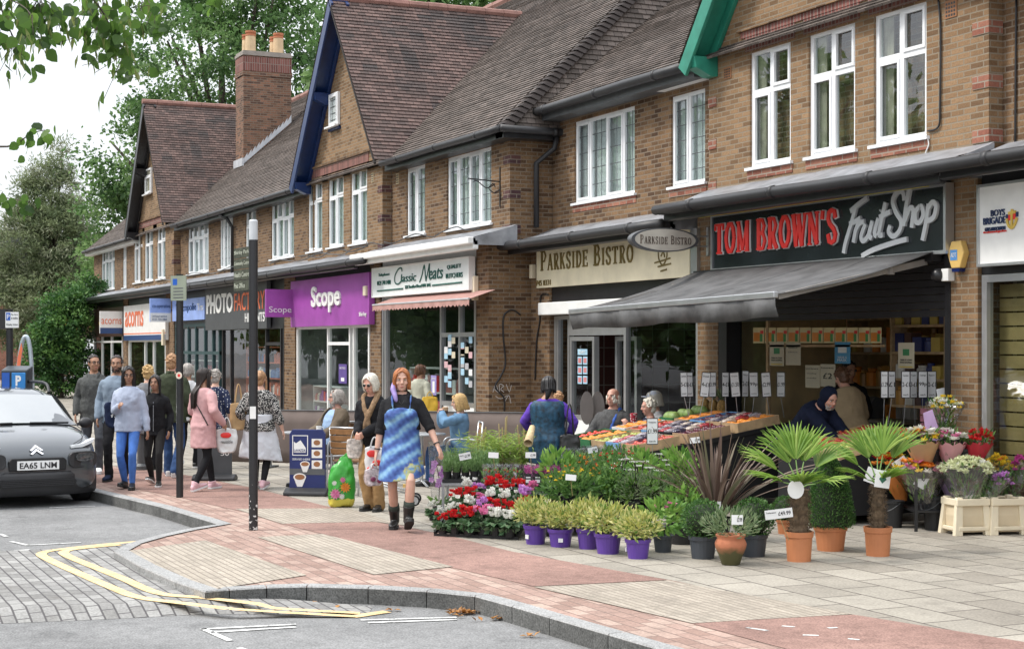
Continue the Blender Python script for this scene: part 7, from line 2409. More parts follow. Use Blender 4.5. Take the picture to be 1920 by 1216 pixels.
shelves('shelves behind the butcher window', X(735,0), X(880,0),1.0,.3,2.3,3, ALU, [RED, mat('meat_pink', (.45,.18,.16),.5), WHT, mat('book_blue', (.1,.2,.45),.6)],4)
shelves('photo shop shelves glimpsed through the dark front', X(425,0), X(520,0),.6,.3,2.2,4, mat('orange_shelf', (.5,.16,.04),.6),[BLK, WHT, ORG, mat('book_blue', (.1,.2,.45),.6)],6)
shelves('bistro shelves at the back behind the big window', -24.0,-21.4,2.6,.8,2.2,3, mat('brown_shelf', (.12,.06,.04),.6),[WHT, mat('jar_amber', (.40,.2,.04),.3), GREYP],7)
t = thing('shop_counter', 'dark counter with a till inside the fruit shop', 'counter', (-17.2,.85,0))
MB().box(-1.0,.9,-.25,.25,0,.95).build('cabinet', BLK, t)
MB().box(-1.05,.95,-.28,.28,.953,.99).build('top', mat('counter_top', (.25,.22,.18),.5), t)
MB().prismX([(-.15,.99),(.15,.99),(.15,1.25),(0,1.28),(-.15,1.1)],-.3,.05).build('till', GREYP, t)
# leaflets on the butcher door, bistro door and charity door
rn = random.Random(5)
PC = [CARD, mat('pale_blue_paper', (.35,.55,.68),.7), PAP, mat('pink_paper_sheet', (.62,.4,.42),.7), mat('grey_paper', (.4,.4,.42),.7)]
YD = SA - .006
for i in range(26):
 px = rn.choice((836,843,850,867,875,882))
 py = rn.uniform(632,725)
 t = poster('small paper notice among many stuck on the butcher shop doors', (px - 3.2, px + 3.2, py - 6, py + 6), YD - .004 - .001 * (i % 4), rn.choice(PC),(), 'notice')
 t['group'] = 'paper notices on the butcher doors'
for r in range(3):
 for c in range(2):
  t = poster('small photo card in the grid on the bistro door', (1083 + c * 10,1091 + c * 10,668 + r * 18,683 + r * 18), SB + .01, PC[1],(), 'photo_card', (((.15,.85,.2,.8), mat('salmon_print', (.55,.2,.2),.7)),))
  t['group'] = 'photo cards on the bistro door'
poster('pale blue day menu above the photo cards on the bistro door', (1083,1101,654,665), SB + .01, PC[1],(('DAY', .2,.8,.25,.75, WHT),), 'notice')
poster('narrow purple notice on the charity shop door', (635,650,682,718), SA - .006, mat('purple_notice', (.10,.06,.25),.5),(('NOTICE', .15,.85,.75,.85, WHT),), 'notice', (((.3,.7,.12,.3), WHT),))
poster('tall lilac notice inside the butcher window', (808,818,703,740), SA - .006, mat('lilac_notice', (.28,.24,.5),.5),(('OPEN', .15,.85,.8,.88, WHT),), 'notice', (((.3,.7,.12,.7), WHT),))
# ================================================================== PEOPLE
SKINS = {'fair': mat('fair_skin', (.60,.36,.27),.5, var=.06, scale=20, sub=.1), 'pink': mat('ruddy_skin', (.58,.31,.23),.5, var=.08, scale=20, sub=.1),
         'brown': mat('brown_skin', (.33,.175,.11),.5, var=.06, scale=20), 'tan': mat('tan_skin', (.40,.21,.13),.5, var=.06, scale=20)}
LIPS = mat('lips', (.42,.15,.13),.45)
LIPD = mat('dark_lips', (.2,.07,.06),.45)
EYEW = mat('eye_white', (.6,.58,.55),.3)
EYED = mat('eye_dark', (.02,.014,.01),.2)
FOLD = bpy.data.textures.new('folds', 'CLOUDS')
FOLD.noise_scale = .09
FOLD.noise_depth = 2
HTEX = bpy.data.textures.new('strands', 'CLOUDS')
HTEX.noise_scale = .02
def cloth(name, c, var=.1, rough=.85, sc_=9, bump=.25):
 return mat(name, c, rough, 0, var, sc_, bump, 220., .2)
def ik(S, T, a, b, pole):
 d = T - S
 L = min(max(d.length, abs(a - b) + .01),(a + b) * .998)
 d.normalize()
 x = (a * a - b * b + L * L) / (2 * L)
 h = math.sqrt(max(0, a * a - x * x))
 p = V(pole) - d * V(pole).dot(d)
 p.normalize()
 return S + d * x + p * h, S + d * L
def soften(o, vox, smooth=6, fold=0., tex=None):
 m_ = o.modifiers.new('join', 'REMESH')
 m_.mode = 'VOXEL'
 m_.voxel_size = vox
 m_.use_smooth_shade = True
 if smooth:
  s = o.modifiers.new('smooth', 'SMOOTH')
  s.factor = .5
  s.iterations = smooth
 if fold:
  d = o.modifiers.new('folds', 'DISPLACE')
  d.texture = tex or FOLD
  d.strength = fold
  d.mid_level = .5
  d.texture_coords = 'LOCAL'
 return o
TORSO = [(-.10,.10,.085,.0),(-.05,.155,.112,.01),(0,.168,.118,.01),(.08,.155,.108,0),(.18,.135,.098,-.005),(.28,.148,.108,-.008),(.38,.162,.112,-.005),(.45,.158,.098,.004),(.505,.115,.078,.012),(.545,.072,.060,.018),(.575,.055,.055,.012)]
def limb_tube(mb, pts, rs, n=12):
 P, R = [],[]
 for i in range(len(pts) - 1):
  for k in range(3):
   s = k / 3
   P.append(V(pts[i]).lerp(V(pts[i + 1]), s))
   R.append(rs[i] + (rs[i + 1] - rs[i]) * s)
 P.append(V(pts[-1])); R.append(rs[-1])
 # rounded ends
 d0 = (P[0] - P[1]).normalized() * R[0]; d1 = (P[-1] - P[-2]).normalized() * R[-1]
 P = [P[0] + d0 * .9, P[0] + d0 * .6] + P + [P[-1] + d1 * .6, P[-1] + d1 * .9]
 R = [R[0] * .35, R[0] * .8] + R + [R[-1] * .8, R[-1] * .35]
 mb.tube(P, R, n)
def hand(mb, w, d, n, s, sgn, curl=.6):
 """palm, four fingers and thumb; d along the hand, n out of the back of the hand"""
 d = V(d).normalized()
 n = V(n) - d * V(n).dot(d)
 n.normalize()
 x = d.cross(n) * sgn
 rows = []
 for t, hw, th in ((-.01,.022,.018),(.015,.030,.017),(.05,.040,.015),(.085,.039,.012),(.095,.030,.009)):
  c = w + d * t * s
  rows.append([c + x * hw * s * math.cos(a) + n * th * s * math.sin(a) for a in (2 * pi * i / 10 for i in range(10))])
 mb.grid(rows, True, True, True)
 for k, (o, L) in enumerate(((-.029,.066),(-.010,.075),(.010,.071),(.028,.055))):
  a = w + d * .085 * s + x * o * s
  c1 = curl * (.5 + .12 * k)
  d1 = d * math.cos(c1) - n * math.sin(c1)
  d2 = d * math.cos(c1 * 2.3) - n * math.sin(c1 * 2.3)
  b = a + d1 * L * .5 * s
  mb.tube([a - d * .012 * s, a, b, b + d2 * L * .3 * s, b + d2 * L * .5 * s],[.009 * s, .0095 * s, .0088 * s, .008 * s, .005 * s],7)
 a = w + d * .02 * s - x * .028 * s
 d1 = (d * .8 - x * .6 - n * .35).normalized()
 d2 = (d * .95 - x * .1 - n * .45).normalized()
 b = a + d1 * .035 * s
 mb.tube([a, b, b + d2 * .03 * s],[.013 * s, .011 * s, .007 * s],7)
HEADR = [(-.112,.020,.022,-.050),(-.100,.038,.042,-.036),(-.072,.054,.066,-.018),(-.035,.064,.081,-.008),(.0,.070,.089,-.001),(.03,.0735,.093,.004),(.06,.071,.090,.006),(.085,.060,.077,.008),(.103,.039,.05,.008),(.113,.012,.016,.008)]
def headmesh(mb, M):
 st = len(mb.v)
 mb.rings([((0, yo, z), rx, ry) for z, rx, ry, yo in HEADR],20)
 mb.tube([(0,-.084,.028),(0,-.100,.0),(0,-.112,-.022),(0,-.092,-.034)],[.008,.010,.014,.009],8)
 mb.ell((.010,-.095,-.028),(.009,.010,.008),8,6); mb.ell((-.010,-.095,-.028),(.009,.010,.008),8,6)
 mb.tube(catmull([(-.052,-.068,.030),(-.028,-.087,.033),(0,-.088,.028),(.028,-.087,.033),(.052,-.068,.030)],3),.0085,6)
 mb.ell((0,-.078,-.062),(.026,.014,.014),10,6)
 for s in (-1,1):
  mb.ell((s * .040,-.062,-.028),(.022,.022,.022),10,6)
  mb.ell((s * .074,.008,-.008),(.010,.019,.031),8,8, Matrix.Rotation(rad(12),3, 'X') @ Matrix.Rotation(s * rad(-14),3, 'Z'))
 mb.xf(M, st)
def hairmesh(style, M, length=.2, seed=1, vol=1.):
 r = random.Random(seed)
 mb = MB()
 if style != 'balding':
  mb.ell((0,.013,.026),(.079 * vol, .092 * vol, .094 * vol),18,12)
  mb.ell((0,.045,-.035),(.066 * vol, .058,.07),14,9)
 else:
  for i in range(90):
   a = r.uniform(rad(28), rad(332))
   x, y = math.sin(a),-math.cos(a)
   z = r.uniform(-.05,.035)
   p = V((x * .076, y * .09 + .006, z))
   mb.tube([p, p + V((x * .012, y * .012 + .006,-.02)), p + V((x * .01, y * .01 + .012,-.05))],[.008,.008,.003],5)
  return mb.xf(M)
 n = {'short': 120, 'curly': 150, 'bob': 130, 'long': 150, 'bun': 110, 'pony': 110}[style]
 for i in range(n):
  a = r.uniform(0,2 * pi)
  front = abs(((a + pi) % (2 * pi)) - pi)           # 0 = face side
  x, y = math.sin(a),-math.cos(a)
  pts, rs = [],[]
  if style in ('short', 'curly'):
   th = rad(r.uniform(5,105)) if front > rad(60) else rad(r.uniform(5,52))
   p = V((x * .077 * math.sin(th), y * .092 * math.sin(th) + .013,.028 + .088 * math.cos(th))) * vol
   d = V((x * math.sin(th), y * math.sin(th), math.cos(th)))
   k = .018 if style == 'short' else .028
   q = p + d * k * .5 + V((r.uniform(-1,1), r.uniform(-1,1), r.uniform(-1,.4))) * k * .8
   mb.tube([p, p.lerp(q, .5) + d * .005, q],[.010,.011,.004],5)
   continue
  if front < rad(46):
   # swept to the side of the parting
   sg = 1 if x > -.1 else -1
   p0 = V((-.015 * sg + .01,-.045,.108))
   e = V((sg * r.uniform(.070,.084), r.uniform(-.055,-.012), r.uniform(-.02,.03)))
   pts = [p0, V((sg * .045,-.078,.080)), e]
   zt = -length
   pts += [e + V((sg * .008,.005,-.05)), V((e.x + sg * r.uniform(-.004,.018), e.y + .012, max(zt, -.02 + zt * r.uniform(.85,1.0))))]
  else:
   for th in (15,40,65,90):
    t_ = rad(th)
    pts.append(V((x * .082 * math.sin(t_) * vol, y * .097 * math.sin(t_) * vol + .012,.03 + .092 * math.cos(t_))))
   zt = -length * r.uniform(.86,1.03)
   if style in ('bun', 'pony'):
    zt = -.04
    pts.append(V((x * .05,.075,-.01 + r.uniform(-.03,.03))))
   else:
    e = pts[-1]
    k = 1.0 + r.uniform(-.06,.1)
    bk = .02 * max(0, y)
    pts.append(V((e.x * k, e.y * k, (e.z + zt) / 2)))
    pts.append(V((e.x * (k - .12), e.y * (k - .05) + bk, zt)))
    if length > .25:
     w2 = r.uniform(.25,.85)
     b2 = .125 + r.uniform(0,.05)
     pts = pts[:-2] + [V((e.x * .85, max(e.y, .09),-.12)), V((e.x * w2 * 1.2, b2,-.22)), V((e.x * w2 + r.uniform(-.015,.015), b2 + .01, zt * .8)), V((e.x * w2 * .8, b2 + .005, zt))]
  P = catmull(pts, 3)
  m_ = len(P)
  mb.tube(P, [.0105 * (1 - .7 * max(0, j / m_ - .5) ** 1.2 * 2) for j in range(m_)],5)
 if style == 'bun':
  mb.ell((0,.105,.03),(.042,.04,.042),12,8)
 if style == 'pony':
  mb.tube([(0,.09,.02),(0,.13,-.02),(0,.125,-.14),(0,.11,-.22)],[.02,.03,.026,.008],8)
 return mb.xf(M)
def person(label, loc, H, a, skin='fair', top=None, legs=None, dress=None, shoes=None, hair=None, lean=0, roll=0, hipz=.90, pel=(0,0), feet=None, hands=None, hd=(0,0,0), vox=.011, w_=1., curl=.55,
           extras=None, build=1., twist=0, elbow=None, seedx=1, face=True, coll=None, nback=(None, None), bust=0.):
 s = H / 1.70
 t = thing('person', label, 'person', loc, FACE + rad(a))
 S_ = Matrix.Scale(s, 4)
 T = Matrix.Translation((pel[0], pel[1], hipz)) @ Matrix.Rotation(rad(twist),4, 'Z') @ Matrix.Rotation(rad(roll),4, 'Y') @ Matrix.Rotation(rad(lean),4, 'X')
 feet = feet or {}
 hands = hands or {}
 sk = MB(); J = {}
 TW = [(z, rx * build, ry * build, yo) for z, rx, ry, yo in TORSO]
 st = len(sk.v)
 sk.rings([((0, yo, z), rx * .9, ry * .9) for z, rx, ry, yo in TW],18)
 sk.xf(T, st)
 for side, sg in (('L', 1),('R', -1)):
  sh = T @ V((sg * .146 * build ** .5,.008,.462))
  hw = hands.get(side)
  tgt = V(hw) if hw is not None else T @ V((sg * (.235 * build ** .5),-.06,-.03))
  pole = (elbow or {}).get(side, (sg * .5,1,-.35))
  el, wr = ik(sh, tgt, .285,.255, pole)
  limb_tube(sk, [sh.lerp(el, .13), sh.lerp(el, .5), el, el.lerp(wr, .4), wr],[.048,.042,.037,.038,.025])
  d = (wr - el).normalized()
  nb = nback[0 if side == 'L' else 1] or (sg, -.15,.1)
  hand(sk, wr + d * .008, d, nb, 1., sg, curl)
  hp = T @ V((sg * .088,.005,-.02))
  hp.x = hp.x
  ft = V(feet.get(side, (sg * .095,.0,.085)))
  kn, an = ik(hp, ft, .425,.415,(sg * .12,-1,.1))
  limb_tube(sk, [hp, hp.lerp(kn, .5), kn, kn.lerp(an, .35), an],[.078,.066,.050,.052,.034])
  J[side] = (sh, el, wr, hp, kn, an)
 nb_ = T @ V((0,.012,.53))
 hc = T @ V((0,-.012,.690))
 HM = Matrix.Translation(hc) @ Matrix.Rotation(rad(hd[0]),4, 'Z') @ Matrix.Rotation(rad(hd[1] + lean * .35),4, 'X') @ Matrix.Rotation(rad(hd[2]),4, 'Y')
 limb_tube(sk, [nb_, nb_.lerp(hc, .6), HM @ V((0,.012,-.03))],[.056,.050,.054])
 headmesh(sk, HM)
 sk.xf(S_)
 body = soften(sk.build('body', SKINS[skin], t, smooth=True), vox * s, 3)
 if face:
  for sg in (-1,1):
   e = MB().ell((sg * .031,-.0775,.010),(.014,.010,.0075),10,6)
   e.k = 1
   e.ell((sg * .031,-.0835,.0105),(.0072,.006,.0070),8,6)
   e.xf(S_ @ HM).build('eye', [EYEW, EYED], t, smooth=True)
   MB().tube(catmull([(sg * .014,-.094,.026),(sg * .03,-.0945,.032),(sg * .050,-.078,.027)],3),.0038,5).xf(S_ @ HM).build('eyebrow', hair[1] if hair and hair[0] not in ('balding',) else mat('brow', (.1,.07,.05),.8), t)
  MB().ell((0,-.090,-.0635),(.023,.006,.0075),10,6).xf(S_ @ HM).build('lips', LIPD if skin == 'brown' else LIPS, t, smooth=True)
 if hair:
  ln = hair[2] if len(hair) > 2 else .2
  vol = hair[3] if len(hair) > 3 else 1.
  h = hairmesh(hair[0], HM, ln, seedx, vol).xf(S_).build('hair', hair[1], t, smooth=True)
  if hair[0] in ('short', 'curly', 'balding'):
   soften(h, .006 * s, 1,.012, HTEX)
 ease = 1.0
 if top:
  m_, hem, slv = top[:3]
  ez = top[3] if len(top) > 3 else .016
  mb = MB()
  R_ = [(z, rx, ry, yo) for z, rx, ry, yo in TW if z > max(hem, -.09) + .02 and z < .53]
  base = next(r for r in TW if r[0] >= max(hem, -.05))
  R_ = [(hem, max(base[1],.165 * build) * (1.0 + .0), max(base[2],.115 * build),.008)] + R_ + [(.535,.075,.064,.015)]
  st = len(mb.v)
  mb.rings([((0, yo, z), rx + ez, ry + ez) for z, rx, ry, yo in R_],20)
  if bust:
   for sg in (-1,1):
    mb.ell((sg * .072,-.085,.33),(.078,.062,.078),12,8)
  mb.xf(T, st)
  for side in 'LR':
   sh, el, wr = J[side][:3]
   e2 = ez * .8
   if slv >= 1.99:
    limb_tube(mb, [sh.lerp(el, .15), sh.lerp(el, .5), el, el.lerp(wr, .5), wr],[.052 + e2,.048 + e2,.043 + e2,.041 + e2,.031 + e2])
   elif slv >= 1:
    q = el.lerp(wr, slv - 1)
    limb_tube(mb, [sh.lerp(el, .15), sh.lerp(el, .5), el, q],[.053 + e2,.049 + e2,.044 + e2,.040 + e2])
   elif slv > 0:
    q = sh.lerp(el, slv)
    limb_tube(mb, [sh.lerp(el, .15), q],[.055 + e2,.050 + e2])
  soften(mb.xf(S_).build('top', m_, t, smooth=True), vox * 1.1 * s, 3,.022)
 if legs:
  kind, m_ = legs[:2]
  ra = legs[2] if len(legs) > 2 else .05
  mb = MB()
  st = len(mb.v)
  mb.rings([((0, yo, z), rx + .010, ry + .010) for z, rx, ry, yo in TW[:4]] + [((0,0,.13), TW[3][1] + .008, TW[3][2] + .008)],18)
  mb.xf(T, st)
  tight = kind == 'leggings'
  for side in 'LR':
   hp, kn, an = J[side][3:]
   en = an + (V((0,0,0)) if kind != 'crop' else (kn - an) * .25)
   if tight:
    limb_tube(mb, [hp, hp.lerp(kn, .5), kn, kn.lerp(an, .35), en],[.086,.073,.056,.058,.040])
   else:
    limb_tube(mb, [hp, hp.lerp(kn, .5), kn, kn.lerp(an, .5), en + V((0,.005,-.02))],[.092,.082,.066, max(.058, ra), ra])
  soften(mb.xf(S_).build(kind if kind in ('leggings',) else 'trousers', m_, t, smooth=True), vox * 1.1 * s, 3,.004 if tight else .022)
 if dress:
  m_, hem, fl, strap = dress
  mb = MB()
  st = len(mb.v)
  rr = [((0,0,.08),.172 * build, .138 * build),((0,0,.18),.168 * build, .142 * build)]
  if strap:
   rr += [((0,-.006,.27),.172 * build, .145 * build),((0,-.012,.34),.165 * build, .150 * build),((0,-.022,.385),.135 * build, .128 * build),((0,-.03,.41),.10,.10)]
  mb.rings([((0,.0,.0),.185 * build, .138 * build)] + rr, 22)
  mb.xf(T, st)
  hz = V((pel[0], pel[1], hipz))
  mid = (J['L'][4] + J['R'][4]) / 2
  n = 26
  rows = []
  for k in range(7):
   u = k / 6
   z = (hipz + .10) + (hem - hipz - .10) * u
   c = V((pel[0], pel[1],0)).lerp(V((mid.x, mid.y, 0)), u * .8)
   rx = (.170 + (fl - .170) * u ** .9) * build
   ry = (.130 + (fl * .72 - .130) * u ** .9) * build
   rows.append([V((c.x + rx * (1 + .07 * u * math.sin(5 * q)) * math.cos(q), c.y + ry * (1 + .07 * u * math.sin(5 * q)) * math.sin(q), z + (.035 * u * math.cos(q - .6)))) for q in (2 * pi * i / n for i in range(n))])
  mb.grid(rows, True, True, True)
  for side in 'LR':
   hp, kn = J[side][3:5]
   limb_tube(mb, [hp, hp.lerp(kn, .7)],[.10,.085])
  if bust:
   st = len(mb.v)
   for sg in (-1,1):
    mb.ell((sg * .078,-.098,.315),(.090,.076,.086),12,8)
   mb.xf(T, st)
  if strap:
   for sg in (-1,1):
    mb.tube(catmull([T @ V((sg * .085,-.150,.37)), T @ V((sg * .095,-.128,.45)), T @ V((sg * .10,-.05,.525)), T @ V((sg * .095,.09,.50))],4),.010,6)
  soften(mb.xf(S_).build('dress', m_, t, smooth=True), vox * s, 3,.020)
 if shoes:
  m_, sm, bh = shoes[:3]
  sock = shoes[3] if len(shoes) > 3 else None
  for side, sg in (('L', 1),('R', -1)):
   kn, an = J[side][4:]
   pit = feet.get(side + 'p', 0)
   yaw = feet.get(side + 'y', sg * 8)
   M = Matrix.Translation(an) @ Matrix.Rotation(rad(yaw),4, 'Z') @ Matrix.Rotation(rad(pit),4, 'X')
   mb = MB()
   rows = []
   for y, hw, h in ((.075,.022,.045),(.06,.034,.066),(.02,.040,.082),(-.04,.042,.075),(-.10,.047,.052),(-.15,.046,.042),(-.185,.034,.034),(-.20,.016,.024)):
    rows.append([V((hw * math.copysign(abs(math.cos(q)) ** .7, math.cos(q)) + sg * .006 * (y < -.08), y, -.062 + h * .5 + h * .5 * math.copysign(abs(math.sin(q)) ** .7, math.sin(q)))) for q in (2 * pi * i / 14 for i in range(14))])
   mb.grid(rows, True, True, True)
   mb.xf(S_ @ M)
   if bh:
    st = len(mb.v)
    ds = (kn - an).normalized()
    mb.tube([an - ds * .02, an + ds * bh * .5 + V((0,.006,0)), an + ds * bh + V((0,.006,0))],[.050,.054,.064],14)
    mb.xf(S_, st)
   sh_ = soften(mb.build('shoe', m_, t, smooth=True),.008 * s, 2)
   so = MB()
   out = [(hw + .003, y) for y, hw in ((.075,.024),(.05,.036),(-.02,.040),(-.10,.047),(-.15,.046),(-.19,.032),(-.205,.014))]
   pts = out + [(-x, y) for x, y in out[::-1]]
   so.prism(pts, -.080,-.056)
   so.xf(S_ @ M).build('sole', sm, sh_, bevel=.003)
   if sock:
    MB().tube([an + ds * (bh - .02) + V((0,.006,0)), an + ds * (bh + .05) + V((0,.004,0))],[.060,.057],14).xf(S_).build('sock', sock, sh_, smooth=True)
 if extras:
  extras(t, S_, T, HM, J, s)
 return t
def glasses(dark=False):
 def f(t, S_, T, HM, J, s):
  mb = MB()
  for sg in (-1,1):
   mb.tube([(sg * .031 + .021 * math.cos(q),-.0975,.008 + .015 * math.sin(q)) for q in (2 * pi * i / 14 for i in range(15))],.0026,5)
   mb.tube([(sg * .052,-.094,.012),(sg * .076,-.03,.014),(sg * .076,.01,.01)],.0024,5)
  mb.tube([(-.010,-.098,.012),(.010,-.098,.012)],.0024,5)
  g = mb.xf(S_ @ HM).build('glasses', BLK, t)
  if dark:
   mb = MB()
   for sg in (-1,1):
    mb.ell((sg * .031,-.0972,.007),(.022,.003,.017),12,6)
   mb.xf(S_ @ HM).build('lens', mat('dark_lens', (.02,.018,.015),.1), g)
 return f
def both(*fs):
 def f(*a):
  for q in fs:
   q(*a)
 return f
def beard(m_, grey=False):
 def f(t, S_, T, HM, J, s):
  mb = MB()
  r = random.Random(4)
  for i in range(110):
   a = r.uniform(-1.25,1.25)
   z = r.uniform(-.105,-.045 if abs(a) < .35 else -.03)
   k = 1.02 if z > -.08 else .85
   y0 = -.016
   p = V((math.sin(a) * .062 * k, y0 - math.cos(a) * .068 * k, z))
   mb.tube([p * .97, p + V((math.sin(a) * .006,-math.cos(a) * .006,-.012))],[.007,.003],5)
  soften(mb.xf(S_ @ HM).build('beard', m_, t),.005,1)
 return f
def strap_item(name, pts, r, m_, flat=False):
 def f(t, S_, T, HM, J, s):
  MB().tube(catmull([T @ V(p) for p in pts],5), r, 6).xf(S_).build(name, m_, t, smooth=True)
 return f
def collar(m_, open_=False):
 def f(t, S_, T, HM, J, s):
  mb = MB()
  for sg in (-1,1):
   mb.grid([[T @ V(p) for p in ((sg * .012,-.075,.49),(sg * .045,-.075,.535),(sg * .075,-.02,.565),(sg * .04,.065,.575),(0,.075,.578))],[T @ V(p) for p in ((sg * .05,-.105,.455),(sg * .088,-.085,.50),(sg * .10,-.02,.53),(sg * .05,.088,.53),(0,.092,.535))]])
  o = mb.xf(S_).build('collar', m_, t, smooth=True)
  o.modifiers.new('thick', 'SOLIDIFY').thickness = .006
 return f
HB = {'dark': mat('dark_brown_hair', (.020,.012,.009),.45, var=.3, scale=30), 'black': mat('black_hair', (.012,.010,.010),.4, var=.3, scale=30), 'white': mat('white_hair', (.68,.64,.55),.6, var=.12, scale=40),
      'grey': mat('grey_hair', (.33,.30,.27),.65, var=.3, scale=40), 'blond': mat('blonde_hair', (.50,.33,.14),.55, var=.25, scale=40), 'ginger': mat('ginger_hair', (.36,.125,.04),.5, var=.35, scale=30),
      'brown': mat('brown_hair', (.10,.045,.022),.5, var=.3, scale=30), 'sandy': mat('sandy_hair', (.36,.20,.10),.6, var=.3, scale=40)}
JEAN = cloth('blue_denim', (.035,.075,.18),.25)
BJEAN = cloth('bright_blue_denim', (.07,.17,.48),.22)
GJEAN = cloth('grey_denim', (.07,.075,.085),.25)
BLKC = cloth('black_cloth_wear', (.012,.012,.014),.25)
LEATH = mat('black_leather', (.015,.014,.013),.35, var=.2)
WSHOE = mat('white_shoe', (.7,.7,.7),.5)
DSOLE = mat('dark_sole', (.02,.02,.02),.7)
PSHOE = mat('pink_shoe', (.66,.42,.46),.6)
TWILL = cloth('tan_twill', (.36,.22,.10),.15)
GSHIRT = cloth('grey_wool', (.085,.088,.085),.25, sc_=30)
NAVYC = cloth('navy_cloth', (.012,.018,.045),.25)
# ---- walkers on the left
W1 = {'L': (.09,-.16,.085), 'R': (-.09,.18,.11), 'Rp': -18}
W2 = {'R': (-.08,-.16,.085), 'L': (.08,.18,.12), 'Lp': -20}
def buttons(m_, col_z=(.0,.1,.2,.3,.4)):
 def f(t, S_, T, HM, J, s):
  for z in col_z:
   ry = .131
   MB().ell((0,-ry - .005, z),(.008,.004,.008),8,6).xf(S_ @ T).build('button', m_, t)
 return f
person('man in a grey buttoned overshirt and glasses walking beside the car', G(176,886),1.80,6, 'tan', (GSHIRT, -.16,2,.022),('trousers', GJEAN, .062), None, (WSHOE, WSHOE, 0),('short', HB['dark']), feet=W1, hd=(32,0,0), build=1.12,
       extras=both(glasses(), collar(GSHIRT), buttons(DSOLE)))
person('bearded man in a blue grey sweatshirt half hidden behind the woman in blue jeans', G(219,900),1.80,5, 'brown', (cloth('blue_grey_sweat', (.20,.25,.31),.12),-.12,2,.024),('trousers', BLKC, .06), None, (NAVYC, DSOLE, 0),('short', HB['dark']), feet=W2, build=1.12, extras=beard(HB['dark']), seedx=3)
def tote(label, loc, w_, h, d, m_, rz=0., hl=.25, txt=None, prints=(), name='tote_bag', strap=True, sm=None, hw=None):
 t = thing(name, label, 'bag', loc, FACE + rz)
 mb = MB()
 n = 22
 rows = []
 for u in (0,.06,.3,.6,.85,1.0):
  k = (.82 + .3 * math.sin(pi * min(1, u * 1.05) * .8)) if u > 0 else .6
  rows.append([(w_ / 2 * k * math.copysign(abs(math.cos(q)) ** .55, math.cos(q)) + .006 * math.sin(q * 3 + u * 7), d / 2 * (1.15 - .75 * u) * math.copysign(abs(math.sin(q)) ** .6, math.sin(q)) + .006 * math.sin(q * 4 + u * 9), h * u) for q in (2 * pi * i / n for i in range(n))])
 mb.grid(rows, True, True, True)
 o = mb.build('bag', m_, t, smooth=True)
 d_ = o.modifiers.new('sub', 'SUBSURF'); d_.levels = d_.render_levels = 2
 dd = o.modifiers.new('folds', 'DISPLACE'); dd.texture = FOLD; dd.strength = .03; dd.mid_level = .5
 if strap:
  for y in (-d * .2, d * .2):
   MB().tube(catmull([(-w_ * .22, y, h * .98),(-w_ * .12, y * .5, h + hl * .7),(0,0, h + hl),(w_ * .12, y * .5, h + hl * .7),(w_ * .22, y, h * .98)],5),.007,6).build('handle', sm or m_, t, smooth=True)
 if txt:
  text(txt, -w_ * .3, h * .4, w_ * .6, h * .13,-d * .5,.004).build('lettering', prints[0], t)
 for (x, z, rx, rz_, m2) in prints[1:]:
  MB().ell((x * w_, -d * .5, z * h),(rx * w_, .012, rz_ * h),10,6).build('print', m2, t)
 return t
LILG = cloth('lilac_grey_jersey', (.36,.40,.50),.08)
pw = person('woman in a lilac grey top and bright blue jeans with a navy shoulder bag', G(241,916),1.66,0, 'brown', (LILG, -.10,2,.017),('leggings', BJEAN), None, (LEATH, DSOLE, 0),('long', HB['black'],.17), feet={'L': (.075,-.10,.085), 'R': (-.075,.10,.09), 'Rp': -10},
   hands={'R': (-.08,-.25,1.16), 'L': (.27,-.05,.84)}, hd=(18,8,0), build=1.12, bust=1, extras=glasses())
q = G(219,912); q.z = .86
tote('navy canvas shoulder bag with white lettering on the woman in lilac grey', G(221,915) + V((.0,.0,.83)),.34,.36,.13, NAVYC, .3,.12, 'fab', (WHT,), sm=cloth('cream_strap', (.6,.55,.45)))
MBs = MB().tube(catmull([(-.02,0,0),(-.05,-.05,.25),(-.0,-.03,.52),(.05,.1,.3),(.04,.12,0)],5),.012,6)
tr_ = [o for o in bpy.data.objects if o.get('label', '').startswith('navy canvas shoulder')][0]
MB().tube(catmull([(.10,-.03,.34),(.13,-.04,.52),(.15,.02,.63),(.12,.1,.5),(.08,.06,.34)],5),.013,6).build('shoulder_strap', cloth('cream_strap', (.6,.55,.45)), tr_, smooth=True)
BT = cloth('black_tracksuit', (.014,.014,.016),.2)
def zipf(t, S_, T, HM, J, s):
 MB().bar(T @ V((0,-.137,-.05)), T @ V((0,-.128,.40)),.008,.006).xf(S_).build('zip', ALU, t)
person('girl in a black zipped tracksuit top and black leggings', G(291,910),1.53,0, 'brown', (BT, -.12,2,.018),('leggings', cloth('charcoal_leggings', (.025,.024,.024),.15)), None, (LEATH, WSHOE, 0),('pony', HB['black']), feet=W1, hd=(-4,0,0), build=.95, extras=zipf, seedx=5)
OLV = cloth('olive_jacket', (.045,.055,.032),.2)
person('man in an olive jacket and blue jeans walking away beyond the slim pole', G(322,894),1.82,176, 'pink', (OLV, -.14,2,.03),('trousers', JEAN, .065), None, (WSHOE, WSHOE, 0),('short', HB['sandy']), feet=W1, build=1.12, extras=collar(OLV), face=False, seedx=6)
person('woman with fluffy blonde hair walking away behind the girl', G(278,880),1.62,165, 'fair', (cloth('grey_coat', (.2,.2,.21)),-.3,2,.03),('trousers', BLKC), None, (LEATH, DSOLE, 0),('curly', HB['blond'],.2,1.12), face=False, seedx=7)
person('woman in a white top and black trousers half hidden by the slim pole', G(352,878),1.66,170, 'tan', (cloth('white_top', (.6,.6,.6),.05),-.12,2,.02),('trousers', BLKC, .055), None, (LEATH, WSHOE, 0),('bob', HB['grey'],.06), feet=W2, face=False, seedx=8)
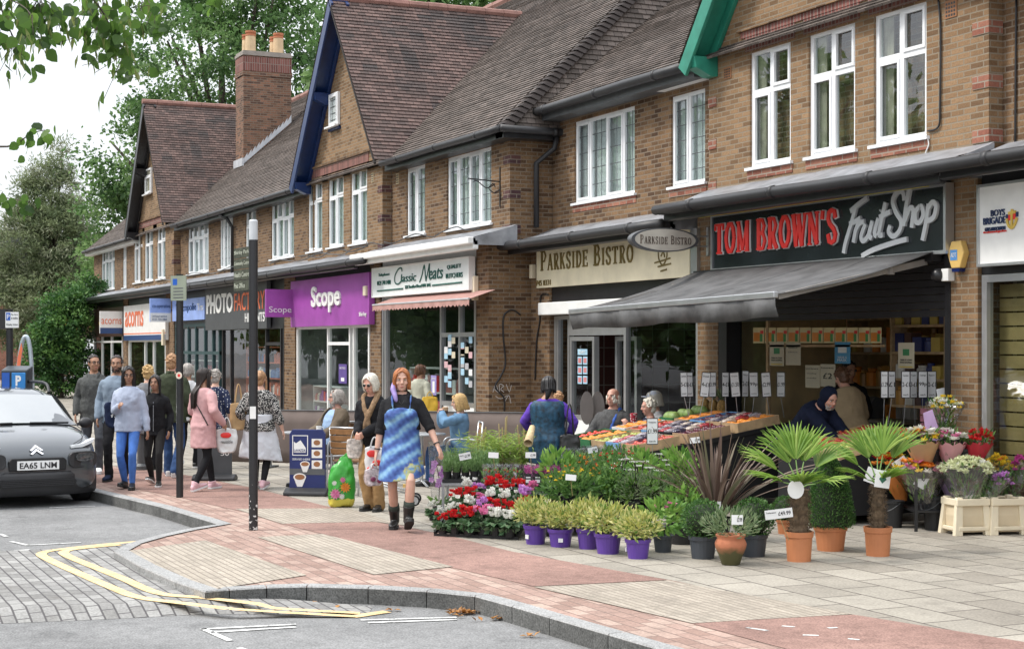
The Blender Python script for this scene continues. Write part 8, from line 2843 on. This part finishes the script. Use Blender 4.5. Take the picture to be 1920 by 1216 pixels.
PINKW = cloth('pale_pink_sweat', (.58,.34,.34),.08)
person('woman in a pale pink sweater dress and black leggings with very long dark hair', G(382,919),1.64,148, 'tan', (PINKW, -.30,2,.03),('leggings', BLKC), None, (PSHOE, WSHOE, .03),('long', HB['dark'],.44), feet={'L': (.06,-.24,.085), 'R': (-.06,.24,.10), 'Rp': -14},
       hands={'L': (.18,-.26,1.02), 'R': (-.26,-.1,.95)}, hd=(-25,0,0), extras=strap_item('bag_strap', [(.16,.09,.5),(.0,.135,.3),(-.17,.10,.02)],.009, LEATH), face=False, seedx=9, build=1.05)
tote('white carrier bag with red print and black lettering held by the woman in pink', G(425,918) + V((0,0,.50)),.26,.34,.12, mat('white_film', (.66,.66,.65),.35),.2,.14, 'reusable', (INK, (-.05,.72,.28,.12, RED)), name='carrier_bag', sm=mat('white_film', (.66,.66,.65),.35))
# polka dots, spots
def dotmat(name, base, dot, scale, thr, rnd=1.):
 m, nt, b = newmat(name)
 tc = node(nt, 'ShaderNodeTexCoord')
 v = node(nt, 'ShaderNodeTexVoronoi', {'Vector': tc.outputs['Object'], 'Scale': scale, 'Randomness': rnd})
 lt = node(nt, 'ShaderNodeMath', {0: v.outputs['Distance'],1: thr}, operation='LESS_THAN')
 mx = node(nt, 'ShaderNodeMix', {0: lt.outputs[0],6: base, 7: dot}, data_type='RGBA')
 nt.links.new(mx.outputs[2], b.inputs['Base Color'])
 b.inputs['Roughness'].default_value = .85
 return m
person('grey haired woman in a navy spotted top walking away', G(404,890),1.58,178, 'fair', (dotmat('navy_spots', (.012,.02,.06),(.6,.6,.6),28,.25,.4),-.14,1.2,.024),('trousers', BLKC), None, (LEATH, DSOLE, 0),('curly', HB['grey'],.2,1.05), hands={'L': (.3,-.2,1.0)}, face=False, seedx=10)
LEO = dotmat('black_white_fleck', (.014,.014,.015),(.62,.60,.56),62,.42,1.)
WSK = mat('sheer_white_skirt', (.62,.64,.68),.8, var=.06)
def bunband(t, S_, T, HM, J, s):
 pass
person('woman in a black and white flecked top and a sheer white skirt walking away', G(487,916),1.60,176, 'fair', (LEO, -.06,1.5,.03),('leggings', BLKC),(WSK, .42,.27, False),(PSHOE, WSHOE, .02),('bun', HB['sandy']), feet={'L': (.08,-.08,.085), 'R': (-.08,.14,.1), 'Rp': -12},
       hands={'L': (.26,-.1,.95), 'R': (-.33,-.02,.86)}, face=False, build=1.18, seedx=12)
tote('brown paper coloured shopper hanging from the shoulder of the woman in white', G(447,916) + V((0,0,.80)),.22,.38,.12, mat('tan_canvas', (.42,.27,.13),.8), rad(25),.25)
# ---- the two women by the flower stall
m, nt, b = newmat('blue_tie_dye')
tc = node(nt, 'ShaderNodeTexCoord')
mpn = node(nt, 'ShaderNodeMapping', {'Vector': tc.outputs['Object'], 'Rotation': (0, rad(32),0)})
wv = node(nt, 'ShaderNodeTexWave', {'Vector': mpn.outputs[0], 'Scale': 2.3, 'Distortion': 3.2, 'Detail': 3.0, 'Detail Scale': 2.0}, bands_direction='Z')
nz = node(nt, 'ShaderNodeTexNoise', {'Vector': tc.outputs['Object'], 'Scale': 16.0, 'Detail': 4.0})
ad = node(nt, 'ShaderNodeMath', {0: nz.outputs[0],1: .55}, operation='MULTIPLY')
wv2 = node(nt, 'ShaderNodeTexWave', {'Vector': mpn.outputs[0], 'Scale': 6.0, 'Distortion': 2.0, 'Detail': 2.0}, bands_direction='X')
w2m = node(nt, 'ShaderNodeMath', {0: wv2.outputs['Fac'],1: .17,2: -.07}, operation='MULTIPLY_ADD')
sm0 = node(nt, 'ShaderNodeMath', {0: wv.outputs['Fac'],1: w2m.outputs[0]}, operation='ADD')
sm_ = node(nt, 'ShaderNodeMath', {0: sm0.outputs[0],1: ad.outputs[0]}, operation='ADD')
sc2 = node(nt, 'ShaderNodeMath', {0: sm_.outputs[0],1: .56}, operation='MULTIPLY')
r1 = ramp(nt, sc2.outputs[0],[(.02,.045,.17),(.045,.095,.30),(.085,.19,.42),(.19,.36,.52),(.33,.49,.58)], 'LINEAR')
sp = node(nt, 'ShaderNodeSeparateXYZ', {0: tc.outputs['Object']})
yx = node(nt, 'ShaderNodeMath', {0: sp.outputs[0],1: sp.outputs[2]}, operation='SUBTRACT')
yn = node(nt, 'ShaderNodeMath', {0: yx.outputs[0],1: ad.outputs[0]}, operation='ADD')
b1 = node(nt, 'ShaderNodeMapRange', {0: yn.outputs[0],1: -.34,2: -.28,3: 0.0,4: 1.0})
b2 = node(nt, 'ShaderNodeMapRange', {0: yn.outputs[0],1: -.24,2: -.18,3: 1.0,4: 0.0})
bm = node(nt, 'ShaderNodeMath', {0: b1.outputs[0],1: b2.outputs[0]}, operation='MULTIPLY')
bm2 = node(nt, 'ShaderNodeMath', {0: bm.outputs[0],1: .75}, operation='MULTIPLY')
mx = node(nt, 'ShaderNodeMix', {0: bm2.outputs[0],6: r1.outputs[0],7: (.42,.40,.06)}, data_type='RGBA')
nt.links.new(mx.outputs[2], b.inputs['Base Color'])
b.inputs['Roughness'].default_value = .75
TIE = m
BSH = cloth('black_shirt', (.016,.016,.018),.25)
SILK = mat('lilac_silk_scarf', (.33,.25,.55),.5, var=.3, scale=14)
def main_x(t, S_, T, HM, J, s):
 collar(BSH)(t, S_, T, HM, J, s)
 # scarf hanging from the hair, choker, strap
 MB().tube(catmull([HM @ V(p) for p in ((-.082,-.02,-.03),(-.092,-.05,-.09),(-.075,-.09,-.15),(-.06,-.12,-.22))],4),[.02,.022,.024,.026,.03,.03,.028,.028,.026,.024,.022,.018,.01][:13],8).xf(S_).build('scarf', SILK, t, smooth=True)
 mb = MB()
 mb.tube([T @ V((.062 * math.sin(q),.01 - .062 * math.cos(q),.575)) for q in (2 * pi * i / 18 for i in range(19))],.006,6)
 mb.tube(catmull([T @ V(p) for p in ((-.05,-.07,.535),(-.02,-.115,.46),(0,-.125,.44),(.02,-.115,.46),(.05,-.07,.535))],4),.003,5)
 mb.xf(S_).build('necklace', LEATH, t)
 wr = J['R'][2]
 for (side) in 'LR':
  el, wr = J[side][1:3]
  p = el.lerp(wr, .9)
  d = (wr - el).normalized()
  MB().tube([p - d * .006, p + d * .006],.033,12).xf(S_).build('bracelet', LEATH, t)
 for side in 'LR':      # rolled cuffs
  el, wr = J[side][1:3]
  d = (wr - el).normalized()
  p = el + d * .045
  MB().tube([p - d * .035, p - d * .02, p + d * .02, p + d * .03],[.05,.056,.056,.05],14).xf(S_).build('cuff', BSH, t, smooth=True)
mp_ = G(753,993)
main = person('young woman with ginger hair striding in a blue tie dye dress over a black shirt', mp_, 1.70,3, 'fair', (BSH, .16,1.05,.020), None, (TIE, .56,.215, True),(LEATH, DSOLE, .15, cloth('grey_green_sock', (.05,.06,.05))),('bob', HB['ginger'],.10,1.0),
              feet={'R': (-.075,.16,.085), 'L': (.07,-.20,.125), 'Ly': 6, 'Ry': -6, 'Lp': -24}, hands={'R': (-.27,-.02,.80), 'L': (.38,-.16,.90)}, hd=(4,5,0), vox=.007, build=1.12, bust=1, curl=.5, extras=main_x, seedx=21,
              elbow={'L': (.9,.8,-.2), 'R': (-.6,1,-.2)}, nback=((.6,-.3,.8),(-1,-.2,.1)))
WFILM = mat('white_film', (.66,.66,.65),.35)
# bags of the young woman and the older one
tote('white carrier bag with red patches in the hand of the young woman', G(699,985) + V((0,.02,.56)),.20,.30,.12, WFILM, 0,.10, None, (INK, (-.1,.75,.3,.14, RED),(.15,.42,.25,.12, RED),(-.2,.2,.2,.08, RED)), name='carrier_bag', sm=WFILM)
MB().tube(catmull([(-.02,.0,0),(0,-.02,.3),(.09,-.02,.62),(.12,.05,.66)],5),.006,6)
tote('clear produce bag with plum coloured fruit hanging below the carrier bag', G(700,986) + V((.02,.0,.44)),.20,.19,.13, mat('printed_film', (.42,.36,.36),.2, var=.7, scale=22),.4,.05, None, (INK, (-.15,.4,.15,.15, mat('plum_print', (.2,.04,.1),.5)),(.2,.3,.14,.14, mat('plum_print', (.2,.04,.1),.5))), name='produce_bag', sm=WFILM)
SCF = cloth('brown_scarf', (.26,.17,.10),.35, sc_=40)
def scarf_x(t, S_, T, HM, J, s):
 glasses(True)(t, S_, T, HM, J, s)
 mb = MB()
 mb.tube(catmull([T @ V(p) for p in ((.05,.06,.55),(.09,-.03,.53),(.06,-.12,.42),(-.01,-.155,.25),(-.05,-.16,.08))],4),[.03,.034,.036,.038,.038,.038,.038,.038,.036,.036,.036,.036,.036,.036,.036,.036,.034][:17],8)
 mb.tube(catmull([T @ V(p) for p in ((-.05,.06,.55),(-.09,-.03,.53),(-.05,-.12,.42),(.0,-.15,.3),(.02,-.15,.15))],4),.032,8)
 soften(mb.xf(S_).build('scarf', SCF, t),.009,2,.02)
person('white haired woman in sunglasses, black cardigan, brown scarf and tan trousers', G(702,957),1.62,-22, 'pink', (BLKC, -.12,2,.028),('trousers', TWILL, .072), None, (LEATH, DSOLE, 0),('bob', HB['white'],.09,1.04), lean=8,
       feet={'L': (.07,.0,.085), 'R': (-.07,.02,.085)}, hands={'L': (.02,-.30,.98), 'R': (-.08,-.30,.98)}, hd=(-6,18,0), vox=.009, extras=scarf_x, seedx=13, curl=1.0)
tote('patterned produce bag hanging from the hands of the white haired woman', G(690,957) + V((-.02,-.16,.62)),.18,.24,.10, mat('printed_film2', (.45,.40,.36),.3, var=.6, scale=25),0,.10, name='produce_bag')
# ---- shoppers at the stall
TEALV = mat('teal_brocade', (.008,.045,.085),.6, var=.75, scale=22)
VIOL = cloth('violet_sleeve', (.11,.05,.36),.12)
def vest(t, S_, T, HM, J, s):
 mb = MB()
 st = len(mb.v)
 mb.rings([((0, yo, z), rx * 1.22 + .045, ry * 1.22 + .045) for z, rx, ry, yo in TORSO if -.06 <= z < .52],20)
 mb.rings([((0,.01,-.28),.25,.185),((0,.01,0),.252,.185)],20)
 mb.xf(T, st)
 soften(mb.xf(S_).build('waistcoat', TEALV, t),.012,3,.014)
 mb = MB().tube(catmull([HM @ V(p) for p in ((0,.08,-.04),(0,.11,-.1),(.03,.12,-.2))],4),[.03,.034,.036,.036,.036,.034,.03,.022,.012][:9],8)
 mb.xf(S_).build('headscarf_tail', BLKC, t, smooth=True)
q = AT(1028,0,18.75); q.z = 0
person('woman in a teal patterned waistcoat with violet sleeves seen from behind', q, 1.58,168, 'tan', (VIOL, -.1,2,.02),('trousers', BLKC), None, (LEATH, DSOLE, 0),('bob', HB['black'],.08,1.06), hands={'L': (.22,-.22,.98), 'R': (-.24,-.14,.95)}, build=1.22, extras=vest, face=False, seedx=14, hd=(12,14,0), elbow={'L': (1,.5,-.2), 'R': (-1,.5,-.2)})
t = thing('rolled_mat', 'rolled cream paper cone under the arm of the woman in teal', 'paper roll', AT(992,818,18.45), FACE + rad(25))
mb = MB().tube([(-.06,-.10,-.07),(.10,.12,.10)],[.055,.035],14, caps=False)
o = mb.build('roll', mat('cream_roll', (.55,.42,.24),.8, var=.3, scale=40), t, smooth=True)
o.modifiers.new('thick', 'SOLIDIFY').thickness = .008
tote('black leather handbag at the right hip of the woman in teal', AT(1068,862,18.5),.22,.30,.10, LEATH, rad(10),.35, name='handbag')
q = AT(1047,0,21.2); q.z = 0
person('small fair haired child behind the woman in teal', q, 1.34,190, 'fair', (cloth('pale_tee', (.4,.4,.45)),-.1,1,.02),('trousers', JEAN), None, (WSHOE, WSHOE, 0),('short', HB['sandy']), face=False, seedx=15)
TANJ = cloth('tan_jacket', (.33,.245,.145),.12)
q = AT(1601,0,19.4); q.z = .01
person('person in a tan jacket bending at the shop doorway with their back turned', q, 1.72,200, 'pink', (TANJ, -.22,2,.04),('trousers', BLKC), None, (LEATH, DSOLE, 0),('short', HB['brown'],.2,1.05), lean=22, hipz=.90, hands={'L': (.1,-.45,1.0), 'R': (-.2,-.42,.98)}, hd=(0,14,0), face=False, seedx=16, build=1.1)
q = AT(1528,0,18.9); q.z = 0
NVJ = cloth('navy_hooded_coat', (.008,.012,.03),.25)
def hood(t, S_, T, HM, J, s):
 mb = MB()
 mb.ell((0,.030,.04),(.108,.105,.112),16,10)
 mb.ell((0,.055,-.07),(.11,.08,.10),14,8)
 soften(mb.xf(S_ @ HM).build('hood', NVJ, t),.011,3,.02)
 beard(HB['grey'])(t, S_, T, HM, J, s)
person('man in a navy hooded coat stooping over the fruit boxes', q, 1.70,38, 'pink', (NVJ, -.26,2,.045),('trousers', BLKC), None, (LEATH, DSOLE, 0), None, lean=46, hipz=.86, pel=(-.12,.18), hands={'L': (.12,-.52,.78), 'R': (-.12,-.55,.78)}, hd=(-12,4,0), extras=hood, build=1.15, seedx=17, feet={'L': (.1,.18,.085), 'R': (-.22,.22,.085)})
q = AT(1588,0,20.7); q.z = .016
person('shop worker in dark clothes inside the fruit shop facing out', q, 1.74,0, 'tan', (BLKC, -.15,2,.03),('trousers', BLKC), None, (LEATH, DSOLE, 0),('short', HB['dark']), lean=10, hands={'L': (.18,-.32,1.02), 'R': (-.18,-.32,1.02)}, hd=(20,8,0), seedx=18)
t_ = AT(788,0,29.0); t_.z = 0
q = person('woman in a pale cardigan with a yellow rucksack by the butcher window', t_, 1.60,150, 'tan', (cloth('pale_cardigan', (.42,.42,.34)),-.15,2,.028),('trousers', JEAN), None, (LEATH, DSOLE, 0),('bob', HB['brown'],.07), hd=(-30,0,0), seedx=19)
tote('mustard yellow rucksack on the back of the woman by the butcher window', AT(806,780,28.6),.26,.36,.14, mat('mustard_canvas', (.55,.34,.03),.8),0,.08, name='rucksack')
# ---- the cafe tables
SEATF = {'L': (.12,-.44,.085), 'R': (-.12,-.44,.085)}
SL = mat('teak_slat', (.26,.13,.05),.55, var=.2, scale=14)
def chair(label, loc, rz, group='aluminium cafe chairs'):
 t = thing('cafe_chair', label, 'chair', loc, rz, group)
 mb = MB()
 for x in (-.24,.24):
  mb.tube(catmull([(x, -.26,0),(x, -.24,.35),(x, -.22,.62),(x, -.05,.66),(x, .18,.64)],5),.013,8)
  mb.tube([(x, .30,0),(x, .22,.44),(x * .95,.27,.88)],.013,8)
  mb.tube([(x, -.24,.43),(x, .22,.43)],.012,6)
 mb.tube([(-.23,.27,.88),(.23,.27,.88)],.013,8)
 mb.tube([(-.24,-.24,.43),(.24,-.24,.43)],.012,6)
 mb.build('frame', ALU, t, smooth=True)
 s = MB()
 for i in range(6):
  s.box(-.23,.23,-.22 + i * .075,-.22 + i * .075 + .06,.436,.452)
 s.build('seat', SL, t)
 s = MB()
 for i in range(4):
  z = .54 + i * .085
  s.grid([[(x, .232 + .035 * (z - .44) / .44 - .02 * (1 - (x / .23) ** 2) * -1, z) for x in (-.225,-.1,0,.1,.225)],[(x, .236 + .035 * (z - .37) / .44 + .02 * (1 - (x / .23) ** 2), z + .065) for x in (-.225,-.1,0,.1,.225)]])
 o = s.build('backrest', SL, t)
 o.modifiers.new('thick', 'SOLIDIFY').thickness = .014
 return t
def table(label, loc, group='round cafe tables'):
 t = thing('cafe_table', label, 'table', loc, FACE, group)
 MB().lathe([(.33,.715),(.34,.72),(.34,.735),(.33,.74)], n=28).build('tabletop', ALU, t)
 mb = MB().tube([(0,0,.04),(0,0,.714)],.028,10)
 for a in range(4):
  q = a * pi / 2 + .4
  mb.tube([(0,0,.09),(.27 * math.cos(q),.27 * math.sin(q),.015)],.016,6)
 mb.build('pedestal', ALU, t)
 return t
def on_floor(px, t_):
 p = AT(px, 0, t_)
 p.z = 0
 return p
def seated(label, px, tz, H, a, **k):
 p = on_floor(px, tz)
 k.setdefault('feet', SEATF)
 return person(label, p, H, a, hipz=k.pop('hipz', .50), **k)
c1 = on_floor(624,22.4)
chair('aluminium and teak chair under the seated grey haired man', c1 + V((.02,.02,0)), FACE + rad(-55))
seated('seated grey haired man in a brown jacket and pale blue shirt looking left', 624,22.4,1.74,-52, skin='pink', top=(cloth('pale_blue_shirt', (.30,.42,.60),.06),-.08,2,.02), legs=('trousers', GJEAN, .06), shoes=(LEATH, DSOLE, 0), hair=('bob', HB['grey'],.07), hd=(-22,0,0), lean=-6, build=1.15,
       hands={'L': (.16,-.36,.66), 'R': (-.16,-.36,.66)}, extras=both(glasses(), beard(HB['grey'])), seedx=31)
# open brown jacket over his shirt
BRJ = cloth('brown_canvas_jacket', (.13,.10,.07),.2)
jk = [o for o in bpy.data.objects if o.get('label', '').startswith('seated grey haired man')][0]
mb = MB()
T_ = Matrix.Translation((0,0,.50)) @ Matrix.Rotation(rad(-6),4, 'X')
n = 18
rows = []
for z, rx, ry, yo in [r for r in TORSO if -.06 < r[0] < .55]:
 rows.append([T_ @ V(((rx * 1.15 + .038) * math.sin(q), yo + (ry * 1.15 + .036) * math.cos(q), z)) for q in [rad(-142 + 284 * i / n) for i in range(n + 1)]])
mb.grid(rows)
mb.xf(Matrix.Scale(1.74 / 1.7,4))
o = mb.build('jacket', BRJ, jk, smooth=True)
o.modifiers.new('thick', 'SOLIDIFY').thickness = .015
mb = MB()
for sg in (-1,1):
 sh = T_ @ V((sg * .17,.008,.475))
 tg = V((sg * .16,-.36,.66))
 el, wr = ik(sh, tg, .285,.255,(sg * .5,1,-.35))
 limb_tube(mb, [sh, sh.lerp(el, .5), el, el.lerp(wr, .5), el.lerp(wr, .92)],[.085,.076,.072,.066,.058])
soften(mb.xf(Matrix.Scale(1.74 / 1.7,4)).build('jacket_sleeve', BRJ, jk),.012,3,.02)
table('round aluminium cafe table in front of the seated grey haired man', on_floor(575,22.6))
t = thing('mug', 'white mug on the cafe table beside the navy pavement sign', 'mug', on_floor(598,22.35) + V((0,0,.742)), FACE)
MB().lathe([(.035,0),(.04,.09),(.036,.09),(.032,.02)], n=18, capb=False).build('cup', WHT, t)
MB().tube(catmull([(.038,0,.075),(.062,0,.065),(.062,0,.03),(.037,0,.02)],4),.006,6).build('handle', WHT, t)
chair('empty aluminium and teak chair with its back to the white haired woman', G(668,925), FACE + rad(150))
table('round aluminium cafe table behind the young woman in tie dye', on_floor(790,22.2))
DENJ = cloth('denim_jacket', (.12,.22,.34),.2)
chair('aluminium and teak chair under the blonde seated woman', on_floor(866,22.4), FACE + rad(-82))
seated('seated blonde woman in a denim jacket sipping from a paper cup', 862,22.4,1.66,-82, skin='fair', top=(DENJ, -.1,2,.028), legs=('trousers', JEAN), shoes=(LEATH, DSOLE, 0), hair=('bob', HB['blond'],.13,1.05), hands={'L': (.04,-.26,1.04), 'R': (-.04,-.27,1.03)}, hd=(0,10,0), curl=1.0, seedx=32)
t = thing('paper_cup', 'tan paper cup with a dark band in the hands of the blonde woman', 'cup', AT(835,772,22.35), FACE)
MB().lathe([(.032,-.05),(.042,.06),(.044,.06),(.044,.066),(.03,.07)], n=18).build('cup', mat('kraft_cup', (.42,.27,.15),.7), t)
MB().lathe([(.036,-.02),(.0395,.02)], n=18, capa=False, capb=False).build('sleeve', mat('dark_cup_band', (.06,.035,.02),.7), t)
GRJ = cloth('grey_tweed', (.085,.085,.085),.25, sc_=40)
seated('seated laughing man with receding white hair in a grey jacket', 1150,21.9,1.78,-25, skin='pink', top=(GRJ, -.1,2,.034), legs=('trousers', BLKC), shoes=(LEATH, DSOLE, 0), hair=('balding', HB['white']), hands={'L': (.2,-.28,.7), 'R': (-.22,-.3,.72)}, hd=(-10,-4,0), build=1.15, seedx=33, extras=strap_item('scarf', [(.09,.02,.54),(.07,-.12,.42),(-.0,-.15,.2)],.03, mat('blue_scarf', (.03,.10,.40),.7)))
chair('aluminium and teak chair under the laughing man', on_floor(1152,22.0), FACE + rad(-25))
CAPM = cloth('white_cap', (.52,.55,.62),.08)
def cap(t, S_, T, HM, J, s):
 mb = MB()
 mb.ell((0,.01,.055),(.086,.098,.075),16,10)
 mb.ell((0,-.115,.052),(.065,.07,.012),14,6, Matrix.Rotation(rad(-10),3, 'X'))
 soften(mb.xf(S_ @ HM).build('cap', CAPM, t),.007,2)
seated('seated woman in a white baseball cap at the bistro table', 1228,22.1,1.72,-75, skin='fair', top=(cloth('white_jacket', (.5,.5,.5)),-.1,2,.03), legs=('trousers', JEAN), shoes=(WSHOE, WSHOE, 0), hair=('bob', HB['white'],.09), hd=(0,5,0), extras=cap, seedx=34)
seated('seated white haired woman in a dark coat holding a red and white cup', 1218,21.4,1.62,-85, skin='pink', top=(NAVYC, -.1,2,.034), legs=('trousers', BLKC), shoes=(LEATH, DSOLE, 0), hair=('curly', HB['white'],.2,1.0), hands={'L': (.0,-.30,.93), 'R': (-.12,-.28,.86)}, hd=(0,6,0), seedx=35, curl=1.0)
chair('aluminium and teak chair under the woman in the white cap', on_floor(1232,22.2), FACE + rad(-75))
chair('aluminium and teak chair under the white haired woman with the red cup', on_floor(1222,21.5), FACE + rad(-85))
t = thing('paper_cup', 'red and white patterned paper cup held by the white haired woman', 'cup', AT(1188,786,21.35), FACE + .3)
MB().lathe([(.038,-.07),(.05,.07),(.05,.08),(.036,.085)], n=18).build('cup', dotmat('red_white_print', (.35,.02,.04),(.7,.66,.62),36,.33,.8), t)
table('round aluminium cafe table between the bistro customers', on_floor(1178,22.6))
t = thing('umbrella_bag', 'maroon cloth bag on the lap side of the laughing man', 'bag', on_floor(1143,21.2) + V((0,0,.52)), FACE)
soften(MB().ell((0,0,.12),(.2,.12,.13),14,9).ell((.08,0,.16),(.12,.1,.12),12,8).build('bag', mat('maroon_cloth', (.16,.012,.03),.8, var=.2), t),.014,2,.05)
t['label'] = 'maroon cloth bag in front of the laughing man'
t.name = 'cloth_bag'
mb = MB()
t = thing('bistro_lectern', 'pair of grey oval boards on a post outside the bistro door', 'menu board', on_floor(1108,23.2), FACE)
MB().tube([(0,0,0),(0,0,.9)],.03,10).build('post', GREYP, t)
for x in (-.06,.1):
 MB().prismY([(x + .10 * math.cos(q),1.05 + .24 * math.sin(q)) for q in (2 * pi * i / 22 for i in range(22))],-.02 + x * .3,.01 + x * .3).build('oval_board', mat('grey_brown_board', (.17,.15,.14),.6), t)
t.name = 'menu_board'
# compost sack
m, nt, b = newmat('green_sack')
tc = node(nt, 'ShaderNodeTexCoord')
sp = node(nt, 'ShaderNodeSeparateXYZ', {0: tc.outputs['Object']})
nz = node(nt, 'ShaderNodeTexNoise', {'Vector': tc.outputs['Object'], 'Scale': 9.0})
ad = node(nt, 'ShaderNodeMath', {0: nz.outputs[0],1: .12}, operation='MULTIPLY')
sb_ = node(nt, 'ShaderNodeMath', {0: sp.outputs[2],1: ad.outputs[0]}, operation='SUBTRACT')
lt = node(nt, 'ShaderNodeMath', {0: sb_.outputs[0],1: .045}, operation='LESS_THAN')
mx = node(nt, 'ShaderNodeMix', {0: lt.outputs[0],6: (.035,.30,.03),7: (.6,.52,.08)}, data_type='RGBA')
nt.links.new(mx.outputs[2], b.inputs['Base Color'])
b.inputs['Roughness'].default_value = .3
p = G(640,950)
t = thing('compost_sack', 'plump bright green sack printed with pink and orange flowers', 'sack', p, FACE)
rows = []
n = 24
for z, wx, wy in ((0,.13,.06),(.03,.155,.10),(.2,.165,.12),(.4,.16,.10),(.50,.125,.07),(.57,.085,.03),(.63,.05,.012)):
 rows.append([(wx * math.copysign(abs(math.cos(q)) ** .6, math.cos(q)) + .03 * z + (.05 * (z - .5) if z > .5 and math.cos(q) > 0 else 0), wy * math.copysign(abs(math.sin(q)) ** .7, math.sin(q)), z + (.06 * math.cos(q) if z > .5 else 0)) for q in (2 * pi * i / n for i in range(n))])
o = MB().grid(rows, True, True, True).build('sack', m, t, smooth=True)
s_ = o.modifiers.new('sub', 'SUBSURF'); s_.levels = s_.render_levels = 2
dd = o.modifiers.new('folds', 'DISPLACE'); dd.texture = FOLD; dd.strength = .05; dd.mid_level = .5
for x, z, r, k in ((-.06,.17,.075, 'pink'),(.06,.25,.07, 'org'),(.02,.14,.04, 'white'),(.03,.34,.04, 'pink'),(-.07,.3,.035, 'white')):
 mb = MB()
 for ring, nn in ((1., 11),(.7,9),(.4,6)):
  for i in range(nn):
   a = 2 * pi * i / nn + ring
   mb.leaf((x, -.124 - .006 * (1 - ring), z),(math.cos(a),-.12, math.sin(a)), r * ring, r * .45 * ring, (0,1,0),.06)
 mb.build('flower_print', FL[k], t)
# the older woman's wheeled shopping frame
p = G(740,950)
t = thing('shopping_walker', 'steel wheeled shopping frame with a yellow handle behind the white haired woman', 'shopping trolley', p, FACE)
mb = MB()
for y in (0,.28):
 mb.tube(catmull([(-.28, y, .05),(-.26, y, .45),(-.20, y, .74)],4),.012,8)
 mb.tube([(-.26, y, .30),(.22, y, .14)],.012,8)
 mb.tube([(.22, y, .05),(.18, y, .45)],.012,8)
 mb.tube([(-.24, y, .45),(.2, y, .45)],.01,8)
for x, z in ((-.25,.30),(.2,.15),(.19,.45),(-.25,.45)):
 mb.tube([(x, 0, z),(x, .28, z)],.01,8)
mb.build('frame', ALU, t, smooth=True)
MB().box(.10,.16,-.03,.03,.24,.28).build('handle', YLB, t)
for x in (-.28,.24):
 for y in (-.02,.30):
  wl = MB().lathe([(.055,-.014),(.075,-.012),(.08,0),(.075,.012),(.055,.014)], n=20).xf(Matrix.Translation((x, y, .08)) @ Matrix.Rotation(rad(90),4, 'X') @ Matrix.Scale(.85,4)).build('wheel', RUB, t)
  MB().lathe([(.056,-.018),(.056,.018)], n=16).xf(Matrix.Translation((x, y, .08)) @ Matrix.Rotation(rad(90),4, 'X') @ Matrix.Scale(.85,4)).build('hub', ALU, wl)
# ---- window displays and what the shop glass mirrors
BOOKS = [mat('book_blue', (.1,.2,.45),.6), mat('book_purple', (.25,.08,.3),.6), mat('book_cream', (.6,.55,.45),.6), RED, mat('meat_pink', (.45,.18,.16),.5), WHT]
shelves('low display behind the charity shop window', X(560), X(612), SA + .35,.3,1.0,2, WHT, BOOKS, 13,.3)
shelves('low display right of the charity shop door', X(664), X(690), SA + .35,.3,1.3,3, WHT, BOOKS, 14,.3)
shelves('refrigerated display behind the butcher window', X(724), X(824), SA + .5,.55,1.5,2, WHT, [RED, mat('meat_pink', (.45,.18,.16),.5), WHT],15,.4)
shelves('display of prints in the photo shop window', X(434), X(496), SA + .4,.3,1.9,4, ORG, [WHT, BLK, ORG, mat('book_blue', (.1,.2,.45),.6)],16,.25)
shelves('window shelf of the shop under the pale blue sign', X(330), X(408), SA + .4,.5,1.5,2, WHT, BOOKS, 17,.25)
for i, (x, y) in enumerate(((-38,-23.5),(-45.5,-23.2),(-28,-24))):
 dup(car, V((x, y, ROADZ)), rad(90),('dark hatchback parked across the road, mirrored in the shop glass', 'dark hatchback furthest along the far kerb across the road', 'dark hatchback on the far side of the road nearest the camera')[i])
# unseen leafy wall added to block bright sky in the window reflections
t = thing('unseen_hedge', 'unseen leafy wall added across the road to block bright sky in the window reflections', 'unseen_hedge', (-40,-52, ROADZ))
mb = MB()
mb.box(-60,60,-1,1,0,4.2)
for i in range(5000):
 mb.leaf((RN.uniform(-60,60),1 + RN.uniform(-.1,.3), RN.uniform(0,4.6)),(RN.uniform(-1,1),1, RN.uniform(-1,1)),.7,.4)
mb.build('foliage', GL[0], t)
# slack cables along the lead roofs
for i, (a, b, c_, lb) in enumerate(((505,690,8, 'grey cable strung loosely along the lead roof over the purple sign'),(560,720,14, 'second slack cable under the blue gabled windows'),(300,470,6, 'dark cable along the lead roof left of the tall signpost'),(720,900,9, 'thin cable sagging over the white butcher cornice'))):
 pts = []
 for k in range(9):
  px = a + (b - a) * k / 8
  pts.append((FX(px, YA - .3), YA - .30 - .05 * (k % 2),3.99 + .06 * math.sin(k * 1.9 + i) + .02 * i))
 cable(lb, pts, .011, GREYP if i % 2 == 0 else BLK)
